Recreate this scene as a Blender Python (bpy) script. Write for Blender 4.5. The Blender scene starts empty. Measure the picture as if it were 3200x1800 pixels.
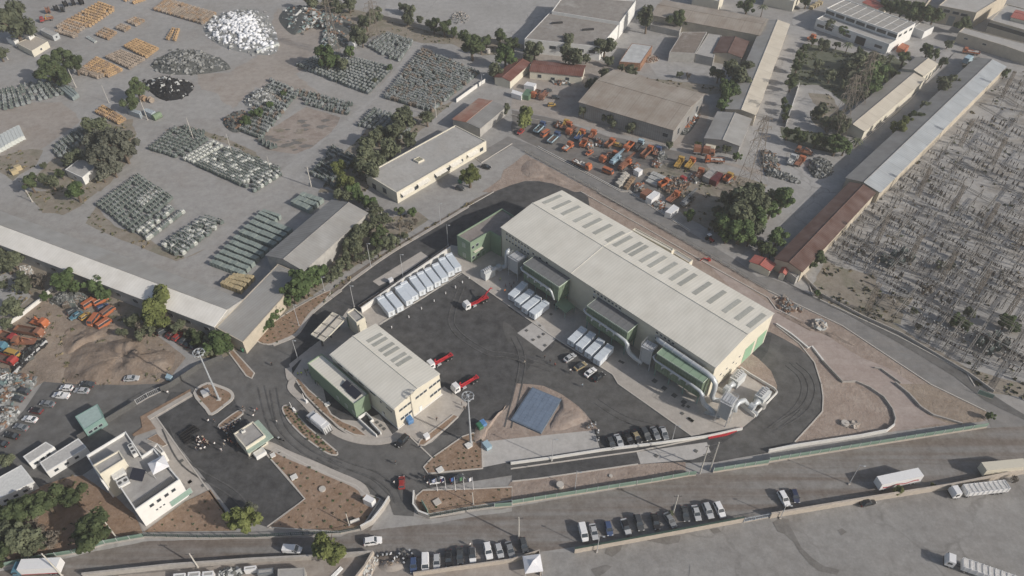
import bpy, bmesh, math, random
from mathutils import Vector, Matrix, noise
rnd = random.Random(7)
scene = bpy.context.scene
COL = scene.collection
# ------------------------------------------------------------------ camera, sky, sun, exposure
CAM_H, CAM_F, CAM_P = 175.0, 2300.0, 43.5          # drone height (m), focal length (px of a 3200 px wide frame), pitch below horizon
cam = bpy.data.cameras.new('camera'); cam_o = bpy.data.objects.new('camera', cam); COL.objects.link(cam_o)
cam.sensor_width = 36.0; cam.lens = 36.0 * CAM_F / 3200.0
cam.clip_start = 1.0; cam.clip_end = 3000.0
cam_o.location = (0, 0, CAM_H); cam_o.rotation_euler = (math.radians(90 - CAM_P), 0, 0)
scene.camera = cam_o
SUN_AZ, SUN_EL = -28.2, 28.8                        # direction the light comes from (deg, from +x, counter-clockwise)
w = bpy.data.worlds.new('World'); scene.world = w; w.use_nodes = True
nt = w.node_tree; nt.nodes.clear()
sky = nt.nodes.new('ShaderNodeTexSky'); sky.sky_type = 'NISHITA'; sky.sun_disc = False
sky.sun_elevation = math.radians(SUN_EL); sky.sun_rotation = math.radians(90 - SUN_AZ)
sky.dust_density = 2.5; sky.air_density = 1.0
bg = nt.nodes.new('ShaderNodeBackground'); bg.inputs['Strength'].default_value = 0.095
wo = nt.nodes.new('ShaderNodeOutputWorld')
nt.links.new(sky.outputs[0], bg.inputs[0]); nt.links.new(bg.outputs[0], wo.inputs[0])
sl = bpy.data.lights.new('sun', 'SUN'); sl.energy = 4.1; sl.angle = math.radians(0.6); sl.color = (1.0, 0.94, 0.86)
so = bpy.data.objects.new('sun', sl); COL.objects.link(so)
_a, _e = math.radians(SUN_AZ), math.radians(SUN_EL)
SUNV = Vector((math.cos(_e) * math.cos(_a), math.cos(_e) * math.sin(_a), math.sin(_e)))
so.rotation_euler = SUNV.to_track_quat('Z', 'Y').to_euler(); so.location = SUNV * 300
scene.view_settings.view_transform = 'Standard'; scene.view_settings.look = 'None'
scene.view_settings.exposure = 0.0; scene.view_settings.gamma = 1.0

# ------------------------------------------------------------------ survey: photograph pixel -> place on the ground
_OFF = {1: (0, 0), 2: (800, 0), 3: (1600, 0), 4: (2400, 0), 5: (0, 600), 6: (800, 600), 7: (1600, 600), 8: (2400, 600),
        9: (0, 1200), 10: (800, 1200), 11: (1600, 1200), 12: (2400, 1200)}
_ZO = {20: (2000, 1000, 4.391), 21: (1740, 850, 4.83), 22: (1400, 650, 4.391), 23: (900, 1080, 4.529), 24: (260, 1320, 4.262),
       25: (540, 1200, 5.573), 0: (0, 0, 1.0), 26: (0, 0, 0.805)}
def px(n, x, y):
    if n in _OFF: return (_OFF[n][0] + x / 2.415, _OFF[n][1] + y / 2.415)
    o = _ZO[n]; return (o[0] + x / o[2], o[1] + y / o[2])
def pp(s):
    """'6 10,20 30,40 7 1,2' -> pixel points; a bare number switches the survey sheet"""
    out = []; n = 0
    for t in s.split():
        if ',' in t:
            x, y = t.split(','); out.append(px(n, float(x), float(y)))
        else: n = int(t)
    return out
_cp, _sp = math.cos(math.radians(CAM_P)), math.sin(math.radians(CAM_P))
def G(p, z=0.0):
    u = (p[0] - 1600) / CAM_F; v = -(p[1] - 900) / CAM_F
    d = (u, _cp + v * _sp, -_sp + v * _cp); t = (z - CAM_H) / d[2]
    return Vector((d[0] * t, d[1] * t, z))
def gg(s, z=0.0): return [G(p, z) for p in pp(s)]
def g1(n, x, y, z=0.0): return G(px(n, x, y), z)

# ------------------------------------------------------------------ materials
def _nodes(name):
    m = bpy.data.materials.new(name); m.use_nodes = True
    n = m.node_tree; b = n.nodes['Principled BSDF']
    return m, n, b
def _coord(n, mode, scale=(1, 1, 1), rot=0.0):
    tc = n.nodes.new('ShaderNodeTexCoord'); mp = n.nodes.new('ShaderNodeMapping')
    mp.inputs['Scale'].default_value = scale; mp.inputs['Rotation'].default_value = (0, 0, rot)
    n.links.new(tc.outputs[mode], mp.inputs[0]); return mp.outputs[0]
def _noise(n, vec, scale, detail=4, rough=0.6):
    t = n.nodes.new('ShaderNodeTexNoise'); t.inputs['Scale'].default_value = scale
    t.inputs['Detail'].default_value = detail; t.inputs['Roughness'].default_value = rough
    n.links.new(vec, t.inputs['Vector']); return t.outputs[0]
def _ramp(n, fac, a, b):
    r = n.nodes.new('ShaderNodeMapRange'); r.inputs[1].default_value = a; r.inputs[2].default_value = b
    n.links.new(fac, r.inputs[0]); return r.outputs[0]
def _mix(n, fac, a, b):
    m = n.nodes.new('ShaderNodeMix'); m.data_type = 'RGBA'
    if isinstance(fac, float): m.inputs[0].default_value = fac
    else: n.links.new(fac, m.inputs[0])
    for s, v in ((6, a), (7, b)):
        if isinstance(v, tuple): m.inputs[s].default_value = (*v, 1)
        else: n.links.new(v, m.inputs[s])
    return m.outputs[2]
def _mul(n, a, k):
    m = n.nodes.new('ShaderNodeMath'); m.operation = 'MULTIPLY'; n.links.new(a, m.inputs[0])
    if isinstance(k, (int, float)): m.inputs[1].default_value = k
    else: n.links.new(k, m.inputs[1])
    return m.outputs[0]
def mul3(c, k): return tuple(min(1, x * k) for x in c)
MATS = {}
def M(name, c, r=0.8, var=0.12, scale=1.5, metal=0.0, c2=None, spec=0.35, rand=0.0):
    """plain surface with a soft mottling of its own colour"""
    if name in MATS: return MATS[name]
    m, n, b = _nodes(name); v = _coord(n, 'Object')
    f = _ramp(n, _noise(n, v, scale), 0.3, 0.7)
    col = _mix(n, f, mul3(c, 1 - var), c2 or mul3(c, 1 + var))
    if rand:
        oi = n.nodes.new('ShaderNodeObjectInfo'); hs = n.nodes.new('ShaderNodeHueSaturation')
        mr = n.nodes.new('ShaderNodeMapRange'); mr.inputs[3].default_value = 1 - rand; mr.inputs[4].default_value = 1 + rand
        n.links.new(oi.outputs['Random'], mr.inputs[0]); n.links.new(mr.outputs[0], hs.inputs['Value'])
        n.links.new(col, hs.inputs['Color']); col = hs.outputs[0]
    n.links.new(col, b.inputs['Base Color']); b.inputs['Roughness'].default_value = r; b.inputs['Metallic'].default_value = metal
    b.inputs['Specular IOR Level'].default_value = spec
    MATS[name] = m; return m
def MG(name, c, dirt, dark, stain=0.5, big=0.02, mid=0.12, fine=1.2, crack=0.0, streak=None, rough=0.95, bump=0.15, lo=0.48, hi=0.68, grain=0.13, sk=0.55):
    """ground: large tonal areas, stains of a second and third colour, grain, optional cracks, optional wheel streaks along an angle"""
    if name in MATS: return MATS[name]
    m, n, b = _nodes(name); v = _coord(n, 'Object')
    f1 = _ramp(n, _noise(n, v, big, 5), 0.35, 0.68)
    col = _mix(n, f1, mul3(c, 0.88), mul3(c, 1.08))
    f2 = _mul(n, _ramp(n, _noise(n, v, mid, 6, 0.68), lo, hi), stain)
    col = _mix(n, f2, col, dirt)
    vs = n.nodes.new('ShaderNodeMapping'); vs.inputs['Location'].default_value = (37, 91, 5); n.links.new(v, vs.inputs[0])
    f3 = _mul(n, _ramp(n, _noise(n, vs.outputs[0], mid * 0.55, 8, 0.72), 0.54, 0.70), stain * 0.9)
    col = _mix(n, f3, col, dark)
    if streak is not None:
        sv = _coord(n, 'Object', (0.012, 0.45, 1), -math.radians(streak))
        fs = _mul(n, _ramp(n, _noise(n, sv, 1.0, 5, 0.6), 0.42, 0.64), sk)
        col = _mix(n, fs, col, dirt)
    f5 = _ramp(n, _noise(n, v, 0.33, 7, 0.7), 0.36, 0.64)
    col = _mix(n, f5, _mix(n, grain, col, (0, 0, 0)), _mix(n, 0.05, col, (1, 1, 1)))
    gr = _noise(n, v, fine, 8, 0.75)
    fg = _ramp(n, gr, 0.25, 0.75)
    col = _mix(n, fg, _mix(n, grain, col, (0, 0, 0)), _mix(n, grain * 0.5, col, (1, 1, 1)))
    if crack:
        wv = n.nodes.new('ShaderNodeMix'); wv.data_type = 'VECTOR'; wv.inputs[0].default_value = 0.06
        nz = n.nodes.new('ShaderNodeTexNoise'); nz.inputs['Scale'].default_value = 0.12; nz.inputs['Detail'].default_value = 5
        n.links.new(v, nz.inputs['Vector'])
        ad = n.nodes.new('ShaderNodeVectorMath'); ad.operation = 'MULTIPLY_ADD'; ad.inputs[1].default_value = (9, 9, 9)
        n.links.new(nz.outputs['Color'], ad.inputs[0]); n.links.new(v, ad.inputs[2])
        vo = n.nodes.new('ShaderNodeTexVoronoi'); vo.feature = 'DISTANCE_TO_EDGE'; vo.inputs['Scale'].default_value = crack
        n.links.new(ad.outputs[0], vo.inputs['Vector'])
        fc = _ramp(n, vo.outputs['Distance'], 0.014, 0.0)
        col = _mix(n, _mul(n, _mul(n, fc, 0.65), f1), col, mul3(dark, 0.7))
    n.links.new(col, b.inputs['Base Color']); b.inputs['Roughness'].default_value = rough; b.inputs['Specular IOR Level'].default_value = 0.2
    if bump:
        bp = n.nodes.new('ShaderNodeBump'); bp.inputs['Strength'].default_value = bump; bp.inputs['Distance'].default_value = 0.3
        n.links.new(_noise(n, v, 0.9, 8, 0.7), bp.inputs['Height']); n.links.new(bp.outputs[0], b.inputs['Normal'])
    MATS[name] = m; return m
def MR(name, c, period=1.0, amt=0.12, axis=0, stain=None, sf=0.4, rough=0.6, metal=0.0, seams=None):
    """ribbed sheet roof or wall: ribs across the local axis, weathering stains, sheet-to-sheet tone changes"""
    if name in MATS: return MATS[name]
    m, n, b = _nodes(name); v = _coord(n, 'Object')
    sx = n.nodes.new('ShaderNodeSeparateXYZ'); n.links.new(v, sx.inputs[0])
    w_ = n.nodes.new('ShaderNodeMath'); w_.operation = 'MULTIPLY'; w_.inputs[1].default_value = 2 * math.pi / period; n.links.new(sx.outputs[axis], w_.inputs[0])
    si = n.nodes.new('ShaderNodeMath'); si.operation = 'SINE'; n.links.new(w_.outputs[0], si.inputs[0])
    f = _ramp(n, si.outputs[0], -0.4, 0.9)
    col = _mix(n, f, mul3(c, 1 - amt), mul3(c, 1 + amt * 0.6))
    sc = [1, 1, 1]; sc[axis] = 1.0 / (period * 4); sc[1 - axis if axis < 2 else 0] = 0.06
    ft = _noise(n, _coord(n, 'Object', tuple(sc)), 1.0, 2, 0.5)
    col = _mix(n, _ramp(n, ft, 0.3, 0.7), _mix(n, 0.10, col, (0, 0, 0)), _mix(n, 0.06, col, (1, 1, 1)))
    if stain:
        fs = _mul(n, _ramp(n, _noise(n, v, 0.10, 7, 0.7), 0.42, 0.68), sf)
        col = _mix(n, fs, col, stain)
    if seams:
        m2 = n.nodes.new('ShaderNodeMath'); m2.operation = 'PINGPONG'; m2.inputs[1].default_value = seams / 2
        n.links.new(sx.outputs[axis], m2.inputs[0]); fz = _ramp(n, m2.outputs[0], 0.16, 0.05)
        col = _mix(n, _mul(n, fz, 0.45), col, mul3(c, 0.3))
    n.links.new(col, b.inputs['Base Color']); b.inputs['Roughness'].default_value = rough; b.inputs['Metallic'].default_value = metal
    b.inputs['Specular IOR Level'].default_value = 0.3
    bp = n.nodes.new('ShaderNodeBump'); bp.inputs['Strength'].default_value = 0.1; bp.inputs['Distance'].default_value = 0.05
    n.links.new(f, bp.inputs['Height']); n.links.new(bp.outputs[0], b.inputs['Normal'])
    MATS[name] = m; return m

# ------------------------------------------------------------------ mesh builder
class MB:
    def __init__(s): s.v = []; s.f = []; s.m = []
    def quad(s, a, b, c, d, m=0):
        i = len(s.v); s.v += [tuple(a), tuple(b), tuple(c), tuple(d)]; s.f.append((i, i + 1, i + 2, i + 3)); s.m.append(m)
    def tri(s, a, b, c, m=0):
        i = len(s.v); s.v += [tuple(a), tuple(b), tuple(c)]; s.f.append((i, i + 1, i + 2)); s.m.append(m)
    def hexa(s, p, m=0):
        """8 corners: bottom loop (ccw seen from above) then top loop"""
        i = len(s.v); s.v += [tuple(q) for q in p]
        for f in ((3, 2, 1, 0), (4, 5, 6, 7), (0, 1, 5, 4), (1, 2, 6, 5), (2, 3, 7, 6), (3, 0, 4, 7)):
            s.f.append(tuple(i + k for k in f)); s.m.append(m)
        return s
    def box(s, x0, x1, y0, y1, z0, z1, m=0, tx=0.0, ty=0.0):
        """axis box, optional top taper"""
        return s.hexa([(x0, y0, z0), (x1, y0, z0), (x1, y1, z0), (x0, y1, z0),
                       (x0 + tx, y0 + ty, z1), (x1 - tx, y0 + ty, z1), (x1 - tx, y1 - ty, z1), (x0 + tx, y1 - ty, z1)], m)
    def rbox(s, cx, cy, z0, z1, lx, ly, a=0.0, m=0):
        c, sn = math.cos(a), math.sin(a)
        P = [(cx + c * x - sn * y, cy + sn * x + c * y) for x, y in ((-lx / 2, -ly / 2), (lx / 2, -ly / 2), (lx / 2, ly / 2), (-lx / 2, ly / 2))]
        return s.hexa([(*p, z0) for p in P] + [(*p, z1) for p in P], m)
    def prism(s, poly, z0, z1, m=0, mt=None, bottom=False):
        n = len(poly); i = len(s.v)
        ar = sum(poly[k][0] * poly[(k + 1) % n][1] - poly[(k + 1) % n][0] * poly[k][1] for k in range(n))
        if ar < 0: poly = poly[::-1]
        s.v += [(p[0], p[1], z0) for p in poly] + [(p[0], p[1], z1) for p in poly]
        for k in range(n):
            j = (k + 1) % n; s.f.append((i + k, i + j, i + n + j, i + n + k)); s.m.append(m)
        s.f.append(tuple(range(i + n, i + 2 * n))); s.m.append(m if mt is None else mt)
        if bottom: s.f.append(tuple(range(i + n - 1, i - 1, -1))); s.m.append(m)
        return s
    def tube(s, pts, r, n=6, m=0, caps=True):
        """r a number or one per point"""
        pts = [Vector(p) for p in pts]; i0 = len(s.v)
        for k, p in enumerate(pts):
            d = (pts[min(k + 1, len(pts) - 1)] - pts[max(k - 1, 0)]).normalized()
            u = d.orthogonal().normalized() if k == 0 else (u - d * u.dot(d)).normalized()
            v = d.cross(u); rr = r[k] if isinstance(r, (list, tuple)) else r
            for q in range(n):
                a = 2 * math.pi * q / n; s.v.append(tuple(p + (u * math.cos(a) + v * math.sin(a)) * rr))
        for k in range(len(pts) - 1):
            for q in range(n):
                a = i0 + k * n + q; b = i0 + k * n + (q + 1) % n
                s.f.append((a, b, b + n, a + n)); s.m.append(m)
        if caps:
            s.f.append(tuple(i0 + q for q in range(n))[::-1]); s.m.append(m)
            e = i0 + (len(pts) - 1) * n; s.f.append(tuple(e + q for q in range(n))); s.m.append(m)
        return s
    def cyl(s, c, r, z0, z1, n=12, m=0, r2=None): return s.tube([(c[0], c[1], z0), (c[0], c[1], z1)], [r, r if r2 is None else r2], n, m)
    def disc_x(s, c, r, w, n=12, m=0):
        """cylinder lying along y (a wheel)"""
        return s.tube([(c[0], c[1] - w / 2, c[2]), (c[0], c[1] + w / 2, c[2])], r, n, m)
    def bar(s, a, b, w, m=0): return s.tube([a, b], w * 0.6, 4, m)
    def loft(s, secs, m=0, caps=True):
        """closed sections (same count)"""
        i0 = len(s.v); n = len(secs[0])
        for sec in secs: s.v += [tuple(p) for p in sec]
        for k in range(len(secs) - 1):
            for q in range(n):
                a = i0 + k * n + q; b = i0 + k * n + (q + 1) % n
                s.f.append((a, b, b + n, a + n)); s.m.append(m)
        if caps:
            s.f.append(tuple(i0 + q for q in range(n))[::-1]); s.m.append(m)
            e = i0 + (len(secs) - 1) * n; s.f.append(tuple(e + q for q in range(n))); s.m.append(m)
        return s
    def mesh(s, name, mats, smooth=False):
        me = bpy.data.meshes.new(name); me.from_pydata(s.v, [], s.f)
        for m in (mats if isinstance(mats, (list, tuple)) else [mats]): me.materials.append(m)
        me.polygons.foreach_set('material_index', s.m)
        if smooth: me.polygons.foreach_set('use_smooth', [True] * len(s.f))
        bm = bmesh.new(); bm.from_mesh(me); bmesh.ops.recalc_face_normals(bm, faces=bm.faces); bm.to_mesh(me); bm.free()
        me.update(); return me
    def build(s, name, mats, parent=None, smooth=False, loc=None, rz=0.0):
        return link(name, s.mesh(name, mats, smooth), parent, loc, rz)
def link(name, me, parent=None, loc=None, rz=0.0):
    o = bpy.data.objects.new(name, me); COL.objects.link(o)
    if parent: o.parent = parent
    if loc is not None: o.location = loc
    if rz: o.rotation_euler = (0, 0, rz)
    return o
def tag(o, label=None, cat=None, group=None, kind=None):
    if label: o['label'] = label
    if cat: o['category'] = cat
    if group: o['group'] = group
    if kind: o['kind'] = kind
    return o
def thing(name, label, cat, loc=(0, 0, 0), rz=0.0, group=None):
    o = bpy.data.objects.new(name, None); COL.objects.link(o); o.location = loc; o.rotation_euler = (0, 0, rz)
    o.empty_display_size = 0.5
    return tag(o, label, cat, group)
KIDS = {}
def dup(root, loc, rz, label=None, group=None, scale=None, recolor=None):
    """copy of a thing with copies of its parts and sub-parts; recolor: {part name: material}"""
    r = root.copy(); COL.objects.link(r); r.location = loc; r.rotation_euler = (0, 0, rz)
    if scale is not None: r.scale = scale if isinstance(scale, tuple) else (scale,) * 3
    if label: r['label'] = label
    if group: r['group'] = group
    def rec(src, dst):
        for ch in src.children:
            c = ch.copy(); COL.objects.link(c); c.parent = dst
            if recolor:
                k = ch.name.split('.')[0]
                if k in recolor: c.material_slots[0].link = 'OBJECT'; c.material_slots[0].material = recolor[k]
            rec(ch, c)
    if root.children: rec(root, r)
    elif recolor and root.type == 'MESH':
        for k, mt in recolor.items(): r.material_slots[k].link = 'OBJECT'; r.material_slots[k].material = mt
    return r
def catmull(P, k=5, closed=True):
    n = len(P); out = []
    for i in range(n if closed else n - 1):
        p0, p1, p2, p3 = (P[(i - 1) % n], P[i], P[(i + 1) % n], P[(i + 2) % n]) if closed else (P[max(i - 1, 0)], P[i], P[i + 1], P[min(i + 2, n - 1)])
        for j in range(k):
            t = j / k
            out.append(0.5 * ((2 * p1) + (p2 - p0) * t + (2 * p0 - 5 * p1 + 4 * p2 - p3) * t * t + (3 * p1 - p0 - 3 * p2 + p3) * t ** 3))
    if not closed: out.append(P[-1])
    return out
def sheet(name, P, mat, z, smooth=0, edge=0.0):
    """a flat ground sheet from a surveyed outline"""
    if isinstance(P, str): P = gg(P)
    if smooth: P = catmull(P, smooth)
    if edge:
        Q = []
        for i, p in enumerate(P):
            q = P[(i + 1) % len(P)]; L = (q - p).length; k = max(1, int(L / 2.5))
            for j in range(k):
                t = p.lerp(q, j / k); a = noise.noise_vector(Vector((t.x * 0.16, t.y * 0.16, 3.1))) + noise.noise_vector(Vector((t.x * 0.6, t.y * 0.6, 1.7))) * 0.4
                Q.append(t + Vector((a.x, a.y, 0)) * edge)
        P = Q
    bm = bmesh.new(); vs = [bm.verts.new((p.x, p.y, z)) for p in P]; f = bm.faces.new(vs); f.normal_update()
    if f.normal.z < 0: f.normal_flip()
    bmesh.ops.triangulate(bm, faces=[f])
    me = bpy.data.meshes.new(name); bm.to_mesh(me); bm.free(); me.materials.append(mat)
    return tag(link(name, me), kind='structure')
def ribbon(P, w, z0, z1, mb=None, m=0, closed=False):
    """a low wall or kerb along a line: real thickness"""
    mb = mb or MB(); n = len(P); L = []; Rr = []
    for i, p in enumerate(P):
        a = P[(i - 1) % n] if (closed or i) else p; b = P[(i + 1) % n] if (closed or i < n - 1) else p
        d = Vector((b.x - a.x, b.y - a.y, 0)).normalized(); nn = Vector((-d.y, d.x, 0)) * (w / 2)
        L.append(p + nn); Rr.append(p - nn)
    zz = lambda z, i: z[i] if isinstance(z, (list, tuple)) else z
    for i in range(n if closed else n - 1):
        j = (i + 1) % n
        mb.hexa([(Rr[i].x, Rr[i].y, zz(z0, i)), (Rr[j].x, Rr[j].y, zz(z0, j)), (L[j].x, L[j].y, zz(z0, j)), (L[i].x, L[i].y, zz(z0, i)),
                 (Rr[i].x, Rr[i].y, zz(z1, i)), (Rr[j].x, Rr[j].y, zz(z1, j)), (L[j].x, L[j].y, zz(z1, j)), (L[i].x, L[i].y, zz(z1, i))], m)
    return mb
# ------------------------------------------------------------------ ground materials
conc = MG('yard_concrete', (0.335, 0.325, 0.312), (0.275, 0.25, 0.228), (0.21, 0.195, 0.18), 0.6, mid=0.05)
conc_pale = MG('pale_concrete', (0.37, 0.36, 0.348), (0.30, 0.288, 0.272), (0.21, 0.20, 0.19), 0.55, crack=0.03, mid=0.06)
conc_lot = MG('lot_concrete', (0.265, 0.257, 0.245), (0.22, 0.205, 0.19), (0.14, 0.13, 0.122), 0.75, crack=0.028, big=0.03, mid=0.05)
pave = MG('paving', (0.46, 0.42, 0.375), (0.40, 0.36, 0.32), (0.34, 0.31, 0.28), 0.4, bump=0.05)
slabm = MG('new_slab', (0.48, 0.46, 0.435), (0.42, 0.40, 0.37), (0.38, 0.36, 0.34), 0.35, bump=0.05)
asph = MG('new_asphalt', (0.040, 0.040, 0.042), (0.074, 0.072, 0.069), (0.036, 0.036, 0.038), 0.75, bump=0.03, mid=0.035, fine=4, grain=0.06, streak=40.0, sk=0.12, big=0.012)
asph_g = MG('dusty_asphalt', (0.092, 0.09, 0.087), (0.145, 0.138, 0.128), (0.062, 0.06, 0.06), 0.7, bump=0.03, mid=0.045, fine=4, grain=0.07, streak=-38.0, sk=0.25)
asph_w = MG('worn_asphalt', (0.145, 0.136, 0.128), (0.19, 0.17, 0.15), (0.10, 0.095, 0.09), 0.5, streak=33.0, fine=3, grain=.08)
asph_r = MG('service_asphalt', (0.185, 0.180, 0.175), (0.225, 0.21, 0.195), (0.145, 0.14, 0.135), 0.45, streak=-44.0, fine=3, grain=.08)
street_m = MG('street_surface', (0.215, 0.203, 0.19), (0.135, 0.103, 0.08), (0.29, 0.28, 0.265), 0.7, streak=9.5, mid=0.07, sk=0.9)
soil_p = MG('pink_soil', (0.32, 0.243, 0.195), (0.40, 0.325, 0.27), (0.22, 0.16, 0.122), 0.8, mid=0.16, bump=1.0)
soil_b = MG('bed_soil', (0.265, 0.165, 0.098), (0.32, 0.215, 0.14), (0.16, 0.098, 0.06), 0.7, mid=0.3, bump=0.8)
soil_y = MG('tan_earth', (0.275, 0.21, 0.155), (0.36, 0.285, 0.215), (0.15, 0.112, 0.082), 0.9, mid=0.11, bump=1.0)
soil_d = MG('dry_weedy_soil', (0.26, 0.22, 0.17), (0.15, 0.145, 0.085), (0.33, 0.29, 0.245), 0.75, mid=0.13, bump=0.5)
soil_l = MG('pale_dirt', (0.34, 0.30, 0.265), (0.27, 0.22, 0.18), (0.19, 0.15, 0.125), 0.65, mid=0.1)
stained = MG('stained_dirt', (0.34, 0.285, 0.245), (0.25, 0.195, 0.16), (0.085, 0.07, 0.058), 0.9, mid=0.13, lo=0.46, hi=0.6)
lawn_m = MG('lawn', (0.072, 0.085, 0.042), (0.11, 0.105, 0.06), (0.05, 0.06, 0.032), 0.6, mid=0.1, bump=0.6)
gravel = MG('substation_gravel', (0.37, 0.36, 0.345), (0.23, 0.20, 0.165), (0.155, 0.135, 0.11), 0.8, mid=0.1, bump=0.4)
kerb_m = M('kerb_concrete', (0.48, 0.45, 0.41), var=0.1, scale=3)
wall_w = M('white_render', (0.66, 0.65, 0.62), var=0.06, scale=0.8)
wall_c = M('grey_block_wall', (0.40, 0.375, 0.345), var=0.14, scale=1.0)
wall_t = M('tan_block_wall', (0.44, 0.39, 0.335), var=0.12, scale=0.9)
white_line = M('white_paint', (0.62, 0.62, 0.60), var=0.12, scale=4)

base = MB(); base.quad((-900, -60, 0), (900, -60, 0), (900, 1500, 0), (-900, 1500, 0)); tag(base.build('ground', conc), kind='structure')
_zk = [0]
def z(k):
    _zk[0] += 1; return 0.0016 * _zk[0]
# ---- storage yards, top left and top middle
sheet('dirt_yard', '2 0,430 160,70 480,190 700,120 720,330 560,420 300,570 620,800 560,830 0,660 1 1750,820 1620,700 1480,640 1500,560 1740,540', soil_l, z(1), edge=2.0)
sheet('dirt_yard', '1 -40,830 250,780 470,770 610,910 490,1000 330,1110 220,1200 -40,1270', soil_l, z(1), edge=1.5)
sheet('bare_lot', '2 -10,1045 180,930 380,805 640,890 560,1000 430,1110 290,1165 80,1130', stained, z(2), edge=0.8)
sheet('weedy_soil', '1 -40,1190 230,1120 330,1130 270,1240 90,1365 -40,1270', soil_d, z(3), edge=1.0)
sheet('weedy_soil', '1 400,1200 620,930 1000,900 1020,1040 1000,1180 870,1330 760,1449 420,1449 180,1400 330,1270', soil_d, z(3), edge=1.5)
sheet('weedy_soil', '5 180,0 560,-20 740,0 600,110 480,172 330,150 260,70', soil_d, z(3), edge=0.8)
sheet('weedy_soil', '5 640,235 720,105 860,260 1080,330 1230,430 1400,500 1560,430 1470,480 1330,525 1000,395 760,300', soil_d, z(3), edge=0.7)
sheet('weedy_soil', '1 1240,980 1400,940 1700,1040 1932,1150 2 40,1230 190,1290 140,1330 1 1800,1120 1500,1010 1320,1010', soil_d, z(3), edge=0.6)
sheet('weedy_soil', '2 470,1449 620,1200 900,900 1240,880 1350,820 1500,760 1380,860 900,1330 820,1449', soil_d, z(3), edge=1.0)
sheet('weedy_soil', '2 330,-20 900,110 1200,180 1500,260 1932,310 1932,400 1700,420 1480,330 1250,330 930,260 700,330 500,100', soil_d, z(3), edge=1.5)
sheet('weedy_soil', '6 500,740 620,620 900,480 1300,210 1230,150 1040,190 880,150 700,300 420,560 250,700 60,1040 20,1040', soil_d, z(3), edge=0.6)
sheet('yard_lane', '2 620,1449 300,1300 560,1010 760,900 1010,640 1260,330 1190,310 1090,480 860,740 700,890 400,1130 130,1330 200,1330', conc_pale, z(4), edge=0.5)
sheet('open_lot', '2 960,-40 1932,-40 3 360,-10 300,80 20,280 2 1500,240 1000,120', conc_pale, z(2), edge=0.5)
# ---- top right
sheet('dirt_yard', '3 20,430 250,330 760,500 1450,720 1500,860 1380,1180 1932,1290 1932,1340 1100,1080 380,910 0,820', soil_l, z(1), edge=1.0)
sheet('depot_yard', '3 0,830 330,900 700,1020 1420,1180 1500,1290 1700,1449 820,1449 200,1115 0,1010', asph_w, z(3), edge=0.6)
sheet('weedy_soil', '3 980,1290 1250,1210 1450,1260 1932,1390 7 1500,300 1280,170 1120,0 3 1100,1400', soil_d, z(4), edge=1.2)
sheet('weedy_soil', '3 560,540 1100,600 1500,640 1640,690 1450,720 1000,610 700,560', soil_d, z(3), edge=1.0)
sheet('courtyard', '3 780,330 880,240 1180,270 1100,440 1400,500 1500,560 1100,580 1010,450 1050,350', conc_pale, z(4), edge=0.4)
sheet('lawn', '4 215,380 300,330 640,400 760,420 980,440 1060,480 560,860 600,800 480,700 380,640 150,640', lawn_m, z(4), edge=0.8)
sheet('ball_court', '4 230,655 480,700 570,860 440,1020 130,960', conc_pale, z(5))
sheet('weedy_soil', '4 300,700 480,720 560,860 440,1010 330,900 360,800', soil_d, z(6), edge=2.0)
sheet('lawn', '4 95,960 440,1010 610,1040 600,1130 500,1160 330,1120 110,1050', lawn_m, z(4), edge=0.6)
sheet('site_road', '3 1880,720 1932,440 4 -20,400 120,330 200,100 330,70 420,110 390,200 250,300 215,380 150,640 80,960 130,1090 0,1300 3 1932,1390 1700,900', conc_pale, z(2))
sheet('site_road', '4 390,210 900,420 1100,480 1330,490 1420,380 1340,330 1250,300 900,330', conc_pale, z(2))
sheet('site_road', '4 1330,490 1420,380 1360,470 1010,830 700,1070 520,1180 130,1090 0,1300 330,1449 8 0,330 7 1700,500 8 0,540 0,640 330,250 4 1010,820 1340,460', conc_pale, z(2))
# ---- substation
sheet('substation_ground', '4 1800,560 1932,520 3900,380 12 3600,900 1932,120 1700,60 1560,10 8 1932,1440 1500,1340 1000,1030 350,760 270,600 430,480 860,10 4 900,1449 1360,1000', gravel, z(2))
sheet('weedy_soil', '8 300,720 430,520 640,600 820,640 880,760 1080,800 950,980 700,900 420,780', soil_d, z(3), edge=3.0)
sheet('dry_verge', '8 350,760 800,900 1000,1030 1500,1330 1932,1449 12 1932,110 1700,70 1560,20 8 1500,1370 980,1090 340,790', soil_d, z(4), edge=0.7)
# ---- service road behind the hall and the soil strips beside it
sheet('service_road', '3 -30,1030 60,1060 190,1115 820,1449 7 880,0 1340,300 1700,520 1850,640 8 0,640 150,700 340,800 980,1130 1400,1390 12 1480,20 1932,270 2000,400 1700,380 1640,210 1220,0 8 1220,1449 560,1010 0,750 7 1932,740 1300,370 660,10 3 640,1449 100,1150 2 1932,1100 1700,1230 1640,1180', asph_r, z(5))
sheet('soil_strip', '7 520,-10 660,10 1300,370 1932,745 8 0,755 560,1015 1220,1449 12 1220,0 1650,210 1640,280 1450,300 12 190,445 330,300 400,220 420,100 405,0 8 395,1449 340,1280 240,1180 120,1110 -20,1060 7 1930,1040 1200,700 400,150', soil_p, z(3))
sheet('soil_bank', '3 100,1165 -60,1280 2 1850,1350 1700,1449 6 1795,10 3 0,1400 100,1366 200,1366 300,1384 400,1420 470,1449 7 520,-5 660,10 3 640,1449', soil_p, z(6), edge=0.4)
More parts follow.
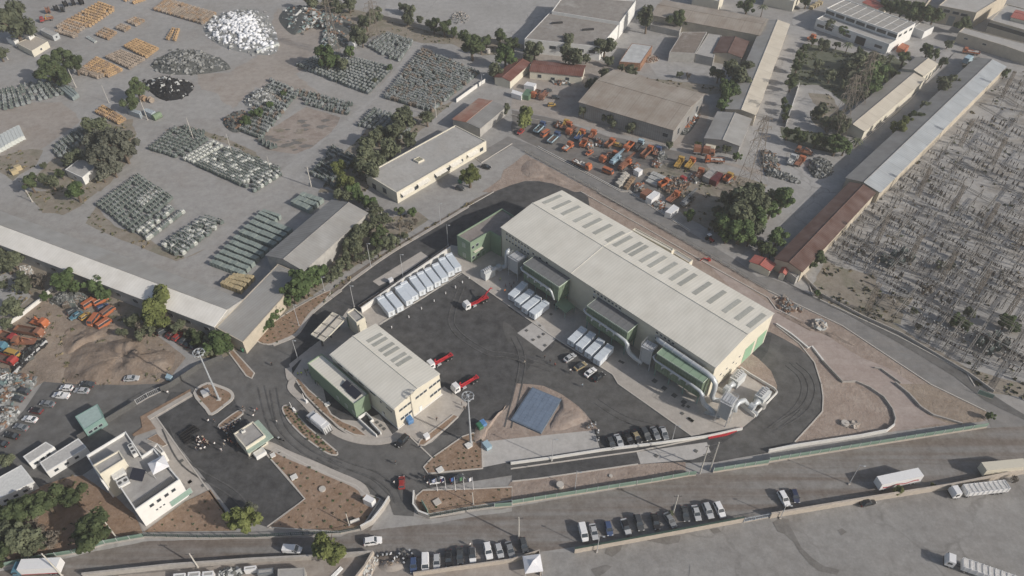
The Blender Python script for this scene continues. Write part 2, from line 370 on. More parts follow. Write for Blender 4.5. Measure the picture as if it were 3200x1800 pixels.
sheet('dirt_road', '8 -10,830 300,990 700,1250 900,1330 1100,1449 12 950,0 1050,60 1200,230 1340,290 930,360 950,280 930,200 850,100 660,-10 8 560,1449 430,1300 320,1190 60,1010 -100,930 7 1500,560 1000,260 1240,400 1700,660', MG('graded_dirt', (0.36, 0.285, 0.25), (0.40, 0.335, 0.30), (0.30, 0.225, 0.19), 0.5, mid=0.1, streak=-38.0), z(6), edge=0.3)
sheet('soil_plot', '12 960,0 1220,0 1640,210 1600,285 1450,300 1340,285 1200,220 1090,110', soil_y, z(8), edge=0.3)
# ---- bottom street and the concrete lot below it
sheet('street', '9 -60,1400 240,1330 560,1285 800,1230 1090,1165 1932,1165 10 640,1135 800,1110 1000,1000 1190,1000 1310,1015 1932,930 11 940,770 1400,680 1932,615 12 0,600 1640,335 2200,300 2200,700 1932,690 1360,750 0,970 11 1750,1010 465,1230 200,1270 10 1932,1280 930,1340 870,1290 9 1932,1350 900,1449 -60,1600', street_m, z(2))
sheet('concrete_lot', '11 215,1270 465,1270 1740,1045 12 0,1010 1370,790 1932,680 2400,640 2400,1700 11 205,1600 150,1600', conc_lot, z(3))
sheet('dirt_lot', '10 870,1300 930,1340 1932,1270 11 200,1270 215,1500 9 800,1500 900,1445 1932,1345', soil_l, z(3), edge=0.3)
sheet('verge', '9 -60,1385 240,1310 560,1268 800,1190 1090,1160 1932,1160 10 640,1130 800,1100 860,1050 640,1150 0,1165 9 1090,1190 820,1245 560,1300 -60,1430', conc_pale, z(4), edge=0.25)
sheet('verge', '10 940,980 1190,1000 1310,1020 1932,930 11 0,920 0,945 10 1932,960 1310,1055 860,1105', conc, z(4), edge=0.4)
# ---- western lot, entry roads, earth yard
sheet('west_lot', '9 -80,640 -80,420 60,330 180,200 330,-20 900,10 1290,-20 5 1690,1265 1710,1205 1830,1190 1932,1120 6 130,1150 290,1100 10 0,600 9 1932,620 1500,420 1180,260 1060,330 1000,430 620,690 560,690 440,800 250,960 -80,900', asph_g, z(4))
sheet('work_yard', '5 -60,1000 300,800 480,780 900,830 1200,1090 1400,1250 1290,1400 9 1290,0 900,10 330,-10 200,60 -60,300', soil_y, z(3), edge=0.5)
sheet('weedy_soil', '5 -60,440 180,500 420,640 900,790 1100,880 1600,1040 1830,1180 1700,1240 1500,1260 1230,1080 900,1010 480,880 300,790 0,1060 -60,1060', soil_d, z(4), edge=1.2)
sheet('pale_rubble_ground', '5 -60,600 120,620 240,780 160,860 -60,960', conc_pale, z(5), edge=1.5)
# ---- recycling plant: asphalt
ASPH = ('6 1795,0 1600,110 1300,290 1000,470 720,670 640,740 500,850 410,930 350,1020 290,1090 130,1160 -80,1170 5 1700,1245 9 1290,60 1180,250 '
        '26 590,1300 668,1325 765,1255 10 820,815 940,860 1000,875 1040,990 1190,1000 1200,830 1290,790 1932,690 11 0,735 190,715 950,605 1540,590 '
        '1700,560 1932,520 12 0,495 190,445 330,300 400,220 420,100 405,0 8 395,1449 340,1280 240,1180 120,1110 20,1060 7 1700,1000 600,200 575,40 520,0 '
        '3 470,1449 400,1420 300,1385 200,1368 100,1367 0,1395')
sheet('plant_asphalt', ASPH, asph, z(7))
sheet('entry_asphalt', '6 290,1090 130,1160 -80,1170 5 1700,1245 9 1290,60 1480,60 1720,30 10 0,420 100,430 820,815 940,860 1000,875 1040,990 1190,1000 1200,830 1290,790 1260,620 1340,555 1560,390 1180,380 880,430 640,390 480,230 250,-10 6 250,1340', asph_g, z(8), edge=0.0)
sheet('dusty_patch', '7 -60,960 40,1065 230,1205 300,1160 400,1210 280,1270 120,1240 -20,1130 -80,1020', MG('dusted_asphalt', (0.066, 0.065, 0.063), (0.095, 0.09, 0.085), (0.05, 0.05, 0.05), 0.8, mid=0.08, fine=4, grain=.06, bump=.03), z(8), edge=1.6)
worn2 = MG('travelled_asphalt', (0.064, 0.063, 0.061), (0.098, 0.094, 0.089), (0.046, 0.046, 0.047), 0.8, mid=0.05, fine=4, grain=.07, bump=.03, streak=-20.0, sk=.2)
sheet('dusty_patch', '7 330,1130 760,1385 11 800,5 1355,395 1200,420 680,475 620,340 590,260 370,80 10 1790,270 1932,130 7 60,1400 180,1290', worn2, z(8), edge=1.0)
sheet('loop_asphalt', '11 1480,520 1540,585 1700,555 1932,515 12 0,490 190,440 330,297 397,220 416,100 402,0 8 392,1449 338,1282 238,1182 120,1113 30,1075 7 1932,1200 1860,1300 1932,1400 8 60,1449 12 70,60 10,170 11 1932,200 1740,345', worn2, z(8))
sheet('apron_paving', '6 1550,605 1932,880 7 275,1075 760,1380 11 800,0 1360,397 1480,365 1735,335 20 1580,1338 1860,1005 1300,620 1150,560 7 1500,1000 0,200 6 1640,430 1470,400 1400,560', pave, z(9))
sheet('container_slab', '6 1550,610 1270,790 930,1000 840,990 780,905 1460,425 1650,560', pave, z(10))
sheet('concrete_pad', '7 40,1065 185,965 330,1110 230,1205', slabm, z(10))
sheet('beige_pad', '6 880,675 1245,450 1300,490 1140,600 930,710', pave, z(10))
sheet('north_verge', '6 1790,-10 1640,60 1300,265 1000,440 700,640 560,745 500,840 640,735 720,665 1000,467 1300,287 1600,107', MG('dark_verge', (0.15, 0.115, 0.085), (0.22, 0.18, 0.14), (0.09, 0.08, 0.055), 0.7, mid=0.4, bump=0.6), z(10))
sheet('pool_soil', '10 1600,500 1720,380 1790,270 1932,130 11 30,-10 230,15 370,80 500,170 590,270 650,340 200,420 0,415', soil_p, z(10), edge=0.6)
sheet('white_slab', '11 10,412 620,350 665,490 430,520 0,585 10 1712,630 1700,440', slabm, z(11))
sheet('weighbridge_pad', '11 940,515 1470,440 1500,520 1370,570 970,605', slabm, z(11))
sheet('soil_strip', '11 -10,740 190,716 950,606 1310,590 1310,660 940,750 0,900 10 1900,895 1900,775', soil_p, z(8), edge=0.15)
sheet('soil_plot', '12 405,0 660,-10 850,100 930,200 950,280 900,350 640,400 200,445 330,300 410,215', soil_p, z(9), edge=0.3)
sheet('soil_plot', '20 1330,640 1500,440 1620,530 1800,700 1880,900 1870,1010 1640,880', soil_p, z(10), edge=0.2)
# ---- office and gate surroundings
sheet('office_paving', '9 1120,265 1440,65 1455,95 1185,255 1700,975 1590,930 1700,960 1500,840 1440,760 1240,500 1220,430', pave, z(10))
sheet('office_paving', '9 1020,470 1240,420 1590,800 1500,850 1400,900 1090,1115 1020,1000 1400,760', pave, z(11))
sheet('earth_patch', '9 560,700 620,690 860,850 1010,980 1080,1120 880,1150 640,930', soil_b, z(6), edge=0.3)
sheet('grove_soil', '9 -60,900 250,800 560,690 640,930 880,1150 560,1260 -60,1390', soil_b, z(5), edge=0.6)
sheet('garage_paving', '10 560,260 760,280 930,230 1030,380 1070,350 1310,100 1420,20 1600,150 1530,250 1330,440 1270,470 1150,385 1000,410 880,425 740,400 640,350 480,190 360,20 230,-40 6 260,1400 400,1180 700,1000 830,990 930,1000 500,1449', pave, z(10))
sheet('canopy_paving', '6 560,1060 700,880 790,905 830,1000 640,1180 330,1270 260,1340 250,1300', pave, z(11))

def bed(name, outl, smooth=3, kerb=0.4, h=0.31, mat=None):
    """planted bed: raised soil inside a kerb ring"""
    P = gg(outl); P = catmull(P, smooth) if smooth else P
    P = [Vector((p.x, p.y, 0)) for p in P]
    sheet(name, P, mat or soil_b, h - 0.04)
    if kerb: tag(ribbon(P, kerb, 0, h, closed=True).build('kerb', kerb_m), kind='structure')
    return P
BEDS = {}
BEDS['big'] = bed('planting_bed', '6 -10,1090 60,1035 300,880 560,745 500,845 410,925 350,1015 285,1085 130,1150 30,1140')
BEDS['mast'] = bed('planting_bed', '9 1470,70 1560,0 1650,20 1740,60 1755,110 1700,160 1600,230 1560,190', kerb=0.9)
BEDS['isle1'] = bed('planting_bed', '9 1655,310 1800,205 1835,225 1750,290 1680,332')
BEDS['isle2'] = bed('planting_bed', '10 200,190 225,165 270,185 330,260 430,360 560,470 615,520 600,540 540,525 440,460 330,370 240,270')
BEDS['garage'] = bed('planting_bed', '10 300,-30 330,-35 400,50 520,150 570,235 660,290 760,330 835,395 740,385 630,330 490,205 380,95', smooth=0, h=.36)
BEDS['park'] = bed('planting_bed', '10 85,540 150,490 400,620 650,730 760,770 820,830 940,870 800,1090 640,1120 100,1085 370,870 230,700', smooth=0)
BEDS['office'] = bed('planting_bed', '9 1090,1120 1400,890 1590,800 1700,970 1780,1110', smooth=0, kerb=0)
BEDS['office2'] = bed('planting_bed', '9 1060,250 1440,40 1440,70 1125,265 1180,340 1010,400 1000,385 1075,330', smooth=0, kerb=0)
BEDS['office3'] = bed('planting_bed', '9 1110,420 1190,378 1262,460 1230,475', smooth=0, kerb=0.2)
BEDS['tri'] = bed('planting_bed', '10 1265,630 1330,560 1560,400 1640,372 1690,400 1705,440 1710,640 1500,660 1300,680', smooth=0)
BEDS['front'] = bed('planting_bed', '10 1225,465 1240,430 1490,235 1525,250 1440,330 1270,465', smooth=0)
BEDS['gate'] = bed('planting_bed', '10 1200,900 1210,850 1260,805 1640,795 1932,780 1932,880 1310,985 1230,960', smooth=0)
BEDS['strip'] = bed('planting_bed', '6 770,862 1100,650 1450,405 1460,425 1100,680 800,885', smooth=0, kerb=0.2)
BEDS['west'] = bed('planting_bed', '5 1730,1215 1760,1195 1830,1270 1920,1370 1900,1410 1860,1390', smooth=0)
for s in ('7 520,0 1000,270 1500,560 1932,800 8 60,885 220,960', '7 640,0 1300,375 1932,745 8 560,1012 1220,1449 12 1220,2 1640,205', '3 190,1117 820,1449 7 880,0 1340,300',
          '6 1550,607 1932,876 7 0,876 275,1072 760,1380 11 800,0 1360,397', '6 930,1000 1270,795 1550,607',
          '6 1795,0 1600,110 1300,290 1000,470 720,670 640,740 500,850', '11 -10,642 940,510 1470,405', '11 0,737 190,717 950,607', '12 400,-5 415,100 410,210 330,300 200,440',
          '8 60,1010 240,1150 350,1290 400,1449', '2 1640,1180 1700,1230 1932,1085', '8 270,590 340,790 980,1090 1500,1370 12 1560,20', '4 700,1060 1060,770 1330,470', '4 640,1130 1010,820',
          '10 400,100 620,330 740,410 880,432 1000,415 1150,388', '10 1150,388 1330,560', '9 1180,250 1700,980', '10 90,545 370,870 85,1080'):
    tag(ribbon(gg(s), 0.35, 0, 0.27).build('kerb', kerb_m), kind='structure')
for s, wd in (('3 195,1105 820,1438 7 885,-8 1345,292', 0.25), ('6 930,1010 1555,620', 0.12)):
    tag(ribbon(gg(s), wd, 0.20, 0.215).build('road_line', white_line), kind='structure')
for s, wd in (('10 60,455 130,480 250,540 420,610 600,690 730,745 800,790 828,840', 2.4), ('6 245,1330 255,1400 275,1420 10 265,35 355,128 465,245 600,365 735,420 880,440 1000,428 1150,394', 2.0), ('9 1120,262 1445,72', 1.6), ('6 640,742 500,848 410,928 350,1018 288,1088 130,1155', 1.4), ('6 1600,112 1300,292 1000,472 720,672', 1.2)):
    tag(ribbon(catmull(gg(s), 4, False), wd, 0, 0.285).build('pavement', pave), kind='structure')
# earth mounds in the work yard
def mound(outl, h, mat, seed, name='earth_mound', step=1.6, rough=0.35, kind='structure'):
    P = gg(outl); xs = [p.x for p in P]; ys = [p.y for p in P]; cx, cy = sum(xs) / len(P), sum(ys) / len(P)
    Q = catmull(P, 6); n = len(Q); rings = 9; mb = MB(); V = []
    for k in range(rings):
        t = k / (rings - 1)
        for q in Q:
            x = q.x + (cx - q.x) * t; y = q.y + (cy - q.y) * t
            nz = noise.noise(Vector((x * 0.13, y * 0.13, seed))) + 0.5 * noise.noise(Vector((x * 0.4, y * 0.4, seed))) + .3 * noise.noise(Vector((x * 1.1, y * 1.1, seed)))
            prof = math.sin(min(1, t * 1.6) * math.pi / 2)
            V.append((x + nz * 0.5 * (t > 0), y + noise.noise(Vector((y * .5, x * .5, seed))) * (t > 0), max(0.0, h * prof * (1 + rough * nz)) if t > 0 else -0.05))
    mb.v = V
    for k in range(rings - 1):
        for q in range(n):
            a = k * n + q; b = k * n + (q + 1) % n; mb.f.append((a, b, b + n, a + n)); mb.m.append(0)
    o = mb.build(name, mat, smooth=True); return tag(o, kind=kind)
soil_m = MG('dug_earth', (0.235, 0.17, 0.12), (0.32, 0.245, 0.18), (0.10, 0.072, 0.054), 0.9, mid=0.16, bump=1.2, fine=2)
mound('5 490,1449 520,1250 640,1120 800,1130 1000,1100 1150,1180 1320,1200 1300,1330 1100,1420 900,1449', 1.0, soil_m, 3.0, rough=2.2)
mound('5 490,1230 480,1050 640,980 860,1010 820,1080 640,1150', .7, soil_m, 8.0, rough=2.0)
mound('11 370,90 500,180 580,270 460,330 300,360 290,300 360,170', 0.8, soil_p, 5.0)
mound('10 1680,280 1780,270 1900,150 1760,330 1720,420 1620,470', 0.7, soil_p, 6.0)
mound('8 30,890 140,930 330,1000 460,1070 700,1170 600,1150 420,1080 200,990', 0.5, soil_p, 7.0)
mound('3 60,1270 150,1200 300,1300 420,1390 250,1350 120,1340', 0.8, soil_p, 9.0)

damp = MG('damp_concrete', (0.15, 0.14, 0.128), (0.19, 0.175, 0.16), (0.11, 0.1, 0.092), 0.7, mid=0.12)
for q in ('12 30,1040 90,1015 160,1030 170,1090 210,1140 260,1230 330,1330 430,1380 540,1410 520,1449 380,1420 310,1370 250,1270 200,1190 120,1130 60,1110', '11 950,1165 1100,1140 1270,1130 1260,1180 1160,1210 1040,1195', '11 715,1235 830,1205 820,1260 760,1300 700,1270', '11 600,1390 700,1350 760,1370 700,1420 640,1449', '12 510,1090 560,1080 590,1110 540,1130', '11 1490,1090 1560,1080 1580,1110 1510,1120'):
    sheet('damp_stain', q, damp, z(1), edge=0.9)
sheet('concrete_patch', '11 1345,1360 1560,1440 1932,1520 1932,1700 1320,1600', MG('fresh_patch', (0.30, 0.29, 0.275), (0.26, 0.25, 0.235), (0.2, 0.19, 0.18), 0.5), z(1))
strip_a = sheet('asphalt_shoulder', '8 60,640 160,690 350,790 700,950 1000,1085 1480,1345 12 1660,60 1932,235 1932,275 1640,130 8 1400,1390 980,1135 560,905 340,805', asph_g, z(1), edge=0.2)

ra = random.Random(11); QA = gg('2 40,1040 380,830 600,880 430,1090 290,1140 100,1110')
for i in range(34):
    a = ra.random(); e = QA[ra.randrange(6)].lerp(QA[ra.randrange(6)], ra.random()).lerp(sum(QA, Vector()) / 6, ra.random() * .5); R_ = ra.uniform(.5, 2.0)
    sheet('oil_stain', [e + Vector((math.cos(k * .7) * R_ * ra.uniform(.6, 1.9), math.sin(k * .7) * R_ * ra.uniform(.5, 1.1), 0)) for k in range(9)], damp if i % 3 else soil_d, z(1), smooth=3)

tt_m = MG('tyre_track', (0.054, 0.053, 0.052), (0.045, 0.045, 0.045), (0.062, 0.06, 0.058), 0.9, mid=0.25, bump=0)
for q in ('6 1550,720 1480,1000 1720,1200 1932,1240 7 300,1340', '10 560,560 700,620 900,690 1030,790 1080,890', '10 480,540 650,650 860,740 1000,870', '10 130,40 200,330 400,520 640,620', '10 40,20 130,330 330,540', '11 640,130 850,260 1100,330', '12 60,330 260,200 330,60 300,-60 8 200,1300', '12 20,350 210,200 280,60 250,-60 8 150,1300', '9 1250,330 1400,600 1750,820 1900,1000', '7 20,1100 80,1300 10 1900,330'):
    P = catmull(gg(q), 6, False)
    for o_ in (-.95, .95):
        Q = [p + Vector((-(P[min(i + 1, len(P) - 1)] - P[max(i - 1, 0)]).normalized().y, (P[min(i + 1, len(P) - 1)] - P[max(i - 1, 0)]).normalized().x, 0)) * o_ for i, p in enumerate(P)]
        tag(ribbon(Q, .42, .0, .172 + .0005 * rnd.random()).build('tyre_track', tt_m), kind='structure')
# ------------------------------------------------------------------ building materials
cream_w = M('cream_render', (0.62, 0.585, 0.49), var=0.05, scale=0.5)
white_b = M('white_wall', (0.70, 0.70, 0.68), var=0.06, scale=0.5)
grey_w = M('grey_render', (0.38, 0.37, 0.35), var=0.14, scale=0.5)
tan_w = M('tan_render', (0.47, 0.42, 0.34), var=0.12, scale=0.5)
green_w = M('green_render', (0.205, 0.275, 0.195), var=0.06, scale=0.4)
green_p = MR('green_panel', (0.165, 0.225, 0.15), 1.0, 0.12, 0, rough=0.5)
green_l = MR('green_roof_panel', (0.22, 0.32, 0.22), 3.1, 0.03, 0, rough=0.5, seams=3.1)
hall_roof = MR('cream_roof_sheet', (0.70, 0.675, 0.60), 1.0, 0.05, 0, stain=(0.56, 0.53, 0.46), sf=0.35, rough=0.55)
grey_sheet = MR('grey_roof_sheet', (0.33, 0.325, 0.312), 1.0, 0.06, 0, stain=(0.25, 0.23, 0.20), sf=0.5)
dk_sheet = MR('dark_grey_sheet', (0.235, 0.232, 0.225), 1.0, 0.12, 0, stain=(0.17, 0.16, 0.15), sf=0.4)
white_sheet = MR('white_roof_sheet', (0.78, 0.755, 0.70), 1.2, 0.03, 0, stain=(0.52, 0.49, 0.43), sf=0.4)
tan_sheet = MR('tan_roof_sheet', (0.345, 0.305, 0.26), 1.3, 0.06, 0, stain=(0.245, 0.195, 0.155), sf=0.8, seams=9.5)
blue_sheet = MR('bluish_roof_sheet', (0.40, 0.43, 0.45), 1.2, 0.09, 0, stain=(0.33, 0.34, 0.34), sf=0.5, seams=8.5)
brown_tile = MR('brown_roof_tile', (0.125, 0.066, 0.05), 0.9, 0.25, 0, stain=(0.09, 0.05, 0.04), sf=0.6)
red_tile = MR('red_roof_tile', (0.18, 0.07, 0.05), 0.9, 0.22, 0, stain=(0.14, 0.06, 0.05), sf=0.6, seams=4.5)
red_sheet = MR('red_roof_sheet', (0.38, 0.10, 0.075), 0.9, 0.15, 0)
rust_sheet = MR('rusty_roof_sheet', (0.34, 0.155, 0.105), 1.0, 0.12, 0, stain=(0.40, 0.33, 0.27), sf=0.9, seams=5.0)
flat_grey = MG('flat_roof_grey', (0.385, 0.37, 0.35), (0.33, 0.315, 0.295), (0.22, 0.2, 0.185), 0.5, mid=0.2, bump=0.05)
flat_pale = MG('flat_roof_pale', (0.43, 0.42, 0.40), (0.33, 0.31, 0.285), (0.21, 0.19, 0.17), 0.8, mid=0.16, bump=0.05)
flat_old = MG('flat_roof_old', (0.27, 0.245, 0.22), (0.21, 0.185, 0.165), (0.42, 0.405, 0.385), 0.9, mid=0.11, bump=0.05)
glass = M('window_glass', (0.045, 0.055, 0.065), r=0.12, var=0.2, spec=0.6)
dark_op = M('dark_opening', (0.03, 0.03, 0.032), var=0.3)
sky_l = M('skylight_sheet', (0.37, 0.37, 0.335), r=0.35, var=0.15, scale=1.5, rand=.12)
alu = M('galvanised_metal', (0.55, 0.56, 0.57), r=0.45, var=0.08, metal=0.25)
duct_m = M('duct_metal', (0.50, 0.53, 0.55), r=0.42, var=0.07, scale=0.8, metal=0.2)
grey_mt = M('grey_paint_metal', (0.42, 0.44, 0.45), r=0.5, var=0.08)
steel_d = M('dark_steel', (0.09, 0.09, 0.09), r=0.6)
teal_m = M('teal_paint', (0.20, 0.31, 0.28), r=0.6, var=0.1)
def rectfit(P):
    ux = ((P[1] - P[0]) + (P[2] - P[3])); ux.z = 0; ux.normalize(); uy = Vector((-ux.y, ux.x, 0))
    c = (P[0] + P[1] + P[2] + P[3]) / 4; c.z = 0
    L = (abs((P[1] - P[0]).dot(ux)) + abs((P[2] - P[3]).dot(ux))) / 2
    sgn = 1 if ((P[3] - P[0]) + (P[2] - P[1])).dot(uy) > 0 else -1
    W = (abs((P[3] - P[0]).dot(uy)) + abs((P[2] - P[1]).dot(uy))) / 2
    return c, math.atan2(ux.y, ux.x), L, W, sgn
class Bld:
    """local x along the ridge, y across; side 0 = y-, 1 = x+, 2 = y+, 3 = x-"""
    def __init__(s, name, label, cat, corners, h, group=None):
        P = gg(corners, h)
        if len(P) == 3: P = [P[0], P[1], P[2], P[0] + P[2] - P[1]]
        s.c, s.a, s.L, s.W, sg = rectfit(P); s.h = h
        if sg < 0: s.a += math.pi
        s.t = thing(name, label, cat, s.c, s.a, group)
    def loc(s, p):
        d = p - s.c; c, n = math.cos(-s.a), math.sin(-s.a); return (d.x * c - d.y * n, d.x * n + d.y * c)
    def part(s, name, mb, mat, smooth=False): return mb.build(name, mat, s.t, smooth)
    def gable(s, rise, wm, rm, over=0.5, off=0.0, th=0.18, base=0.0, split=None):
        L, W, h = s.L / 2 - over, s.W / 2 - over, s.h; yr = off * s.W; m = MB(); T = h + rise - th - 0.02
        hb = h - 0.1; slope0 = rise / (s.W / 2 + yr); slope1 = rise / (s.W / 2 - yr)
        m.quad((-L, -W, base), (L, -W, base), (L, -W, h + slope0 * over - th), (-L, -W, h + slope0 * over - th))
        m.quad((L, W, base), (-L, W, base), (-L, W, h + slope1 * over - th), (L, W, h + slope1 * over - th))
        for x in (-L, L):
            i = len(m.v); m.v += [(x, -W, base), (x, W, base), (x, W, h + slope1 * over - th), (x, yr, T), (x, -W, h + slope0 * over - th)]
            m.f.append((i, i + 1, i + 2, i + 3, i + 4)); m.m.append(0)
        s.part('wall', m, wm)
        r = MB(); l, w_ = s.L / 2, s.W / 2
        r.hexa([(-l, -w_, h - th), (l, -w_, h - th), (l, yr, h + rise - th), (-l, yr, h + rise - th), (-l, -w_, h), (l, -w_, h), (l, yr, h + rise), (-l, yr, h + rise)], 0)
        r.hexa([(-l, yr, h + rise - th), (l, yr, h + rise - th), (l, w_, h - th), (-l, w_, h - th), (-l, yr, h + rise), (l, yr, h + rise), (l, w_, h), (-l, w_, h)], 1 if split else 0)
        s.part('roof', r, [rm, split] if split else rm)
        rc = MB(); rc.tube([(-l - .02, yr, h + rise + 0.03), (l + .02, yr, h + rise + 0.03)], 0.18, 6); s.part('ridge_cap', rc, rm if not split else split)
        s.rise = rise; s.yr = yr; return s
    def flat(s, wm, rm, par=0.7, th=0.3, base=0.0):
        L, W, h = s.L / 2, s.W / 2, s.h; m = MB(); zr = h - par
        for x0, x1, y0, y1 in ((-L, L, -W, -W + th), (-L, L, W - th, W), (-L, -L + th, -W + th, W - th), (L - th, L, -W + th, W - th)): m.box(x0, x1, y0, y1, base, h)
        s.part('wall', m, wm)
        r = MB(); r.box(-L + th, L - th, -W + th, W - th, zr - 0.3, zr); s.part('roof', r, rm); s.rise = 0; return s
    def onside(s, side, u, z, d=0.0):
        """u in metres from the left end of that wall as seen from outside"""
        L, W = s.L / 2, s.W / 2
        ov = getattr(s, 'ov', 0.0)
        if side == 0: return (-L + u, -W + ov - d, z), 0.0
        if side == 1: return (L - ov + d, -W + u, z), math.pi / 2
        if side == 2: return (L - u, W - ov + d, z), math.pi
        return (-L + ov - d, W - u, z), -math.pi / 2
    def win(s, side, specs, w=1.4, hh=1.2, name='window', fm=None, gm=None):
        for u, zz in specs:
            k = (name, round(w, 2), round(hh, 2), (fm or alu).name, (gm or glass).name)
            if k not in WINM:
                m = MB(); m.box(-w / 2, w / 2, -0.06, 0.04, 0, hh, 0)
                g_ = 0.09; m.box(-w / 2 + g_, w / 2 - g_, -0.09, -0.05, g_, hh - g_, 1); WINM[k] = m.mesh(name, [fm or alu, gm or glass])
            p, a = s.onside(side, u, zz); link(name, WINM[k], s.t, p, a)
WINM = {}
def poly_flat(name, label, cat, outl, h, wm, rm, par=0.6, base=0.0, group=None, th=0.3):
    """flat-roofed block of any plan; the outline is surveyed at parapet height"""
    P = gg(outl, h) if isinstance(outl, str) else outl
    if sum(P[i].x * P[(i + 1) % len(P)].y - P[(i + 1) % len(P)].x * P[i].y for i in range(len(P))) < 0: P = P[::-1]
    c = sum(P, Vector()) / len(P); c.z = 0; d = P[1] - P[0]; a = math.atan2(d.y, d.x)
    t = thing(name, label, cat, c, a, group); R_ = Matrix.Rotation(-a, 3, 'Z')
    Q = [R_ @ (p - c) for p in P]; n = len(Q); I = []
    for i in range(n):
        a_, b_, c_ = Q[i - 1], Q[i], Q[(i + 1) % n]; d1 = (b_ - a_).normalized(); d2 = (c_ - b_).normalized()
        n1 = Vector((-d1.y, d1.x, 0)); n2 = Vector((-d2.y, d2.x, 0)); k = n1 + n2; I.append(b_ + k * (th / max(0.3, k.dot(n1))))
    m = MB()
    for i in range(n):
        j = (i + 1) % n; q, r, qi, ri = Q[i], Q[j], I[i], I[j]
        m.quad((q.x, q.y, base), (r.x, r.y, base), (r.x, r.y, h), (q.x, q.y, h)); m.quad((q.x, q.y, h), (r.x, r.y, h), (ri.x, ri.y, h), (qi.x, qi.y, h))
        m.quad((qi.x, qi.y, h), (ri.x, ri.y, h), (ri.x, ri.y, h - par - .3), (qi.x, qi.y, h - par - .3))
    m.build('wall', wm, t); r = MB(); r.prism([(p.x, p.y) for p in I], h - par - 0.3, h - par); r.build('roof', rm, t)
    t['h'] = h; return t, Q
def polywin(t, Q, i, specs, w=1.4, hh=1.2, name='window', fm=None, gm=None):
    """windows on wall i of a poly_flat, u = fraction along the wall"""
    a, b = Q[i], Q[(i + 1) % len(Q)]; d = b - a; an = math.atan2(d.y, d.x)
    k = (name, round(w, 2), round(hh, 2), (fm or alu).name, (gm or glass).name)
    if k not in WINM:
        m = MB(); m.box(-w / 2, w / 2, -0.06, 0.04, 0, hh, 0); m.box(-w / 2 + .09, w / 2 - .09, -0.09, -0.05, .09, hh - .09, 1); WINM[k] = m.mesh(name, [fm or alu, gm or glass])
    for u, zz in specs:
        p = a.lerp(b, u); link(name, WINM[k], t, (p.x, p.y, zz), an)
rng = lambda a, b, n: [a + (b - a) * i / max(1, n - 1) for i in range(n)]

# ------------------------------------------------------------------ the recycling hall
H = Bld('recycling_hall', 'long cream recycling hall with a row of grey skylight strips across its roof', 'industrial hall', '7 -78,267 1545,1340 1975,905 368,-15', 13.4)
H.gable(2.3, cream_w, hall_roof, over=0.25); H.ov = 0.25
for x, y in ((305, 55), (378, 95), (445, 138), (535, 192), (607, 235), (685, 280), (780, 335), (838, 370), (918, 416), (960, 440), (1035, 488), (1098, 525), (1180, 572), (1262, 620), (1327, 660), (1437, 725), (1548, 790), (1662, 858), (1755, 915), (1845, 970)):
    X, _ = H.loc(g1(7, x, y, 14.6)); W2 = H.W / 2
    y0, y1 = W2 * 0.20, W2 * 0.80; z0, z1 = 13.4 + 2.3 * (1 - y0 / W2), 13.4 + 2.3 * (1 - y1 / W2)
    m = MB(); m.hexa([(X - .8, y0, z0 - .05), (X + .8, y0, z0 - .05), (X + .8, y1, z1 - .05), (X - .8, y1, z1 - .05), (X - .8, y0, z0 + .08), (X + .8, y0, z0 + .08), (X + .8, y1, z1 + .08), (X - .8, y1, z1 + .08)])
    m.build('skylight', sky_l, H.t)
X, _ = H.loc(g1(7, 695, 415, 15)); m = MB()
for sg in (-1, 1):
    W2 = H.W / 2; m.hexa([(X - .12, 0, 15.6), (X + .12, 0, 15.6), (X + .12, sg * W2, 13.3), (X - .12, sg * W2, 13.3), (X - .12, 0, 15.8), (X + .12, 0, 15.8), (X + .12, sg * W2, 13.5), (X - .12, sg * W2, 13.5)][::1])
m.build('roof_joint', M('pale_flashing', (0.69, 0.665, 0.59)), H.t)
for base_u in (3.0, 43.5, 68.5):
    grid = [(base_u + 1.5 * i, 11.6 - 1.25 * j) for i in range(8 if base_u < 60 else 5) for j in range(3)]
    H.win(0, [g_ for k, g_ in enumerate(grid) if (k // 3 + k) % 2 == 0], 0.9, 0.75)
    H.win(0, [g_ for k, g_ in enumerate(grid) if (k // 3 + k) % 2], 0.9, 0.75, 'vent_panel', alu, alu)
H.win(0, [(16 + 3.2 * i, 10.6) for i in range(3)], 0.9, 0.8)
H.win(1, [(H.W * u, 0.3) for u in (0.66, 0.88)], 5.4, 6.8, 'roller_door', cream_w, M('green_door', (0.26, 0.42, 0.29), r=0.5))
H.win(1, [(H.W * u, 5.6) for u in (0.17, 0.27, 0.38, 0.49)], 0.9, 0.7)
H.win(1, [(H.W * u, 3.2) for u in (0.14, 0.24, 0.35, 0.46)], 0.6, 0.6)
m = MB(); m.box(-H.L / 2 + 6, -H.L / 2 + 10, -H.W / 2 + .1, -H.W / 2 + .35, 0.1, 6); m.build('door_opening', dark_op, H.t)
# ledge canopy on the far side of the hall
K = Bld('lean_to', 'low cream lean-to roof along the far side of the recycling hall', 'lean-to', '7 905,285 1205,445 1225,430 930,270', 9.0); K.flat(cream_w, hall_roof, 0.3)
K = Bld('lean_to', 'flat pale slab annex behind the recycling hall near the red digger parts', 'lean-to', '7 1205,455 1340,530 1365,515 1235,430', 3.0); K.flat(cream_w, flat_pale, 0.2)

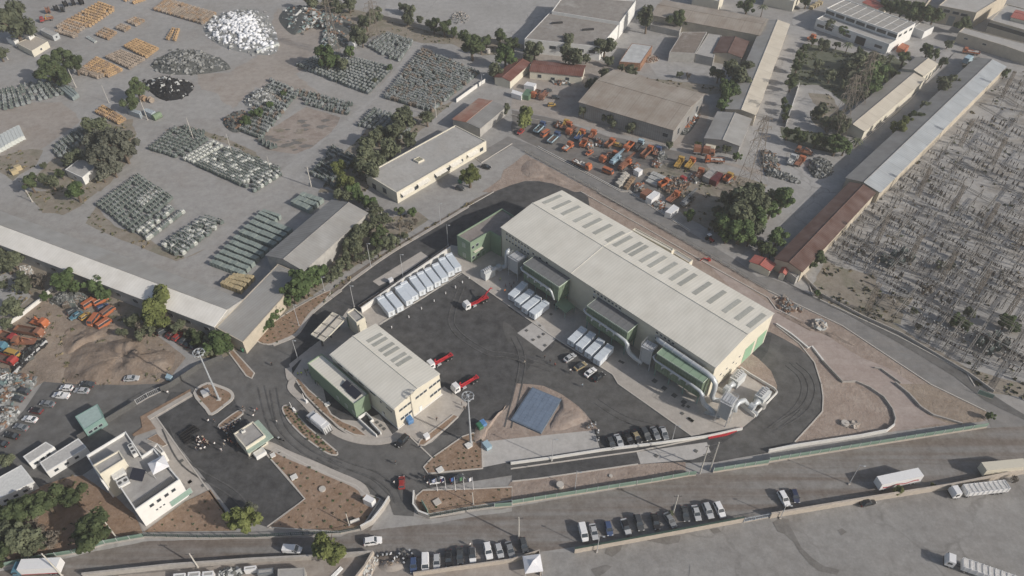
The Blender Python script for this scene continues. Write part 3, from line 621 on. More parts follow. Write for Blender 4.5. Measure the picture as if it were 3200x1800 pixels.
def elbow(c, a, b, r, n=7):
    """points of a bend from c+a to c+b (a, b vectors)"""
    out = []
    for i in range(n):
        t = i / (n - 1) * math.pi / 2; out.append(c + a * (1 - math.sin(t)) + b * (1 - math.cos(t)))
    return out
def filt(label, cor, h, roofm, duct_end, zb=4.3, mid=False):
    B = Bld('filter_unit', label, 'dust filter', cor, h, 'green filter units along the hall')
    L, W = B.L / 2, B.W / 2; m = MB(); m.box(-L, L, -W, W, zb, h - 0.25)
    for i in range(9): x = -L + 2 * L * (i + .5) / 9; m.box(x - .07, x + .07, -W - .09, -W, zb, h - .3); 
    for i in range(4): y = -W + 2 * W * (i + .5) / 4; m.box(L, L + .09, y - .08, y + .08, zb, h - .3)
    B.part('casing', m, green_p)
    for sgn, k in ((1, 0),):
        r = MB(); r.box(-L - .1, L + .1, -W - .1, W + .1, h - .245, h - .1)
        for i in range(6 if roofm is not green_l else 0): x = -L + 2 * L * (i + .6) / 6.6; r.box(x - .06, x + .06, -W, W, h - .1, h - .02)
        B.part('roof', r, roofm)
    f = MB()
    for x0, x1, y0, y1 in ((-L - .13, L + .13, -W - .2, -W - .1), (L + .1, L + .2, -W - .1, W + .1), (-L - .2, -L - .1, -W - .1, W + .1)): f.box(x0, x1, y0, y1, h - .42, h + .02)
    B.part('edge_trim', f, M('pale_green_trim', (0.45, 0.52, 0.43)))
    hp = MB(); hp.hexa([(-L + 1, -W * .35, 1.7), (L - 1, -W * .35, 1.7), (L - 1, W * .35, 1.7), (-L + 1, W * .35, 1.7), (-L, -W, zb - .02), (L, -W, zb - .02), (L, W, zb - .02), (-L, W, zb - .02)]); B.part('hopper', hp, green_w)
    lg = MB(); lg.box(-.12, .12, -.12, .12, 0, zb); lm = lg.mesh('leg', teal_m)
    for x in rng(-L + .3, L - .3, 4):
        for y in (-W + .3, W - .3): link('leg', lm, B.t, (x, y, 0))
    yd = -W - 1.0; zd = h - 2.6
    pts = [Vector((-L - .8, -W + .5, zd + .6)), Vector((-L - .9, -W - .5, zd + .5)), Vector((-L + .2, yd, zd + .3)), Vector((L * .6, yd, zd))]
    if duct_end == 'short': pts += [Vector((L * .72, yd, zd - .6)), Vector((L * .9, yd, zd - 3.4))]; rr = [.28, .28, .32, .4, .36, .26]
    else: pts += [Vector((L + .3, yd, zd - .5)), Vector((L + 1.2, yd, zd - 1.4)), Vector((L + 1.5, yd, zd - 3.0)), Vector((L + 2.3, yd + .3, zd - 4.8)), Vector((L + 4.2, yd + .8, zd - 6.0)), Vector((L + 6.8, yd + 1.0, zd - 6.6))]; rr = [.26, .26, .3, .42, .5, .66, .72, .72, .72, .6]
    d = MB(); d.tube(pts, rr, 10); B.part('duct', d, duct_m, True)
    for x in (-L * .55, -L * .15, L * .22, L * .55):
        e = MB(); e.tube([(x, yd, zd), (x - .5, yd - .35, zd - .4), (x - .6, yd - .2, zd - 1.1), (x - .3, -W, zd - 1.4)], [.24, .24, .26, .26], 8); B.part('branch_duct', e, duct_m, True)
    return B
f1 = filt('green filter unit with ribbed grey roof and thin drooping pipe, nearest the green office block', '22 1040,762 1528,1078 1668,962 1195,655', 11.0, M('grey_membrane', (0.155, 0.16, 0.165)), 'short')
f2 = filt('green filter unit with plain grey roof in the middle of the hall front', '21 465,512 1075,900 1225,765 625,378', 11.0, M('grey_membrane', (0.155, 0.16, 0.165)), 'long')
f3 = filt('green filter unit with pale green roof panels at the open end of the hall', '20 240,450 865,850 972,745 345,357', 10.6, green_l, 'long', zb=3.4)
def scrub(label, cor, h, sun=True):
    B = Bld('scrubber_tower', label, 'scrubber', cor, h, 'scrubber towers'); L, W = B.L / 2, B.W / 2
    m = MB(); m.box(-L + .3, L - .3, -W + .3, W - .3, 2.6, h - .35); B.part('body', m, grey_mt)
    m = MB(); m.box(-L, L, -W, W, h - .35, h - .2)
    for i in range(4): x = -L + .25 + (2 * L - .5) * i / 4; m.box(x + .06, x + (2 * L - .5) / 4 - .06, -W + .5, W - .5, h - .2, h + .25)
    B.part('platform', m, alu)
    r = MB()
    for zz in (h + .5, h + 1.1):
        for a, b in (((-L, -W), (L, -W)), ((L, -W), (L, W)), ((L, W), (-L, W)), ((-L, W), (-L, -W))): r.bar((*a, zz), (*b, zz), .07)
    for x in (-L, 0, L):
        for y in (-W, W): r.bar((x, y, h - .2), (x, y, h + 1.1), .07)
    B.part('railing', r, alu)
    hp = MB(); hp.hexa([(-.5, -.5, .9), (.5, -.5, .9), (.5, .5, .9), (-.5, .5, .9), (-L + .3, -W + .3, 2.58), (L - .3, -W + .3, 2.58), (L - .3, W - .3, 2.58), (-L + .3, W - .3, 2.58)]); B.part('hopper', hp, grey_mt)
    lg = MB(); lg.box(-.1, .1, -.1, .1, 0, h - .4); lm = lg.mesh('leg', alu)
    for x in (-L + .15, L - .15):
        for y in (-W + .15, W - .15): link('leg', lm, B.t, (x, y, 0))
    ld = MB()
    for x in (-.25, .25): ld.bar((L + .25, x, 0), (L + .25, x, h + .9), .07)
    for i in range(int(h / .45)): ld.bar((L + .25, -.25, .4 + i * .45), (L + .25, .25, .4 + i * .45), .05)
    B.part('ladder', ld, alu); return B
s1 = scrub('grey scrubber tower with pale roof hatches beside the green office block', '22 838,668 958,748 1082,658 930,565', 8.8)
s2 = scrub('grey scrubber tower standing between two green filter units', '21 1265,1112 1432,1200 1552,1108 1372,1012', 9.0)
s3 = scrub('sunlit grey scrubber tower at the open end of the hall', '20 1085,1100 1250,1190 1365,1072 1200,990', 9.5)
def duct(label, P, r, mat=None, name='ventilation_duct', rings=True):
    c = Vector((P[0].x, P[0].y, 0)); t = thing(name, label, 'duct', c)
    d = MB(); d.tube([p - c for p in P], r, 12); d.build('pipe', mat or duct_m, t, True)
    rr = r if not isinstance(r, list) else r[0]
    if rings:
        k = MB(); acc = 0
        for i in range(len(P) - 1):
            L = (P[i + 1] - P[i]).length
            for j in range(int(L / 3.2)):
                q = P[i].lerp(P[i + 1], (j + .5) / max(1, int(L / 3.2))) - c; dd = (P[i + 1] - P[i]).normalized(); k.tube([q - dd * .12, q + dd * .12], rr + .09, 12)
        if k.v: k.build('flange', alu, t)
    return t
def Hp(u, y, z_):  # point in hall coordinates -> world
    c, n = math.cos(H.a), math.sin(H.a); x = -H.L / 2 + u; yy = -H.W / 2 + y
    return Vector((H.c.x + x * c - yy * n, H.c.y + x * n + yy * c, z_))
ua = (H.loc(g1(20, 270, 250, 11.2))[0] + H.L / 2); ub = (H.loc(g1(20, 1010, 700, 11.2))[0] + H.L / 2)
duct('large pale duct running below the eave of the hall and bending down at its corner', [Hp(ua - .3, 0.1, 10.4), Hp(ua - .2, -.9, 10.9), Hp(ua + .9, -1.35, 11.2), Hp(ub - 1, -1.35, 11.0), Hp(ub + 1.2, -1.4, 10.5), Hp(ub + 2.4, -1.5, 9.2), Hp(ub + 2.7, -1.7, 7.2), Hp(ub + 2.6, -1.8, 4.2), Hp(ub + 3.2, -1.4, 2.6), Hp(ub + 5.2, -.2, 2.4)], .78)
def fan(label, p, ang, sc=1.0):
    t = thing('fan_unit', label, 'fan unit', p, ang, 'fan units of the filter plant')
    m = MB(); m.box(-3, 1.6, -1.5, 1.5, 0.2, 3.4); m.build('housing', M('pale_grey_metal', (0.56, 0.58, 0.58), r=.5, var=.04), t)
    m = MB()
    for i in range(5): m.box(-2.8 + i * .8, -2.3 + i * .8, -.6, .6, 3.4, 4.2)
    m.build('louvre', alu, t)
    m = MB(); m.tube([(1.6, 0, 1.9), (3.0, 0, 2.0), (4.2, -.1, 1.9)], [1.2, .8, .8], 10); m.build('inlet_duct', duct_m, t, True)
    m = MB(); m.tube([(4.6, -.9, 1.5), (4.6, .7, 1.5)], 1.3, 12); m.box(4.9, 5.9, -.6, .5, .2, 1.3); m.build('fan_casing', duct_m, t)
    m = MB(); m.tube([(5.2, .9, .9), (5.2, 2.2, .9)], .5, 8); m.box(4.6, 5.8, .5, 2.4, .1, .35); m.build('motor', grey_mt, t)
    if sc != 1: t.scale = (sc,) * 3
    return t
dA = math.atan2(*(reversed((g1(20, 1180, 960) - g1(20, 1330, 810)).to_2d()[:])))
fan('pale fan unit beside the end wall of the hall', g1(20, 1300, 880), dA)
fan('pale fan unit near the stack on the end terrace', g1(20, 1640, 1120), dA)
fan('shaded pale fan unit facing the green office block', g1(22, 570, 930), math.radians(40), .95)
duct('curved duct from the sunlit scrubber tower to the fan on the end terrace', [g1(20, 1300, 1260, 4), g1(20, 1310, 1180, 5.4), g1(20, 1350, 1130, 6.0), g1(20, 1430, 1100, 4.6), g1(20, 1470, 1150, 2.2)], [.7, .72, .75, .72, .7], rings=False)
duct('bent duct beside the scrubber tower facing the green office block', [g1(22, 850, 560, 8.6), g1(22, 815, 600, 8.4), g1(22, 808, 650, 7), g1(22, 808, 760, 3.4), g1(22, 800, 800, 1.8), g1(22, 740, 810, 1.6)], [.75, .8, .85, .85, .85, .8], rings=False)
t = thing('exhaust_stack', 'short open round stack at the corner of the end terrace', 'stack', g1(20, 1675, 1200)); m = MB(); m.tube([(0, 0, 0), (0, 0, 1.7), (0, 0, 1.72), (0, 0, 1.0)], [.95, .95, .75, .75], 16); m.build('shell', grey_w, t)
t = thing('terrace_wall', 'low white wall around the end terrace of the hall', 'wall'); ribbon(gg('20 1370,670 1500,760 1835,960 1875,1010 1560,1340'), 0.3, 0, 1.1).build('wall', wall_w, t)
t = thing('terrace_wall', 'white retaining wall below the sunlit scrubber tower', 'wall'); ribbon(gg('20 1060,960 1320,1130 1570,1340'), 0.35, 0, 1.5).build('wall', wall_w, t)
t, Q = poly_flat('shelter', 'green porch roof on posts under the filter unit nearest the office block', 'shelter', '22 1470,1310 1610,1440 1745,1350 1590,1220', 3.2, green_w, green_w, .1, 2.9)
lg = MB(); lg.box(-.1, .1, -.1, .1, 0, 2.9); lm = lg.mesh('leg', teal_m)
for q in Q: link('leg', lm, t, (q.x * .93, q.y * .93, 0))
t = thing('steel_stairs', 'grey steel stairs and railings beside the sunlit scrubber tower', 'stairs', g1(20, 1000, 1330), H.a)
m = MB(); [m.box(-2.5 + i * .45, -2.1 + i * .45, -1, 1, .3 + i * .22, .38 + i * .22) for i in range(11)]; m.build('step', alu, t)
m = MB()
for y in (-1, 1): m.bar((-2.5, y, 1.4), (2.4, y, 3.8), .08); [m.bar((-2.5 + i, y, .3 + i * .49), (-2.5 + i, y, 1.4 + i * .49), .06) for i in range(6)]
m.build('railing', alu, t)

# ------------------------------------------------------------------ plant office block, garage, annex, canopy
t, Q = poly_flat('office_block', 'green two-storey block with flat grey-brown roof joined to the hall end', 'office block', '22 120,372 305,478 580,315 725,398 935,128 740,5', 9.3, green_w, MG('brown_grey_roof', (0.25, 0.215, 0.195), (0.22, 0.19, 0.17), (0.2, 0.17, 0.155), .4, bump=.05), .5)
def wallof(Q, dirx, diry):
    best = None
    for i in range(len(Q)):
        d = Q[(i + 1) % len(Q)] - Q[i]; n = Vector((d.y, -d.x, 0)).normalized(); s_ = n.x * dirx + n.y * diry + d.length * .002
        if best is None or s_ > best[0]: best = (s_, i)
    return best[1]
def outdir(t, az):  # world azimuth -> local direction
    a = math.radians(az) - t.rotation_euler.z; return math.cos(a), math.sin(a)
i = wallof(Q, *outdir(t, -46)); polywin(t, Q, i, [(.12, 6.0), (.33, 6.0), (.12, 1.2), (.36, 1.2)], 1.3, 1.3); polywin(t, Q, i, [(.62, .05)], 1.6, 2.3, 'door', alu, M('door_green', (.16, .23, .16)))
m = MB(); a_, b_ = Q[i], Q[(i + 1) % len(Q)]; d = (b_ - a_).normalized(); nn = Vector((d.y, -d.x, 0)); p0 = a_ + d * 1.2
m.hexa([tuple(p0), tuple(p0 + nn * .9), tuple(p0 + d * 4 + nn * .9), tuple(p0 + d * 4)] and [(*(p0 + k)[:2], 4.4) for k in (Vector(), nn * .9, nn * .9 + d * 4, d * 4)] + [(*(p0 + k)[:2], 4.6) for k in (Vector(), nn * .9, nn * .9 + d * 4, d * 4)]); m.build('door_hood', cream_w, t)
i = wallof(Q, *outdir(t, -136)); polywin(t, Q, i, [(.5, 5.5), (.5, .8)], 1.4, 2.0, 'window', alu, M('pale_blind', (.35, .40, .33)))
GA = Bld('vehicle_garage', 'cream two-storey garage with six grey skylight strips in its ribbed roof', 'garage', '23 592,122 1505,892 2152,402 6 905,990', 9.8)
GA.gable(1.1, cream_w, hall_roof, over=.2); GA.ov = .2
for a, b in (((840, 1128), (950, 1068)), ((880, 1158), (990, 1098)), ((932, 1200), (1040, 1138)), ((968, 1232), (1078, 1170)), ((1025, 1278), (1130, 1212)), ((1060, 1308), (1172, 1242))):
    x0, y0 = GA.loc(g1(6, *a, 10.8)); x1, y1 = GA.loc(g1(6, *b, 10.2)); X = (x0 + x1) / 2; W2 = GA.W / 2; zf = lambda y: 9.8 + 1.1 * (1 - y / W2)
    y0, y1 = max(.8, y0), min(W2 - .8, max(y1, y0 + 4)); m = MB(); m.hexa([(X - .7, y0, zf(y0) - .05), (X + .7, y0, zf(y0) - .05), (X + .7, y1, zf(y1) - .05), (X - .7, y1, zf(y1) - .05), (X - .7, y0, zf(y0) + .08), (X + .7, y0, zf(y0) + .08), (X + .7, y1, zf(y1) + .08), (X - .7, y1, zf(y1) + .08)]); m.build('skylight', sky_l, GA.t)
for u in (.13, .48, .78): GA.win(1, [(GA.W * u + k * 1.5, 6.6) for k in (0, 1, 2)], 1.4, 1.0)
for u in (.13, .78): GA.win(1, [(GA.W * u + k * 1.5, 2.6) for k in (0, 1, 2)], 1.4, 1.1)
GA.win(1, [(GA.W * .52, 0.02)], 1.2, 2.3, 'door', alu, white_b)
GA.win(0, [(GA.L * u, 7.4) for u in (.14, .31, .48, .66)] + [(GA.L * .9, 6.2)], 2.6, .8); GA.win(0, [(GA.L * .78, 6.5), (GA.L * .8, 2)], .7, .9)
GA.win(0, [(GA.L * .78, .02)], 1.1, 2.2, 'door', alu, white_b)
g_ = MB(); g_.box(-GA.L / 2 - .1, GA.L / 2 + .1, -GA.W / 2 - .28, -GA.W / 2 + .02, 9.45, 9.72); GA.part('gutter', g_, M('gutter', (.5, .5, .47)))
g_ = MB(); g_.box(-GA.L / 2 + .1, GA.L / 2 + .05, -GA.W / 2 - .02 + .1, GA.W / 2 + .05, 0, .5); GA.part('plinth', g_, wall_w)
AN = Bld('garage_annex', 'single-storey green annex with cream ribbed roof along the garage', 'annex', '23 265,247 925,822 1140,690 485,112', 7.0); AN.flat(green_w, hall_roof, .35, .2)
AN.win(0, [(AN.L * u, 1.6) for u in (.62, .8, .95)], 1.1, 1.5, 'window', alu, M('pale_blind', (.35, .40, .33)))
t = thing('solar_heater', 'pair of dark solar panels on the roof of the green annex', 'solar panels', AN.c + Vector((0, 0, 6.65)), AN.a)
for k, (p, l_) in enumerate((('23 755,555 815,615 895,545 830,495', 2.5), ('23 825,620 950,750 1040,690 905,560', 4.6))):
    P = [AN.loc(q) for q in gg(p, 7.3)]; xs = [q[0] for q in P]; ys = [q[1] for q in P]; m = MB(); x0, x1, y0, y1 = min(xs), max(xs), min(ys), max(ys)
    m.hexa([(x0, y0, .25), (x1, y0, .25), (x1, y1, .9), (x0, y1, .9), (x0, y0, .33), (x1, y0, .33), (x1, y1, .98), (x0, y1, .98)]); m.build('panel', M('solar_panel', (.03, .032, .045), r=.35), t)
    m = MB(); [m.box(x - .05, x + .05, y - .05, y + .05, 0, zz) for x in (x0 + .2, x1 - .2) for y, zz in ((y0 + .1, .27), (y1 - .1, .9))]; m.build('leg', alu, t)
t, Q = poly_flat('stair_tower', 'narrow cream tower with grey roof at the corner of the garage', 'stair tower', '6 682,908 742,873 822,945 757,985', 7.5, cream_w, flat_grey, .5)
poly_flat('stair_tower', 'low green and cream porch between the canopy and the garage tower', 'porch', '6 680,945 700,935 790,1000 760,1015', 4.2, green_w, flat_pale, .2)
t, Q = poly_flat('fuel_canopy', 'cream canopy roof on dark columns over the fuel lane', 'canopy', '6 413,1073 577,905 680,952 510,1127', 5.2, cream_w, M('canopy_top', (.60, .55, .47)), .12, 4.7)
m = MB(); cc = [(Q[k] + Q[(k + 1) % 4]) / 2 for k in range(4)]
a_, b_ = (cc[0], cc[2]) if (cc[0] - cc[2]).length > (cc[1] - cc[3]).length else (cc[1], cc[3]); d = (b_ - a_).normalized(); nn = Vector((-d.y, d.x, 0))
m.bar(tuple(a_) [:2] + (5.15,), tuple(b_)[:2] + (5.15,), .4); m.build('gutter', steel_d, t)
for u in (.12, .5, .88):
    c = a_.lerp(b_, u); m = MB(); m.tube([(c.x, c.y, 0), (c.x, c.y, 4.7)], .28, 8); m.build('column', steel_d, t)
    m = MB()
    for sgn in (-1, 1): m.bar((c.x, c.y, 5.3), (c.x + nn.x * 2.6 * sgn, c.y + nn.y * 2.6 * sgn, 5.3), .1); m.bar((c.x, c.y, 6.2), (c.x + nn.x * 2.6 * sgn, c.y + nn.y * 2.6 * sgn, 5.35), .09)
    m.bar((c.x, c.y, 5.2), (c.x, c.y, 6.2), .1); m.build('truss', steel_d, t)
t = thing('basement_stair', 'white walled stair well sunk beside the green annex', 'stairwell'); ribbon(gg('23 1000,1050 1110,975 1210,1075 1170,1100 1320,1260'), .3, 0, 1.2).build('wall', white_b, t); ribbon(gg('23 1000,1055 1260,1295'), .3, 0, 1.2).build('wall', white_b, t)
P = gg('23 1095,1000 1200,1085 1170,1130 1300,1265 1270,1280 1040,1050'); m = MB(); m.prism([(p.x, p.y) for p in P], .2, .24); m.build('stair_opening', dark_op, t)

# ------------------------------------------------------------------ administration building, guard house, tank cover
t, Q = poly_flat('administration_building', 'white two-storey office with parapets, roof machines and a white tent on top', 'office building', '24 40,437 565,117 735,372 780,442 935,338 1235,700 1287,757 690,1167 375,695 240,780', 8.2, white_b, flat_grey, .9)
i = wallof(Q, *outdir(t, -46)); polywin(t, Q, i, [(u, 5.4) for u in (.30, .46, .63, .79)], 1.2, 1.2); polywin(t, Q, i, [(u, 3.0) for u in (.34, .42, .5)], .6, .6); polywin(t, Q, i, [(.85, .6)], 6.0, 2.3, 'window', alu, M('pale_green_glass', (.25, .36, .31)))
i2 = wallof(Q, *outdir(t, -136)); polywin(t, Q, i2, [(.3, 4.8), (.6, 4.8), (.85, 4.8)], 1.2, 1.6)
m = MB(); a_, b_ = Q[i], Q[(i + 1) % len(Q)]; d = (b_ - a_).normalized(); nn = Vector((-d.y, d.x, 0))
for k in range(5): p0 = a_ + nn * (1.0 + .35 * k) + d * .6; p1 = b_ + nn * (1.0 + .35 * k) - d * .8; m.bar((p0.x, p0.y, 7.75), (p1.x, p1.y, 7.75), .13)
m.build('pergola_bar', steel_d, t)
poly_flat('stair_penthouse', 'cream stair penthouse raised above the administration roof', 'penthouse', '24 122,570 475,367 548,487 220,692', 11.0, cream_w, flat_grey, .45)
poly_flat('entrance_porch', 'grey entrance frame beside the sunken court of the administration building', 'porch', '24 985,272 1080,385 1035,415 935,330', 4.5, wall_w, flat_grey, .3)
def gazebo(label, p, ang, w, zb, hh=2.3):
    t = thing('gazebo', label, 'tent', (p.x, p.y, zb), ang); r = MB(); q = w / 2
    for k in range(4):
        a0, a1 = k * math.pi / 2 + math.pi / 4, (k + 1) * math.pi / 2 + math.pi / 4; A_ = (math.cos(a0) * q * 1.414, math.sin(a0) * q * 1.414); B_ = (math.cos(a1) * q * 1.414, math.sin(a1) * q * 1.414)
        r.quad((*A_, hh), (*B_, hh), (B_[0] * .45, B_[1] * .45, hh + .55), (A_[0] * .45, A_[1] * .45, hh + .55)); r.tri((A_[0] * .45, A_[1] * .45, hh + .55), (B_[0] * .45, B_[1] * .45, hh + .55), (0, 0, hh + 1.3)); r.quad((*A_, hh - .3), (*B_, hh - .3), (*B_, hh), (*A_, hh))
    r.build('canopy', M('white_canvas', (.74, .74, .76), var=.04), t); l = MB(); l.box(-.05, .05, -.05, .05, 0, hh); lm = l.mesh('leg', alu)
    for x in (-q, q):
        for y in (-q, q): link('leg', lm, t, (x * .96, y * .96, 0))
    return t
gazebo('white pop-up tent on the roof of the administration building', g1(24, 1000, 560, 9.6), math.radians(38), 4.2, 7.3)
def ac(label, p, ang, L=3.0, W=1.1, hh=1.3, fans=3):
    t = thing('roof_air_conditioner', label, 'air conditioner', p, ang); m = MB(); m.box(-L / 2, L / 2, -W / 2, W / 2, 0, hh); m.build('casing', M('off_white_metal', (.6, .6, .58)), t)
    for k in range(fans): m = MB(); m.cyl(((k + .5) * L / fans - L / 2, 0), min(W, L / fans) * .36, hh, hh + .06, 12); m.build('fan', steel_d, t)
    return t
ac('row of three roof condensers beside the sunken court', g1(24, 675, 390, 7.6) + Vector((0, 0, 0)), math.radians(-50), 4.2, 1.2, 1.3)
ac('grey box cooler on the administration roof beside the penthouse', g1(24, 480, 700, 7.6), math.radians(40), 3.2, 2.2, .9, 0)
ac('grey twin-fan roof machine at the edge of the administration roof', g1(24, 540, 810, 7.6), math.radians(40), 2.8, 2.2, .8, 2)
t = thing('solar_collector', 'dark tilted solar panel on the administration roof', 'solar panel', g1(24, 740, 720, 7.5), math.radians(-12)); m = MB(); m.hexa([(-1.9, -1.3, .2), (1.9, -1.3, .2), (1.9, 1.3, 1.6), (-1.9, 1.3, 1.6), (-1.9, -1.3, .28), (1.9, -1.3, .28), (1.9, 1.3, 1.68), (-1.9, 1.3, 1.68)]); m.build('panel', M('solar_panel', (.03, .032, .045), r=.35), t); m = MB(); [m.box(x - .05, x + .05, y - .05, y + .05, -.2, zz) for x in (-1.6, 1.6) for y, zz in ((-1.2, .2), (1.2, 1.55))]; m.build('leg', alu, t)
GH = Bld('guard_house', 'small cream gatehouse with flat grey roof and green canopy edge', 'gatehouse', '25 1270,1107 1610,890 1390,645 1052,868', 4.4); GH.flat(cream_w, flat_grey, .35, .3)
m = MB(); m.box(-GH.L / 2 - .1, GH.L / 2 + 1.6, -GH.W / 2 - 1.3, -GH.W / 2 - .02, 3.0, 3.3) if GH.loc(g1(25, 1500, 1050, 3))[1] < 0 else m.box(-GH.L / 2 - .1, GH.L / 2 + 1.6, GH.W / 2 + .02, GH.W / 2 + 1.3, 3.0, 3.3)
m.box(GH.L / 2 + .02, GH.L / 2 + 1.6, -GH.W / 2 - .02, GH.W / 2 + .3, 3.0, 3.298); GH.part('canopy', m, M('green_canopy', (.33, .41, .35)))
m = MB(); m.box(GH.L / 2 - 3.4, GH.L / 2 - .6, -GH.W / 2 - .08, -GH.W / 2 - .01, 1, 2.4); GH.part('window', m, glass)
ac('white condenser on the gatehouse roof', g1(25, 1235, 840, 4.2), math.radians(35), 1.1, .5, .8, 1)
poly_flat('kiosk_shelter', 'low white ribbed shelter in front of the gatehouse', 'shelter', '25 1390,1200 1560,1090 1625,1170 1450,1275', 1.6, white_b, white_sheet, .05)
TK = Bld('tank_cover', 'blue gridded cover lying over a tank in the pink soil', 'tank cover', '11 0,270 222,370 370,110 142,18', 0.9); L, W = TK.L / 2, TK.W / 2
m = MB(); m.box(-L, L, -W, W, 0, .8); TK.part('rim', m, M('blue_rim', (.13, .17, .22)))
m = MB(); [m.box(-L + .3 + i * (2 * L - .6) / 6 + .03, -L + .3 + (i + 1) * (2 * L - .6) / 6 - .03, -W + .3 + j * (2 * W - .6) / 12 + .02, -W + .3 + (j + 1) * (2 * W - .6) / 12 - .02, .8, .88) for i in range(6) for j in range(12)]
TK.part('cover', m, M('blue_sheet', (.155, .20, .27), r=.5, var=.12, scale=.6))

# ------------------------------------------------------------------ warehouses and sheds around
def shed(label, cor, h, rise, wm, rm, name='warehouse', cat='warehouse', split=None, off=0.0, over=.4, wins=()):
    B = Bld(name, label, cat, cor, h); B.gable(rise, wm, rm, over=over, split=split, off=off); B.ov = over
    for side, specs, w_, hh in wins: B.win(side, [(u * (B.L if side in (0, 2) else B.W), zz) for u, zz in specs], w_, hh)
    return B
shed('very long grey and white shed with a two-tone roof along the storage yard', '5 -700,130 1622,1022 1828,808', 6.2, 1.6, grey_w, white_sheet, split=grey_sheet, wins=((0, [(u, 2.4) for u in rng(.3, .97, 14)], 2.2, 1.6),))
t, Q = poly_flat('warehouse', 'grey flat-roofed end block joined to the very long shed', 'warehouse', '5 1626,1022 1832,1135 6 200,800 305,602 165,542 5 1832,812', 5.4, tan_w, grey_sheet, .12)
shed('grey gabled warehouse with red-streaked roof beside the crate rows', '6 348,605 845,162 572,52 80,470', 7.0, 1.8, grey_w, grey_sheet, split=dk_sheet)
B4 = Bld('workshop', 'long white flat-roofed workshop with awnings down its yard side', 'workshop', '26 937,455 1022,492 1200,348 1127,300', 5.2); B4.flat(cream_w, flat_pale, .35, .4)
sd = 1 if B4.L < B4.W else 0
B4.win(0, [(B4.L * .25, .1), (B4.L * .6, 1.2)], 2.4, 2.6)
B4.win(1, [(B4.W * u, 1.4) for u in (.06, .2, .3, .42, .55, .7, .82, .94)], 2.2, 1.8)
for u in (.1, .27, .46, .63, .83):
    m = MB(); y0 = -B4.W / 2 + B4.W * u - 3.2; m.hexa([(B4.L / 2, y0, 3.9), (B4.L / 2 + 1.7, y0, 3.1), (B4.L / 2 + 1.7, y0 + 6, 3.1), (B4.L / 2, y0 + 6, 3.9), (B4.L / 2, y0, 3.98), (B4.L / 2 + 1.7, y0, 3.18), (B4.L / 2 + 1.7, y0 + 6, 3.18), (B4.L / 2, y0 + 6, 3.98)]); B4.part('awning', m, M('cream_awning', (.68, .65, .58)))
poly_flat('roof_hatch', 'small square hatch on the roof of the long white workshop', 'roof hatch', '2 1185,1200 1230,1180 1270,1200 1225,1222', 5.7, cream_w, M('moss_roof', (.28, .27, .2)), .2, 4.8)
shed('rust-red and grey open shed beyond the white workshop', '2 1690,985 1868,810 1700,735 1480,885', 4.6, .9, grey_w, dk_sheet, 'open_shed', 'shed', split=rust_sheet)
shed('red-tiled wing slanting towards the corner of an L-shaped house', '2 1765,595 1932,470 3 165,445 2 1905,640 ' .replace('2 1905,640', '3 15,600'), 4.2, 1.0, cream_w, red_tile, 'tiled_house', 'house')
B6 = shed('red-tiled wing with dark windows facing the small vehicle yard', '3 150,545 540,572 552,497 140,445', 4.2, 1.0, cream_w, red_tile, 'tiled_house', 'house', wins=((0, [(.2, 1), (.45, .2), (.72, 1)], 2.0, 1.8),))
shed('large grey hangar with a weathered tan roof', '3 520,777 1235,987 1447,710 748,516', 7.6, 2.6, MR('grey_wall_sheet', (.30, .30, .295), 1.0, .14, 0, stain=(.2, .17, .14), sf=.5), tan_sheet, 'hangar', 'hangar', wins=((0, [(.92, 3)], 2.6, 2.0), (1, [(.2, 2), (.5, 2), (.8, 2)], 2.2, 3.0)))
shed('small grey gabled shed below the long cream roof', '3 1725,1107 1815,885 1545,850 1448,1040', 5.2, 1.2, MR('grey_wall_sheet', (.30, .30, .295), 1.0, .14, 0), grey_sheet, 'shed', 'shed')
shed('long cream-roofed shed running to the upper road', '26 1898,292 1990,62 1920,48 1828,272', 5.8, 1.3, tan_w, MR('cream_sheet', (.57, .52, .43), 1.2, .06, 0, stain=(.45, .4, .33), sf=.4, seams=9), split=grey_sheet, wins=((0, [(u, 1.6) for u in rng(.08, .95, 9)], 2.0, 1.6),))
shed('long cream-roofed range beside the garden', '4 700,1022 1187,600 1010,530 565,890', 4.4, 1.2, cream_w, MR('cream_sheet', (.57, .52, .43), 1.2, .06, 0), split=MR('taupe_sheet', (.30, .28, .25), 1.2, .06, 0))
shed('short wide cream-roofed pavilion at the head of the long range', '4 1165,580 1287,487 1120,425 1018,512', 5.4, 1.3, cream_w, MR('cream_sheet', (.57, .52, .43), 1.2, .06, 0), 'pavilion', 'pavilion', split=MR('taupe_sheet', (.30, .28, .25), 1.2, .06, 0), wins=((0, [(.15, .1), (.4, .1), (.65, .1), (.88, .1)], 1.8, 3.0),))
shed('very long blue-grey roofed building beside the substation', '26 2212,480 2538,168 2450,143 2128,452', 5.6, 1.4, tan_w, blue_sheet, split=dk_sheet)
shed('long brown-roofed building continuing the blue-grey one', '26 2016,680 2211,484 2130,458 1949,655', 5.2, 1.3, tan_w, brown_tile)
for lab, cor, h, wm, rm in (('red-roofed cream kiosk beside the service road', '7 1798,512 1840,465 1990,550 1940,610', 3.2, cream_w, red_sheet), ('small red-roofed hut at the foot of the brown roof', '8 80,605 110,560 160,580 135,630', 3.2, cream_w, red_sheet)):
    shed(lab, cor, h, .6, wm, rm, 'kiosk', 'kiosk', wins=((0, [(.2, 1), (.45, 1), (.7, 1), (.9, 1)], .9, 1.0),))
poly_flat('hut', 'grey flat-roofed hut with railings beside the brown roof', 'hut', '8 150,600 200,560 265,600 215,650', 3.2, grey_w, flat_old, .2)
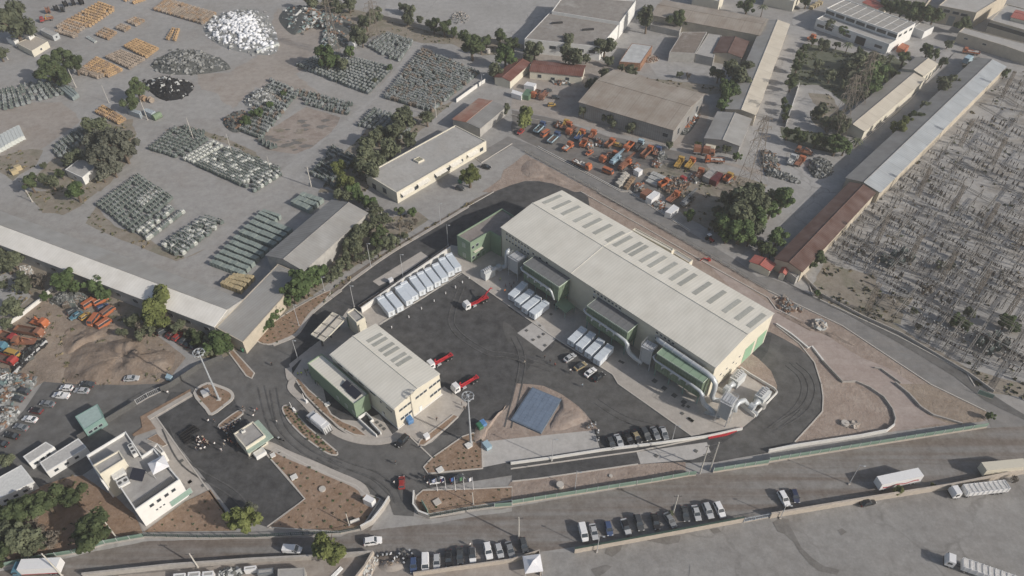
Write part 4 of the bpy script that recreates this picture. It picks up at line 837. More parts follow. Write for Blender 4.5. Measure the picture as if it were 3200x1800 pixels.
# white industrial block, top right
W12 = Bld('factory_block', 'white factory with panelled flat roof and a lower roof terrace in front', 'factory', '4 448,65 985,250 1112,175 575,-10', 9.0); W12.flat(white_b, MG('panel_roof', (.36, .345, .32), (.3, .285, .26), (.25, .235, .215), .6, mid=.3), .3, .35)
W12.win(0, [(W12.L * u, 6.2) for u in rng(.07, .94, 7)], 5.2, 1.9); W12.win(1, [(W12.W * u, 6) for u in (.2, .5, .8)], 3.2, 1.5)
m = MB()
for u in rng(.1, .9, 8): x = -W12.L / 2 + W12.L * u; m.box(x - .12, x + .12, -W12.W / 2 + .4, W12.W / 2 - .4, 8.7, 8.8)
m.box(-W12.L / 2 + .4, W12.L / 2 - .4, -.1, .1, 8.7, 8.79); W12.part('roof_joint', m, white_b)
X = Bld('factory_block', 'lower white front range of the panelled-roof factory', 'factory', '4 395,150 945,345 985,262 440,80', 5.6); X.flat(white_b, flat_pale, .4); X.win(0, [(X.L * u, 1.8) for u in (.08, .2, .46, .88)], 4.2, 1.6); X.win(0, [(X.L * .64, .1)], 5.5, 4.2, 'gate_opening', grey_w, dark_op)
poly_flat('loading_shed', 'small white open shed at the side of the panelled-roof factory', 'shed', '4 1095,205 1180,240 1255,200 1160,160', 4.0, white_b, flat_pale, .2)
t, Q = poly_flat('tall_factory', 'beige tall factory with two rows of small windows in the far corner', 'factory', '4 1290,40 1575,95 1830,-60 1480,-120', 9.5, tan_w, flat_pale, .4); i = wallof(Q, *outdir(t, -110)); polywin(t, Q, i, [(.25, 6.6), (.5, 6.4), (.72, 6.2)], 3.4, 1.6); polywin(t, Q, i, [(.45, .1)], 3.4, 5.2, 'gate_opening', grey_w, M('grey_gate', (.25, .27, .28)))
t, Q = poly_flat('tall_factory', 'beige tall factory with long dark windows at the right edge', 'factory', '4 1680,150 2300,330 2400,180 1800,30', 9.5, tan_w, flat_pale, .4); i = wallof(Q, *outdir(t, -110)); polywin(t, Q, i, [(.08, 6), (.25, 6), (.42, 6), (.6, 6)], 7.5, 2.2)
t, Q = poly_flat('low_store', 'low tan store with white roof edge beside the orange lorry', 'store', '4 1440,240 1790,345 2000,420 2040,350 1800,290 1480,205', 5.8, tan_w, flat_pale, .3); i = wallof(Q, *outdir(t, -110)); polywin(t, Q, i, [(.2, 3), (.6, 3)], 2, 1)
shed('red-roofed house behind the panelled-roof factory', '4 715,18 832,72 905,40 790,-10', 5, .8, cream_w, red_sheet, 'house', 'house')
shed('red-roofed building at the right edge behind the tall factory', '4 1820,120 2100,200 2140,130 1880,80', 11, .8, cream_w, red_sheet, 'house', 'house')
poly_flat('far_workshop', 'cream flat-roofed workshop behind the dark hedge', 'workshop', '4 930,-20 1190,40 1260,-60 1010,-110', 7.5, tan_w, flat_old, .4)
poly_flat('far_house', 'cream house with terrace at the top edge beside the timber stacks', 'house', '4 -20,-40 200,10 260,-60 40,-110', 6, cream_w, flat_pale, .4)
poly_flat('far_house', 'white house above the long tan roof at the top edge', 'house', '3 1365,-30 1565,10 1610,-70 1420,-110', 8, cream_w, flat_pale, .4)
t, Q = poly_flat('old_factory', 'derelict concrete factory with patched roof beside the open lot', 'factory', '3 95,292 290,88 805,185 665,352', 7.5, white_b, flat_old, .15); i = wallof(Q, *outdir(t, -100)); polywin(t, Q, i, [(.2, 3.5), (.38, 3.5), (.6, 3.5), (.75, 3.5), (.9, 3.5)], 3.4, 1.8)
m = MB(); [m.rbox(q.x, q.y, 7.35, 8.1, 6, 1.2, math.radians(10) - t.rotation_euler.z) for q in [Matrix.Rotation(-t.rotation_euler.z, 3, 'Z') @ (g1(3, x, y, 7.5) - t.location) for x, y in ((340, 175), (575, 225))]]; m.build('roof_light', dark_op, t)
poly_flat('old_factory', 'upper derelict concrete hall with litter on its roof', 'factory', '3 300,85 385,-30 935,5 815,168', 9.0, white_b, flat_old, .3)
poly_flat('old_store', 'white-roofed store with rusty front in the derelict courtyard', 'store', '3 810,465 905,325 1060,345 970,478', 4.2, M('rusty_front', (.25, .14, .09), var=.4, scale=.6), M('pale_blue_roof', (.45, .46, .46), var=.18, scale=.3), .1)
shed('long tan-roofed hall across the top of the derelict courtyard', '3 1078,118 1872,268 1935,140 1112,-8', 6.5, 1.5, tan_w, tan_sheet)
poly_flat('old_store', 'brown flat-roofed store littered with debris', 'store', '3 1188,393 1285,240 1472,240 1382,402', 5, grey_w, MG('brown_roof', (.2, .16, .13), (.16, .125, .1), (.45, .43, .4), .7, mid=.3), .15)
poly_flat('old_store', 'white flat roof between the brown store and the tiled gable', 'store', '3 1385,405 1482,252 1582,265 1522,437', 4.6, grey_w, flat_pale, .15)
shed('brown-tiled gabled house with a dark doorway', '3 1730,432 1797,318 1572,268 1520,400', 5.2, 1.3, tan_w, brown_tile, 'house', 'house')
poly_flat('old_store', 'low grey outhouse beside the tall tree of the courtyard', 'outhouse', '3 1045,185 1095,125 1290,180 1265,235', 3.4, grey_w, flat_old, .2)
# small cabins top left and the shed under the eucalyptus
for lab, o, h, wm, rm in (('cream cabin with small window beside the cable reel yard', '1 125,325 238,385 360,312 255,268', 3.3, cream_w, M('beige_roof', (.42, .38, .33))), ('white flat cabin behind the cream cabin', '1 45,285 105,312 255,245 185,222', 3.0, white_b, flat_pale), ('white raised control cabin on the cream cabin', '1 170,255 215,278 258,245 205,228', 5.2, white_b, white_b), ('grey cargo cabin beside the rows of brown reels', '1 300,225 395,272 440,248 335,208', 3.0, grey_mt, flat_pale), ('white shed partly hidden under the grey-green trees', '1 490,1280 615,1185 740,1240 620,1340', 3.6, white_b, flat_pale)):
    t, Q = poly_flat('cabin', lab, 'cabin', o, h, wm, rm, .1); polywin(t, Q, wallof(Q, *outdir(t, -70)), [(.5, 1.1)], 1.2, 1.1)
for lab, o in (('pale blue-grey container under the round tree', '1 958,828 1050,862 1062,838 975,815'), ('pale container with rounded green end by the pole', '1 1075,830 1140,860 1170,838 1105,815')):
    poly_flat('storage_container', lab, 'container', o, 2.6, M('pale_blue_metal', (.38, .43, .46)), M('pale_blue_metal', (.38, .43, .46)), .05)
m = MB(); m.tube([g1(1, 1150, 895, 1.3) - g1(1, 1150, 895), g1(1, 1175, 880, 1.3) - g1(1, 1150, 895) + Vector((1.4, 1.4, 0))], 1.5, 12); tag(m.build('green_tank', M('sage_tank', (.17, .23, .15)), loc=g1(1, 1155, 890)), 'sage green round tank beside the pale containers', 'tank')
# cabins bottom left
for lab, o, h, wm, rm in (('teal-roofed site shed above the cabins', '9 565,245 735,150 782,252 632,347', 3.6, teal_m, M('teal_roof', (.33, .42, .40), var=.1)), ('long white cabin with grey roof panels by the parked cars', '9 172,547 345,435 408,472 218,600', 2.9, white_b, M('cabin_roof', (.46, .45, .43))), ('long pale cabin with skylight beside the administration building', '9 298,592 590,408 655,478 348,665', 2.9, white_b, M('cabin_roof', (.46, .45, .43))), ('white cabin with external stairs at the left edge', '9 -40,720 160,610 258,735 -40,880', 3.4, white_b, M('cabin_roof_white', (.6, .6, .58)))):
    t, Q = poly_flat('site_cabin', lab, 'cabin', o, h, wm, rm, .06, group='site cabins'); polywin(t, Q, wallof(Q, *outdir(t, -60)), [(.2, 1.1), (.45, 1.1), (.7, 1.1)], 1.2, 1.0)
poly_flat('bottom_shed', 'grey flat-roofed shed at the bottom edge below the street', 'shed', '10 165,1395 365,1385 375,1500 160,1510', 3, grey_w, flat_grey, .1)
gazebo('white canvas gazebo below the parked cars at the bottom edge', g1(11, 155, 1390), math.radians(8), 4.4, 0, 2.5)
# ------------------------------------------------------------------ vehicles
def paint(name, c, r=0.35): return M('paint_' + name, c, r=r, var=0.03, scale=2, spec=0.5)
PT = {k: paint(k, c) for k, c in dict(white=(.74, .74, .74), silver=(.42, .43, .44), grey=(.20, .21, .22), dark=(.06, .065, .07), black=(.022, .022, .024), blue=(.055, .085, .17), navy=(.03, .04, .08),
      teal=(.09, .20, .26), red=(.30, .04, .035), maroon=(.14, .035, .035), orange=(.42, .135, .06), rust=(.26, .12, .075), yellow=(.42, .27, .07), brown=(.18, .09, .06), cream=(.6, .56, .46), sky=(.33, .45, .52), green=(.12, .20, .13), gold=(.30, .25, .15), crimson=(.42, .03, .04)).items()}
tyre_m = M('tyre_rubber', (.02, .02, .02), r=.9); rim_m = M('wheel_rim', (.35, .35, .36), r=.4, metal=.5); lamp_m = M('lamp_lens', (.75, .75, .72), r=.15); tail_m = M('tail_lens', (.35, .02, .02), r=.2); plast = M('black_plastic', (.03, .03, .03), r=.6)
def wheel_mesh(r, w):
    m = MB(); m.tube([(0, -w / 2, 0), (0, -w / 2 + .02, 0), (0, w / 2 - .02, 0), (0, w / 2, 0)], [r * .9, r, r, r * .9], 14); k = MB(); k.tube([(0, -w / 2 - .012, 0), (0, w / 2 + .012, 0)], r * .58, 10); return m.mesh('wheel', tyre_m), k.mesh('rim', rim_m)
CW = wheel_mesh(.32, .22); TW = wheel_mesh(.5, .34)
def add_wheel(t, W_, x, y, r):
    o = link('wheel', W_[0], t, (x, y, r)); link('rim', W_[1], o); return o
def lx(st, k): return [[(x, -w, zb), (x, -w, zb + (zt - zb) * .6), (x, -w * .9, zt), (x, w * .9, zt), (x, w, zb + (zt - zb) * .6), (x, w, zb)] for x, w, zb, zt in st]
CARK = {  # length, width, bonnet height, belt, roof, glass base x0,x1, glass top x0,x1
 'sedan': (4.5, 1.78, .82, .92, 1.43, -1.75, 1.05, -1.05, .25), 'hatch': (4.0, 1.74, .85, .95, 1.48, -1.85, 1.0, -1.5, .25), 'suv': (4.6, 1.88, 1.0, 1.1, 1.72, -2.1, 1.05, -1.8, .35),
 'van': (4.7, 1.85, 1.0, 1.15, 1.95, 0.2, 1.55, 0.2, .85), 'minibus': (5.0, 1.95, 1.15, 1.3, 2.15, -2.35, 2.2, -2.25, 1.75), 'pickup': (5.1, 1.82, .95, 1.05, 1.72, -.55, 1.2, -.35, .5)}
PROTO = {}
def car_proto(kind):
    L, W, zb, zt, zr, a0, a1, b0, b1 = CARK[kind]; l, w = L / 2, W / 2
    t = thing('parked_car' if kind not in ('van', 'minibus', 'pickup') else {'van': 'delivery_van', 'minibus': 'minibus', 'pickup': 'pickup_truck'}[kind], 'car', 'car')
    b = MB(); zb2 = zt if kind == 'minibus' else zb
    b.loft(lx([(-l, w * .82, .38, zt * .8), (-l + .1, w * .95, .26, zt * .97), (-l + .7, w, .22, zt), (a1 - .2, w, .22, zt), (a1 + .15, w, .22, zt * .98), (l - .5, w * .96, .24, zb2 * .93), (l - .1, w * .86, .3, zb2 * .78), (l, w * .75, .4, zb2 * .62)], 0))
    if kind == 'pickup': b.box(-l + .15, a0 - .1, -w * .97, -w * .9, zt - .02, zt + .18); b.box(-l + .15, a0 - .1, w * .9, w * .97, zt - .02, zt + .18); b.box(-l + .05, -l + .15, -w * .97, w * .97, zt - .02, zt + .18)
    if kind == 'van': b.loft([[(x, -y0, zt - .05), (x, -y0 * .98, zr - .25), (x, -y0 * .85, zr), (x, y0 * .85, zr), (x, y0 * .98, zr - .25), (x, y0, zt - .05)] for x, y0 in ((-l + .05, w * .96), (.25, w * .97))])
    b.build('body', PT['white'], t)
    g_ = MB(); q = w * .93; p = w * .74 if kind not in ('van', 'minibus') else w * .86
    g_.hexa([(a0, -q, zt - .03), (a1, -q, zt - .03), (a1, q, zt - .03), (a0, q, zt - .03), (b0, -p, zr - .03), (b1, -p, zr - .03), (b1, p, zr - .03), (b0, p, zr - .03)]); g_.build('window', glass, t)
    r_ = MB(); r_.box(b0 - .05, b1 + .06, -p - .02, p + .02, zr - .05, zr + .03, 0, .06, .06)
    for x0, x1 in ((a0, b0), (a1, b1), ((a0 + a1) / 2, (b0 + b1) / 2)):
        for s_ in (-1, 1): r_.bar((x0, s_ * (q + .01), zt), (x1, s_ * (p + .015), zr - .02), .1)
    r_.build('roof', PT['white'], t)
    for x in (-l + .78, l - .85):
        for y in (-w + .1, w - .1): add_wheel(t, CW, x, y, .32)
    h = MB(); h.box(-.06, .06, -.2, .2, -.08, .08); hm = h.mesh('headlight', lamp_m); tm = MB().box(-.05, .05, -.17, .17, -.1, .1).mesh('tail_light', tail_m)
    for s_ in (-1, 1): link('headlight', hm, t, (l - .1, s_ * w * .68, zb * .72)); link('tail_light', tm, t, (-l + .03, s_ * w * .74, zt * .75))
    mr = MB().box(-.08, .08, -.11, .11, 0, .14).mesh('mirror', plast)
    for s_ in (-1, 1): link('mirror', mr, t, (a1 - .25, s_ * (w + .1), zt - .02))
    return t
USED = set()
def car(kind, colr, pts, label, group=None, roof=None, name=None):
    P = gg(pts); c = (P[0] + P[1]) / 2; c.z = Z0(c); d = P[1] - P[0]; a = math.atan2(d.y, d.x)
    if kind not in PROTO: PROTO[kind] = car_proto(kind)
    pr = PROTO[kind]
    if kind not in USED:
        USED.add(kind); o = pr; o.location = c; o.rotation_euler = (0, 0, a); o['label'] = label
        if group: o['group'] = group
        for ch in o.children:
            if ch.name.split('.')[0] in ('body', 'roof'): ch.material_slots[0].link = 'OBJECT'; ch.material_slots[0].material = PT[roof or colr] if ch.name.startswith('roof') else PT[colr]
    else: o = dup(pr, c, a, label, group, recolor={'body': PT[colr], 'roof': PT[roof or colr]})
    o['category'] = {'van': 'van', 'minibus': 'van', 'pickup': 'pickup'}.get(kind, 'car'); return o
def Z0(c): return 0.26
# every car: kind, colour, rear pixel -> front pixel, label, group
WL, BR, SR, PR_, YR, JY = 'cars parked along the western lot', 'cars parked nose to the kerb at the bottom edge', 'cars parked along the street wall', 'cars parked behind the white slab', 'cars parked beside the white containers', 'derelict vehicles in the earth yard'
CARS = [
 ('hatch', 'white', '9 570,48 448,38', 'white hatchback in the western lot nearest the long wall, left of the silver one', WL), ('sedan', 'silver', '9 685,68 566,58', 'silver-white saloon in the western lot below the dark car', WL), ('sedan', 'dark', '9 728,22 608,8', 'dark saloon at the top end of the western lot', WL),
 ('pickup', 'white', '9 552,108 388,92', 'white pickup truck in the western lot', WL), ('sedan', 'grey', '9 425,172 308,152', 'dark grey saloon parked just below the white pickup', WL), ('hatch', 'maroon', '9 345,228 218,202', 'black-maroon hatchback in the western lot', WL, 'black'),
 ('sedan', 'white', '9 302,290 168,266', 'white saloon in the western lot between a maroon and a grey car', WL), ('sedan', 'grey', '9 222,352 112,326', 'mid-grey saloon in the western lot above two black cars', WL), ('sedan', 'black', '9 155,415 38,388', 'black saloon in the western lot, upper of the two black ones', WL),
 ('sedan', 'black', '9 75,475 -45,445', 'black saloon in the western lot at the left edge of the photo', WL), ('hatch', 'dark', '9 200,135 85,112', 'dark hatchback on the dirt beside scrap doors', WL), ('suv', 'dark', '9 235,78 130,58', 'dark off-roader on the dirt above a dark hatchback', WL), ('sedan', 'silver', '5 940,1424 1060,1415', 'silver saloon alone on the brown earth'),
 ('sedan', 'teal', '5 640,912 525,978', 'teal-blue saloon at the edge of the orange vans', JY), ('hatch', 'blue', '5 735,905 830,858', 'blue estate squeezed between orange vans', JY), ('minibus', 'orange', '5 640,885 725,830', 'orange van at the upper left of the orange cluster', JY), ('minibus', 'orange', '5 722,862 812,812', 'orange van at the upper right of the orange cluster', JY),
 ('minibus', 'orange', '5 780,950 862,888', 'orange van with pale bonnet at the right of the orange cluster', JY, 'rust'), ('minibus', 'orange', '5 745,945 685,1022', 'orange van parked crosswise below the blue estate', JY), ('minibus', 'orange', '5 742,1045 848,975', 'orange van at the front of the orange cluster', JY), ('hatch', 'yellow', '5 615,975 690,925', 'yellow-orange small car between teal saloon and orange vans', JY),
 ('hatch', 'dark', '5 520,930 590,890', 'dark green car without bonnet beside the teal saloon', JY), ('suv', 'dark', '5 1195,1085 1290,1035', 'dark grey off-roader under the trees by the long shed', JY), ('sedan', 'maroon', '5 1262,1112 1350,1050', 'maroon saloon under the trees by the long shed', JY), ('hatch', 'red', '5 1312,1135 1385,1070', 'red hatchback half hidden under the trees', JY), ('sedan', 'dark', '5 1368,1155 1440,1098', 'dark saloon next to the red hatchback under the trees', JY), ('sedan', 'black', '5 1405,1178 1475,1118', 'black saloon under the trees near the ring mast', JY), ('hatch', 'navy', '5 1450,1195 1515,1135', 'navy hatchback last in the tree-shaded row', JY),
 ('hatch', 'red', '10 1102,805 1102,708', 'red hatchback standing in the plant entrance'), ('suv', 'black', '10 1150,398 1062,488', 'large black off-roader at the kerb of the garage'), ('suv', 'white', '10 820,1208 950,1188', 'white off-roader driving along the street'), ('van', 'white', '10 210,1258 350,1268', 'small white van driving along the street'), ('hatch', 'white', '10 1322,748 1405,732', 'white hatchback with dark roof by the flagpoles', None, 'black'), ('hatch', 'dark', '10 1480,745 1560,712', 'dark car with flag by the flagpoles'),
 ('hatch', 'blue', '10 1190,1340 1190,1415', 'blue hatchback parked beside the sand heap', BR), ('van', 'white', '10 1280,1322 1280,1412', 'white van beside the blue hatchback', BR), ('hatch', 'silver', '10 1365,1308 1365,1395', 'silver hatchback beside the white van at the bottom edge', BR), ('sedan', 'black', '10 1452,1290 1455,1370', 'black saloon with a bright reflection on its rear', BR), ('sedan', 'dark', '10 1535,1262 1542,1352', 'dark grey saloon in the middle of the bottom row', BR), ('hatch', 'white', '10 1630,1262 1637,1345', 'white hatchback with a wide glass roof', BR, 'dark'), ('suv', 'white', '10 1740,1212 1765,1332', 'big white off-roader in the bottom row', BR), ('hatch', 'silver', '10 1825,1228 1848,1312', 'silver hatchback right of the big white off-roader', BR), ('sedan', 'grey', '10 1905,1222 1930,1302', 'grey saloon near the right end of the bottom row', BR), ('hatch', 'dark', '11 80,1192 98,1262', 'black hatchback last in the bottom row beside a flag', BR),
 ('van', 'white', '11 520,1068 555,1205', 'white van first in the row along the street wall', SR), ('sedan', 'silver', '11 602,1070 630,1185', 'silver saloon next to the white van along the street wall', SR), ('hatch', 'blue', '11 715,1052 740,1155', 'blue hatchback along the street wall', SR), ('sedan', 'silver', '11 840,1042 875,1135', 'silver saloon with black roof along the street wall', SR, 'black'), ('suv', 'dark', '11 940,1012 970,1110', 'dark grey off-roader along the street wall', SR), ('sedan', 'black', '11 1070,1008 1092,1095', 'black saloon along the street wall', SR), ('sedan', 'grey', '11 1160,992 1220,1085', 'grey saloon parked askew beside the street pole', SR), ('sedan', 'dark', '11 1290,938 1315,1045', 'dark saloon right of the street pole', SR), ('sedan', 'silver', '11 1370,932 1405,1040', 'silver saloon between a dark and a pale car past the pole', SR), ('suv', 'silver', '11 1455,925 1495,1015', 'pale silver off-roader second from the right of the wall row', SR), ('suv', 'white', '11 1542,922 1582,1002', 'white off-roader at the right end of the wall row', SR),
 ('suv', 'white', '12 88,832 140,925', 'white off-roader beside a navy car before the box lorry'), ('hatch', 'navy', '12 182,815 212,902', 'navy hatchback with white bonnet stickers beside the white off-roader'), ('sedan', 'black', '12 690,918 797,892', 'black saloon alone in the concrete lot'),
 ('hatch', 'dark', '11 735,432 758,482', 'small dark car at the left end of the plant row', PR_), ('sedan', 'silver', '11 788,405 822,478', 'silver saloon in the plant row', PR_), ('sedan', 'black', '11 855,388 900,462', 'black saloon in the plant row', PR_), ('sedan', 'black', '11 915,375 958,448', 'black car with yellow lights in the plant row', PR_, 'gold'), ('suv', 'dark', '11 982,352 1030,432', 'large dark off-roader in the plant row', PR_), ('sedan', 'grey', '11 1055,342 1102,425', 'grey saloon in the plant row next to a dark off-roader', PR_), ('sedan', 'grey', '11 1125,340 1162,425', 'grey saloon at the right end of the plant row', PR_, 'silver'),
 ('sedan', 'silver', '7 398,1288 472,1238', 'silver saloon parked below the white containers', YR), ('sedan', 'gold', '7 472,1352 558,1300', 'dark saloon with golden trim between silver and white cars', YR, 'dark'), ('sedan', 'white', '7 548,1405 632,1340', 'white saloon beside the black one below the containers', YR), ('sedan', 'black', '7 612,1435 692,1380', 'black saloon at the end of the four cars below the containers', YR),
 ('sedan', 'black', '2 1702,1262 1772,1280', 'black saloon parked by the bright green tree'), ('hatch', 'dark', '2 1510,1425 1570,1440', 'dark hatchback below the bright green tree'), ('sedan', 'black', '4 172,62 250,76', 'black saloon on the far upper road'), ('hatch', 'dark', '3 285,742 370,748', 'dark car behind the yellow one in the small vehicle yard'), ('hatch', 'yellow', '3 260,805 340,800', 'yellow-orange car in the small vehicle yard'),
 ('minibus', 'orange', '3 285,1000 210,1050', 'orange van between two blue-cabbed lorries'), ('minibus', 'orange', '3 680,1290 765,1325', 'orange van beside the pale pallets'), ('hatch', 'orange', '3 612,1148 552,1185', 'small orange car with open side in the vehicle yard'), ('hatch', 'red', '3 92,985 35,1030', 'small red pickup-like car under the tree of the vehicle yard'), ('hatch', 'yellow', '3 770,1100 830,1115', 'yellow car wreck between orange lorries'), ('minibus', 'yellow', '5 170,1255 40,1215', 'yellow old bus beside the red lorry at the left edge'), ('sedan', 'dark', '3 240,700 300,690', 'dark car half hidden behind the orange lorry of the small yard'),
]
for c in CARS: car(*c[:4], *(c[4:] if len(c) > 4 else ()))
# ------------------------------------------------------------------ lorries
def truck(kind, cabc, bodyc, pts, label, L=7.5, cat='lorry', group=None, W=2.45, axles=None, load=None, name=None):
    P = gg(pts); c = (P[0] + P[1]) / 2; d = P[1] - P[0]; a = math.atan2(d.y, d.x); c.z = .26 if name == 'hooklift_truck' else .2
    t = thing(name or kind + '_truck', label, cat, c, a, group); l, w = L / 2, W / 2; cab = PT[cabc]; bod = PT[bodyc] if isinstance(bodyc, str) else bodyc
    cl = 2.0
    if kind not in ('trailer',):
        m = MB(); m.loft([[(x, -w, .7), (x, -w, 2.1), (x, -w * .93, zt), (x, w * .93, zt), (x, w, 2.1), (x, w, .7)] for x, zt in ((l - cl, 2.85), (l - .45, 2.85), (l - .12, 2.1), (l, 1.4))]); m.build('cab', cab, t)
        m = MB(); m.hexa([(l - .13, -w * .86, 1.75), (l - .06, -w * .86, 1.75), (l - .06, w * .86, 1.75), (l - .13, w * .86, 1.75), (l - .46, -w * .82, 2.6), (l - .36, -w * .82, 2.6), (l - .36, w * .82, 2.6), (l - .46, w * .82, 2.6)]); m.build('windscreen', glass, t)
        for s_ in (-1, 1):
            m = MB(); m.box(l - 1.45, l - .5, s_ * w - .02, s_ * w + .02, 1.7, 2.4); m.build('side_window', glass, t)
            m = MB(); m.box(l - .04, l + .03, s_ * w * .75 - .18, s_ * w * .75 + .18, .85, 1.05); m.build('headlight', lamp_m, t)
            m = MB(); m.box(l - .55, l - .4, s_ * (w + .22) - .1, s_ * (w + .22) + .1, 1.8, 2.35); m.build('mirror', plast, t)
        m = MB(); m.box(l - .1, l + .05, -w, w, .45, .8); m.build('bumper', plast if cabc == 'white' else cab, t)
    m = MB(); m.box(-l, l - .2, -.45, -.25, .65, .95); m.box(-l, l - .2, .25, .45, .65, .95)
    for x in rng(-l + .1, l - 2.2, 5): m.box(x - .08, x + .08, -.25, .25, .68, .92)
    m.build('chassis', PT['crimson'] if kind == 'hook' else steel_d, t)
    ax = axles or ((l - 1.1,) if kind != 'trailer' else ()) + ((-l + 1.1, -l + 2.3) if L > 7 else (-l + 1.3,))
    for x in ax:
        for s_ in (-1, 1): add_wheel(t, TW, x, s_ * (w - .2), .5)
    xb = l - cl - .25
    if kind == 'hook':
        m = MB(); m.box(-l + .2, xb, -.42, -.26, .97, 1.25); m.box(-l + .2, xb, .26, .42, .97, 1.25); m.box(-l, -l + .5, -.7, .7, .9, 1.3); m.box(xb - .6, xb, -.6, .6, .97, 1.5)
        for x in rng(-l + 1, xb - 1, 4): m.box(x - .15, x + .15, -.5, .5, 1.0, 1.28)
        m.build('subframe', PT['crimson'], t)
        m = MB()
        if load == 'up':
            m.tube([(-l + 1.6, 0, 1.4), (-l + .6, 0, 2.9), (-l - 1.2, 0, 4.4)], [.28, .26, .22], 6); m.tube([(-l - 1.2, 0, 4.4), (-l - 1.7, 0, 4.1), (-l - 1.8, 0, 3.6)], [.22, .18, .12], 6); m.bar((-l + 3.8, .3, 1.2), (-l + .9, .3, 2.4), .2); m.bar((-l + 3.8, -.3, 1.2), (-l + .9, -.3, 2.4), .2)
        else: m.tube([(-l + 1.5, 0, 1.4), (xb - 1.0, 0, 1.5), (xb - .5, 0, 1.9), (xb - .4, 0, 2.7), (xb - .8, 0, 2.9)], [.24, .24, .24, .2, .14], 6)
        m.build('hook_arm', PT['crimson'], t)
        m = MB(); m.box(l - 4.2, l - 3.0, w * .55, w * .98, .5, 1.0); m.build('fuel_tank', alu, t); m = MB(); [m.box(x - .6, x + .6, s_ * (w - .2) - .25, s_ * (w - .2) + .25, 1.05, 1.09) for x in ax[2:] for s_ in (-1, 1)]; m.build('mudguard', plast, t)
    elif kind in ('dump', 'flat', 'semi'):
        hh = {'dump': 1.1, 'flat': .55, 'semi': 1.6}[kind]; xb2 = xb if kind != 'semi' else l - cl - 1.6
        m = MB(); m.box(-l, xb2, -w, w, 1.0, 1.15); m.box(-l, xb2, -w, -w + .1, 1.15, 1.15 + hh); m.box(-l, xb2, w - .1, w, 1.15, 1.15 + hh); m.box(xb2 - .1, xb2, -w + .1, w - .1, 1.15, 1.3 + hh); m.box(-l, -l + .1, -w + .1, w - .1, 1.15, 1.15 + hh)
        if kind == 'semi': [m.box(x - .08, x + .08, s_ * w - .1, s_ * w + .1, 1.0, 1.2 + hh) for x in rng(-l + .5, xb2 - .5, 9) for s_ in (-1, 1)]; [m.bar((x, -w, 1.2 + hh), (x, w, 1.2 + hh), .12) for x in rng(-l + .6, xb2 - .5, 9)]
        m.build('body', bod, t)
        m = MB(); m.box(-l + .12, xb2 - .12, -w + .12, w - .12, 1.16, 1.16 + (hh * .9 if kind == 'semi' else .12)); m.build('load_floor', M('load_' + (load or 'floor'), {'tarp': (.55, .54, .52), 'pale': (.5, .5, .48), 'dark': (.08, .08, .08)}.get(load, (.13, .09, .07)), var=.2), t)
        if load in ('dark', 'pale'):
            m = MB()
            for k in range(9): x, y = rnd.uniform(-l + .8, xb2 - .8), rnd.uniform(-w + .5, w - .5); m.rbox(x, y, 1.2, rnd.uniform(1.4, 2.0), rnd.uniform(.5, 1.2), rnd.uniform(.4, .9), rnd.uniform(0, 3))
            m.build('load', M('load_' + load, (.3, .3, .3)), t)
    elif kind in ('box', 'trailer'):
        x1 = xb + .1 if kind == 'box' else l; m = MB(); m.box(-l, x1, -w, w, 1.0, 3.75); m.build('box_body', bod, t)
        m = MB(); m.box(-l - .01, x1 + .01, -w - .02, -w, 1.0, 1.25); m.box(-l - .01, x1 + .01, w, w + .02, 1.0, 1.25); m.build('side_rail', PT['crimson'] if load == 'red' else grey_mt, t)
        if load == 'wave':
            m = MB(); n_ = 14
            for s_ in (-1, 1):
                for i in range(n_):
                    xa, xc = -l + .8 + i * (L - 1.6) / n_, -l + .8 + (i + 1) * (L - 1.6) / n_; za = 1.75 + .28 * math.sin(i * .9); zc = 1.75 + .28 * math.sin((i + 1) * .9); y = s_ * (w + .012); m.quad((xa, y, za), (xc, y, zc), (xc, y, zc + .55), (xa, y, za + .45))
            m.build('side_stripe', PT['crimson'], t)
        if load == 'swoosh':
            m = MB()
            for s_ in (-1, 1): y = s_ * (w + .012); m.quad((-1, y, 1.9), (1.2, y, 2.5), (1.4, y, 2.7), (-1.2, y, 2.1)); m.quad((2.2, y, 2.0), (3.2, y, 2.3), (3.2, y, 2.5), (2.2, y, 2.2))
            m.build('side_stripe', PT['grey'], t)
        if kind == 'trailer': m = MB(); m.box(-l + .1, -l + 4, -w + .1, w - .1, .55, .98); m.build('underframe', steel_d, t)
    elif kind == 'garbage':
        m = MB(); m.loft([[(x, -w, .95), (x, -w, zt - .35), (x, -w * .8, zt), (x, w * .8, zt), (x, w, zt - .35), (x, w, .95)] for x, zt in ((-l + 1.6, 3.3), (-l + 1.9, 3.4), (xb, 3.4))]); [m.box(x - .07, x + .07, -w - .06, w + .06, 1.0, 3.1) for x in rng(-l + 2.2, xb - .3, 4)]; m.build('body', bod, t)
        m = MB(); m.hexa([(-l, -w, .8), (-l + 1.6, -w, .8), (-l + 1.6, w, .8), (-l, w, .8), (-l + .7, -w, 3.0), (-l + 1.6, -w, 3.3), (-l + 1.6, w, 3.3), (-l + .7, w, 3.0)]); m.build('tailgate', alu, t)
        m = MB(); [m.bar((-l - .4, y, 1.0), (-l + .8, y, 2.9), .16) for y in (-1, -.3, .3, 1)]; m.bar((-l - .4, -1.1, 1.0), (-l - .4, 1.1, 1.0), .16); m.build('lifter', steel_d, t)
    elif kind == 'crane':
        m = MB(); m.box(-l, xb, -w, w, 1.0, 1.2); m.box(-l, xb, -w, -w + .08, 1.2, 1.5); m.box(-l, xb, w - .08, w, 1.2, 1.5); m.build('body', bod, t)
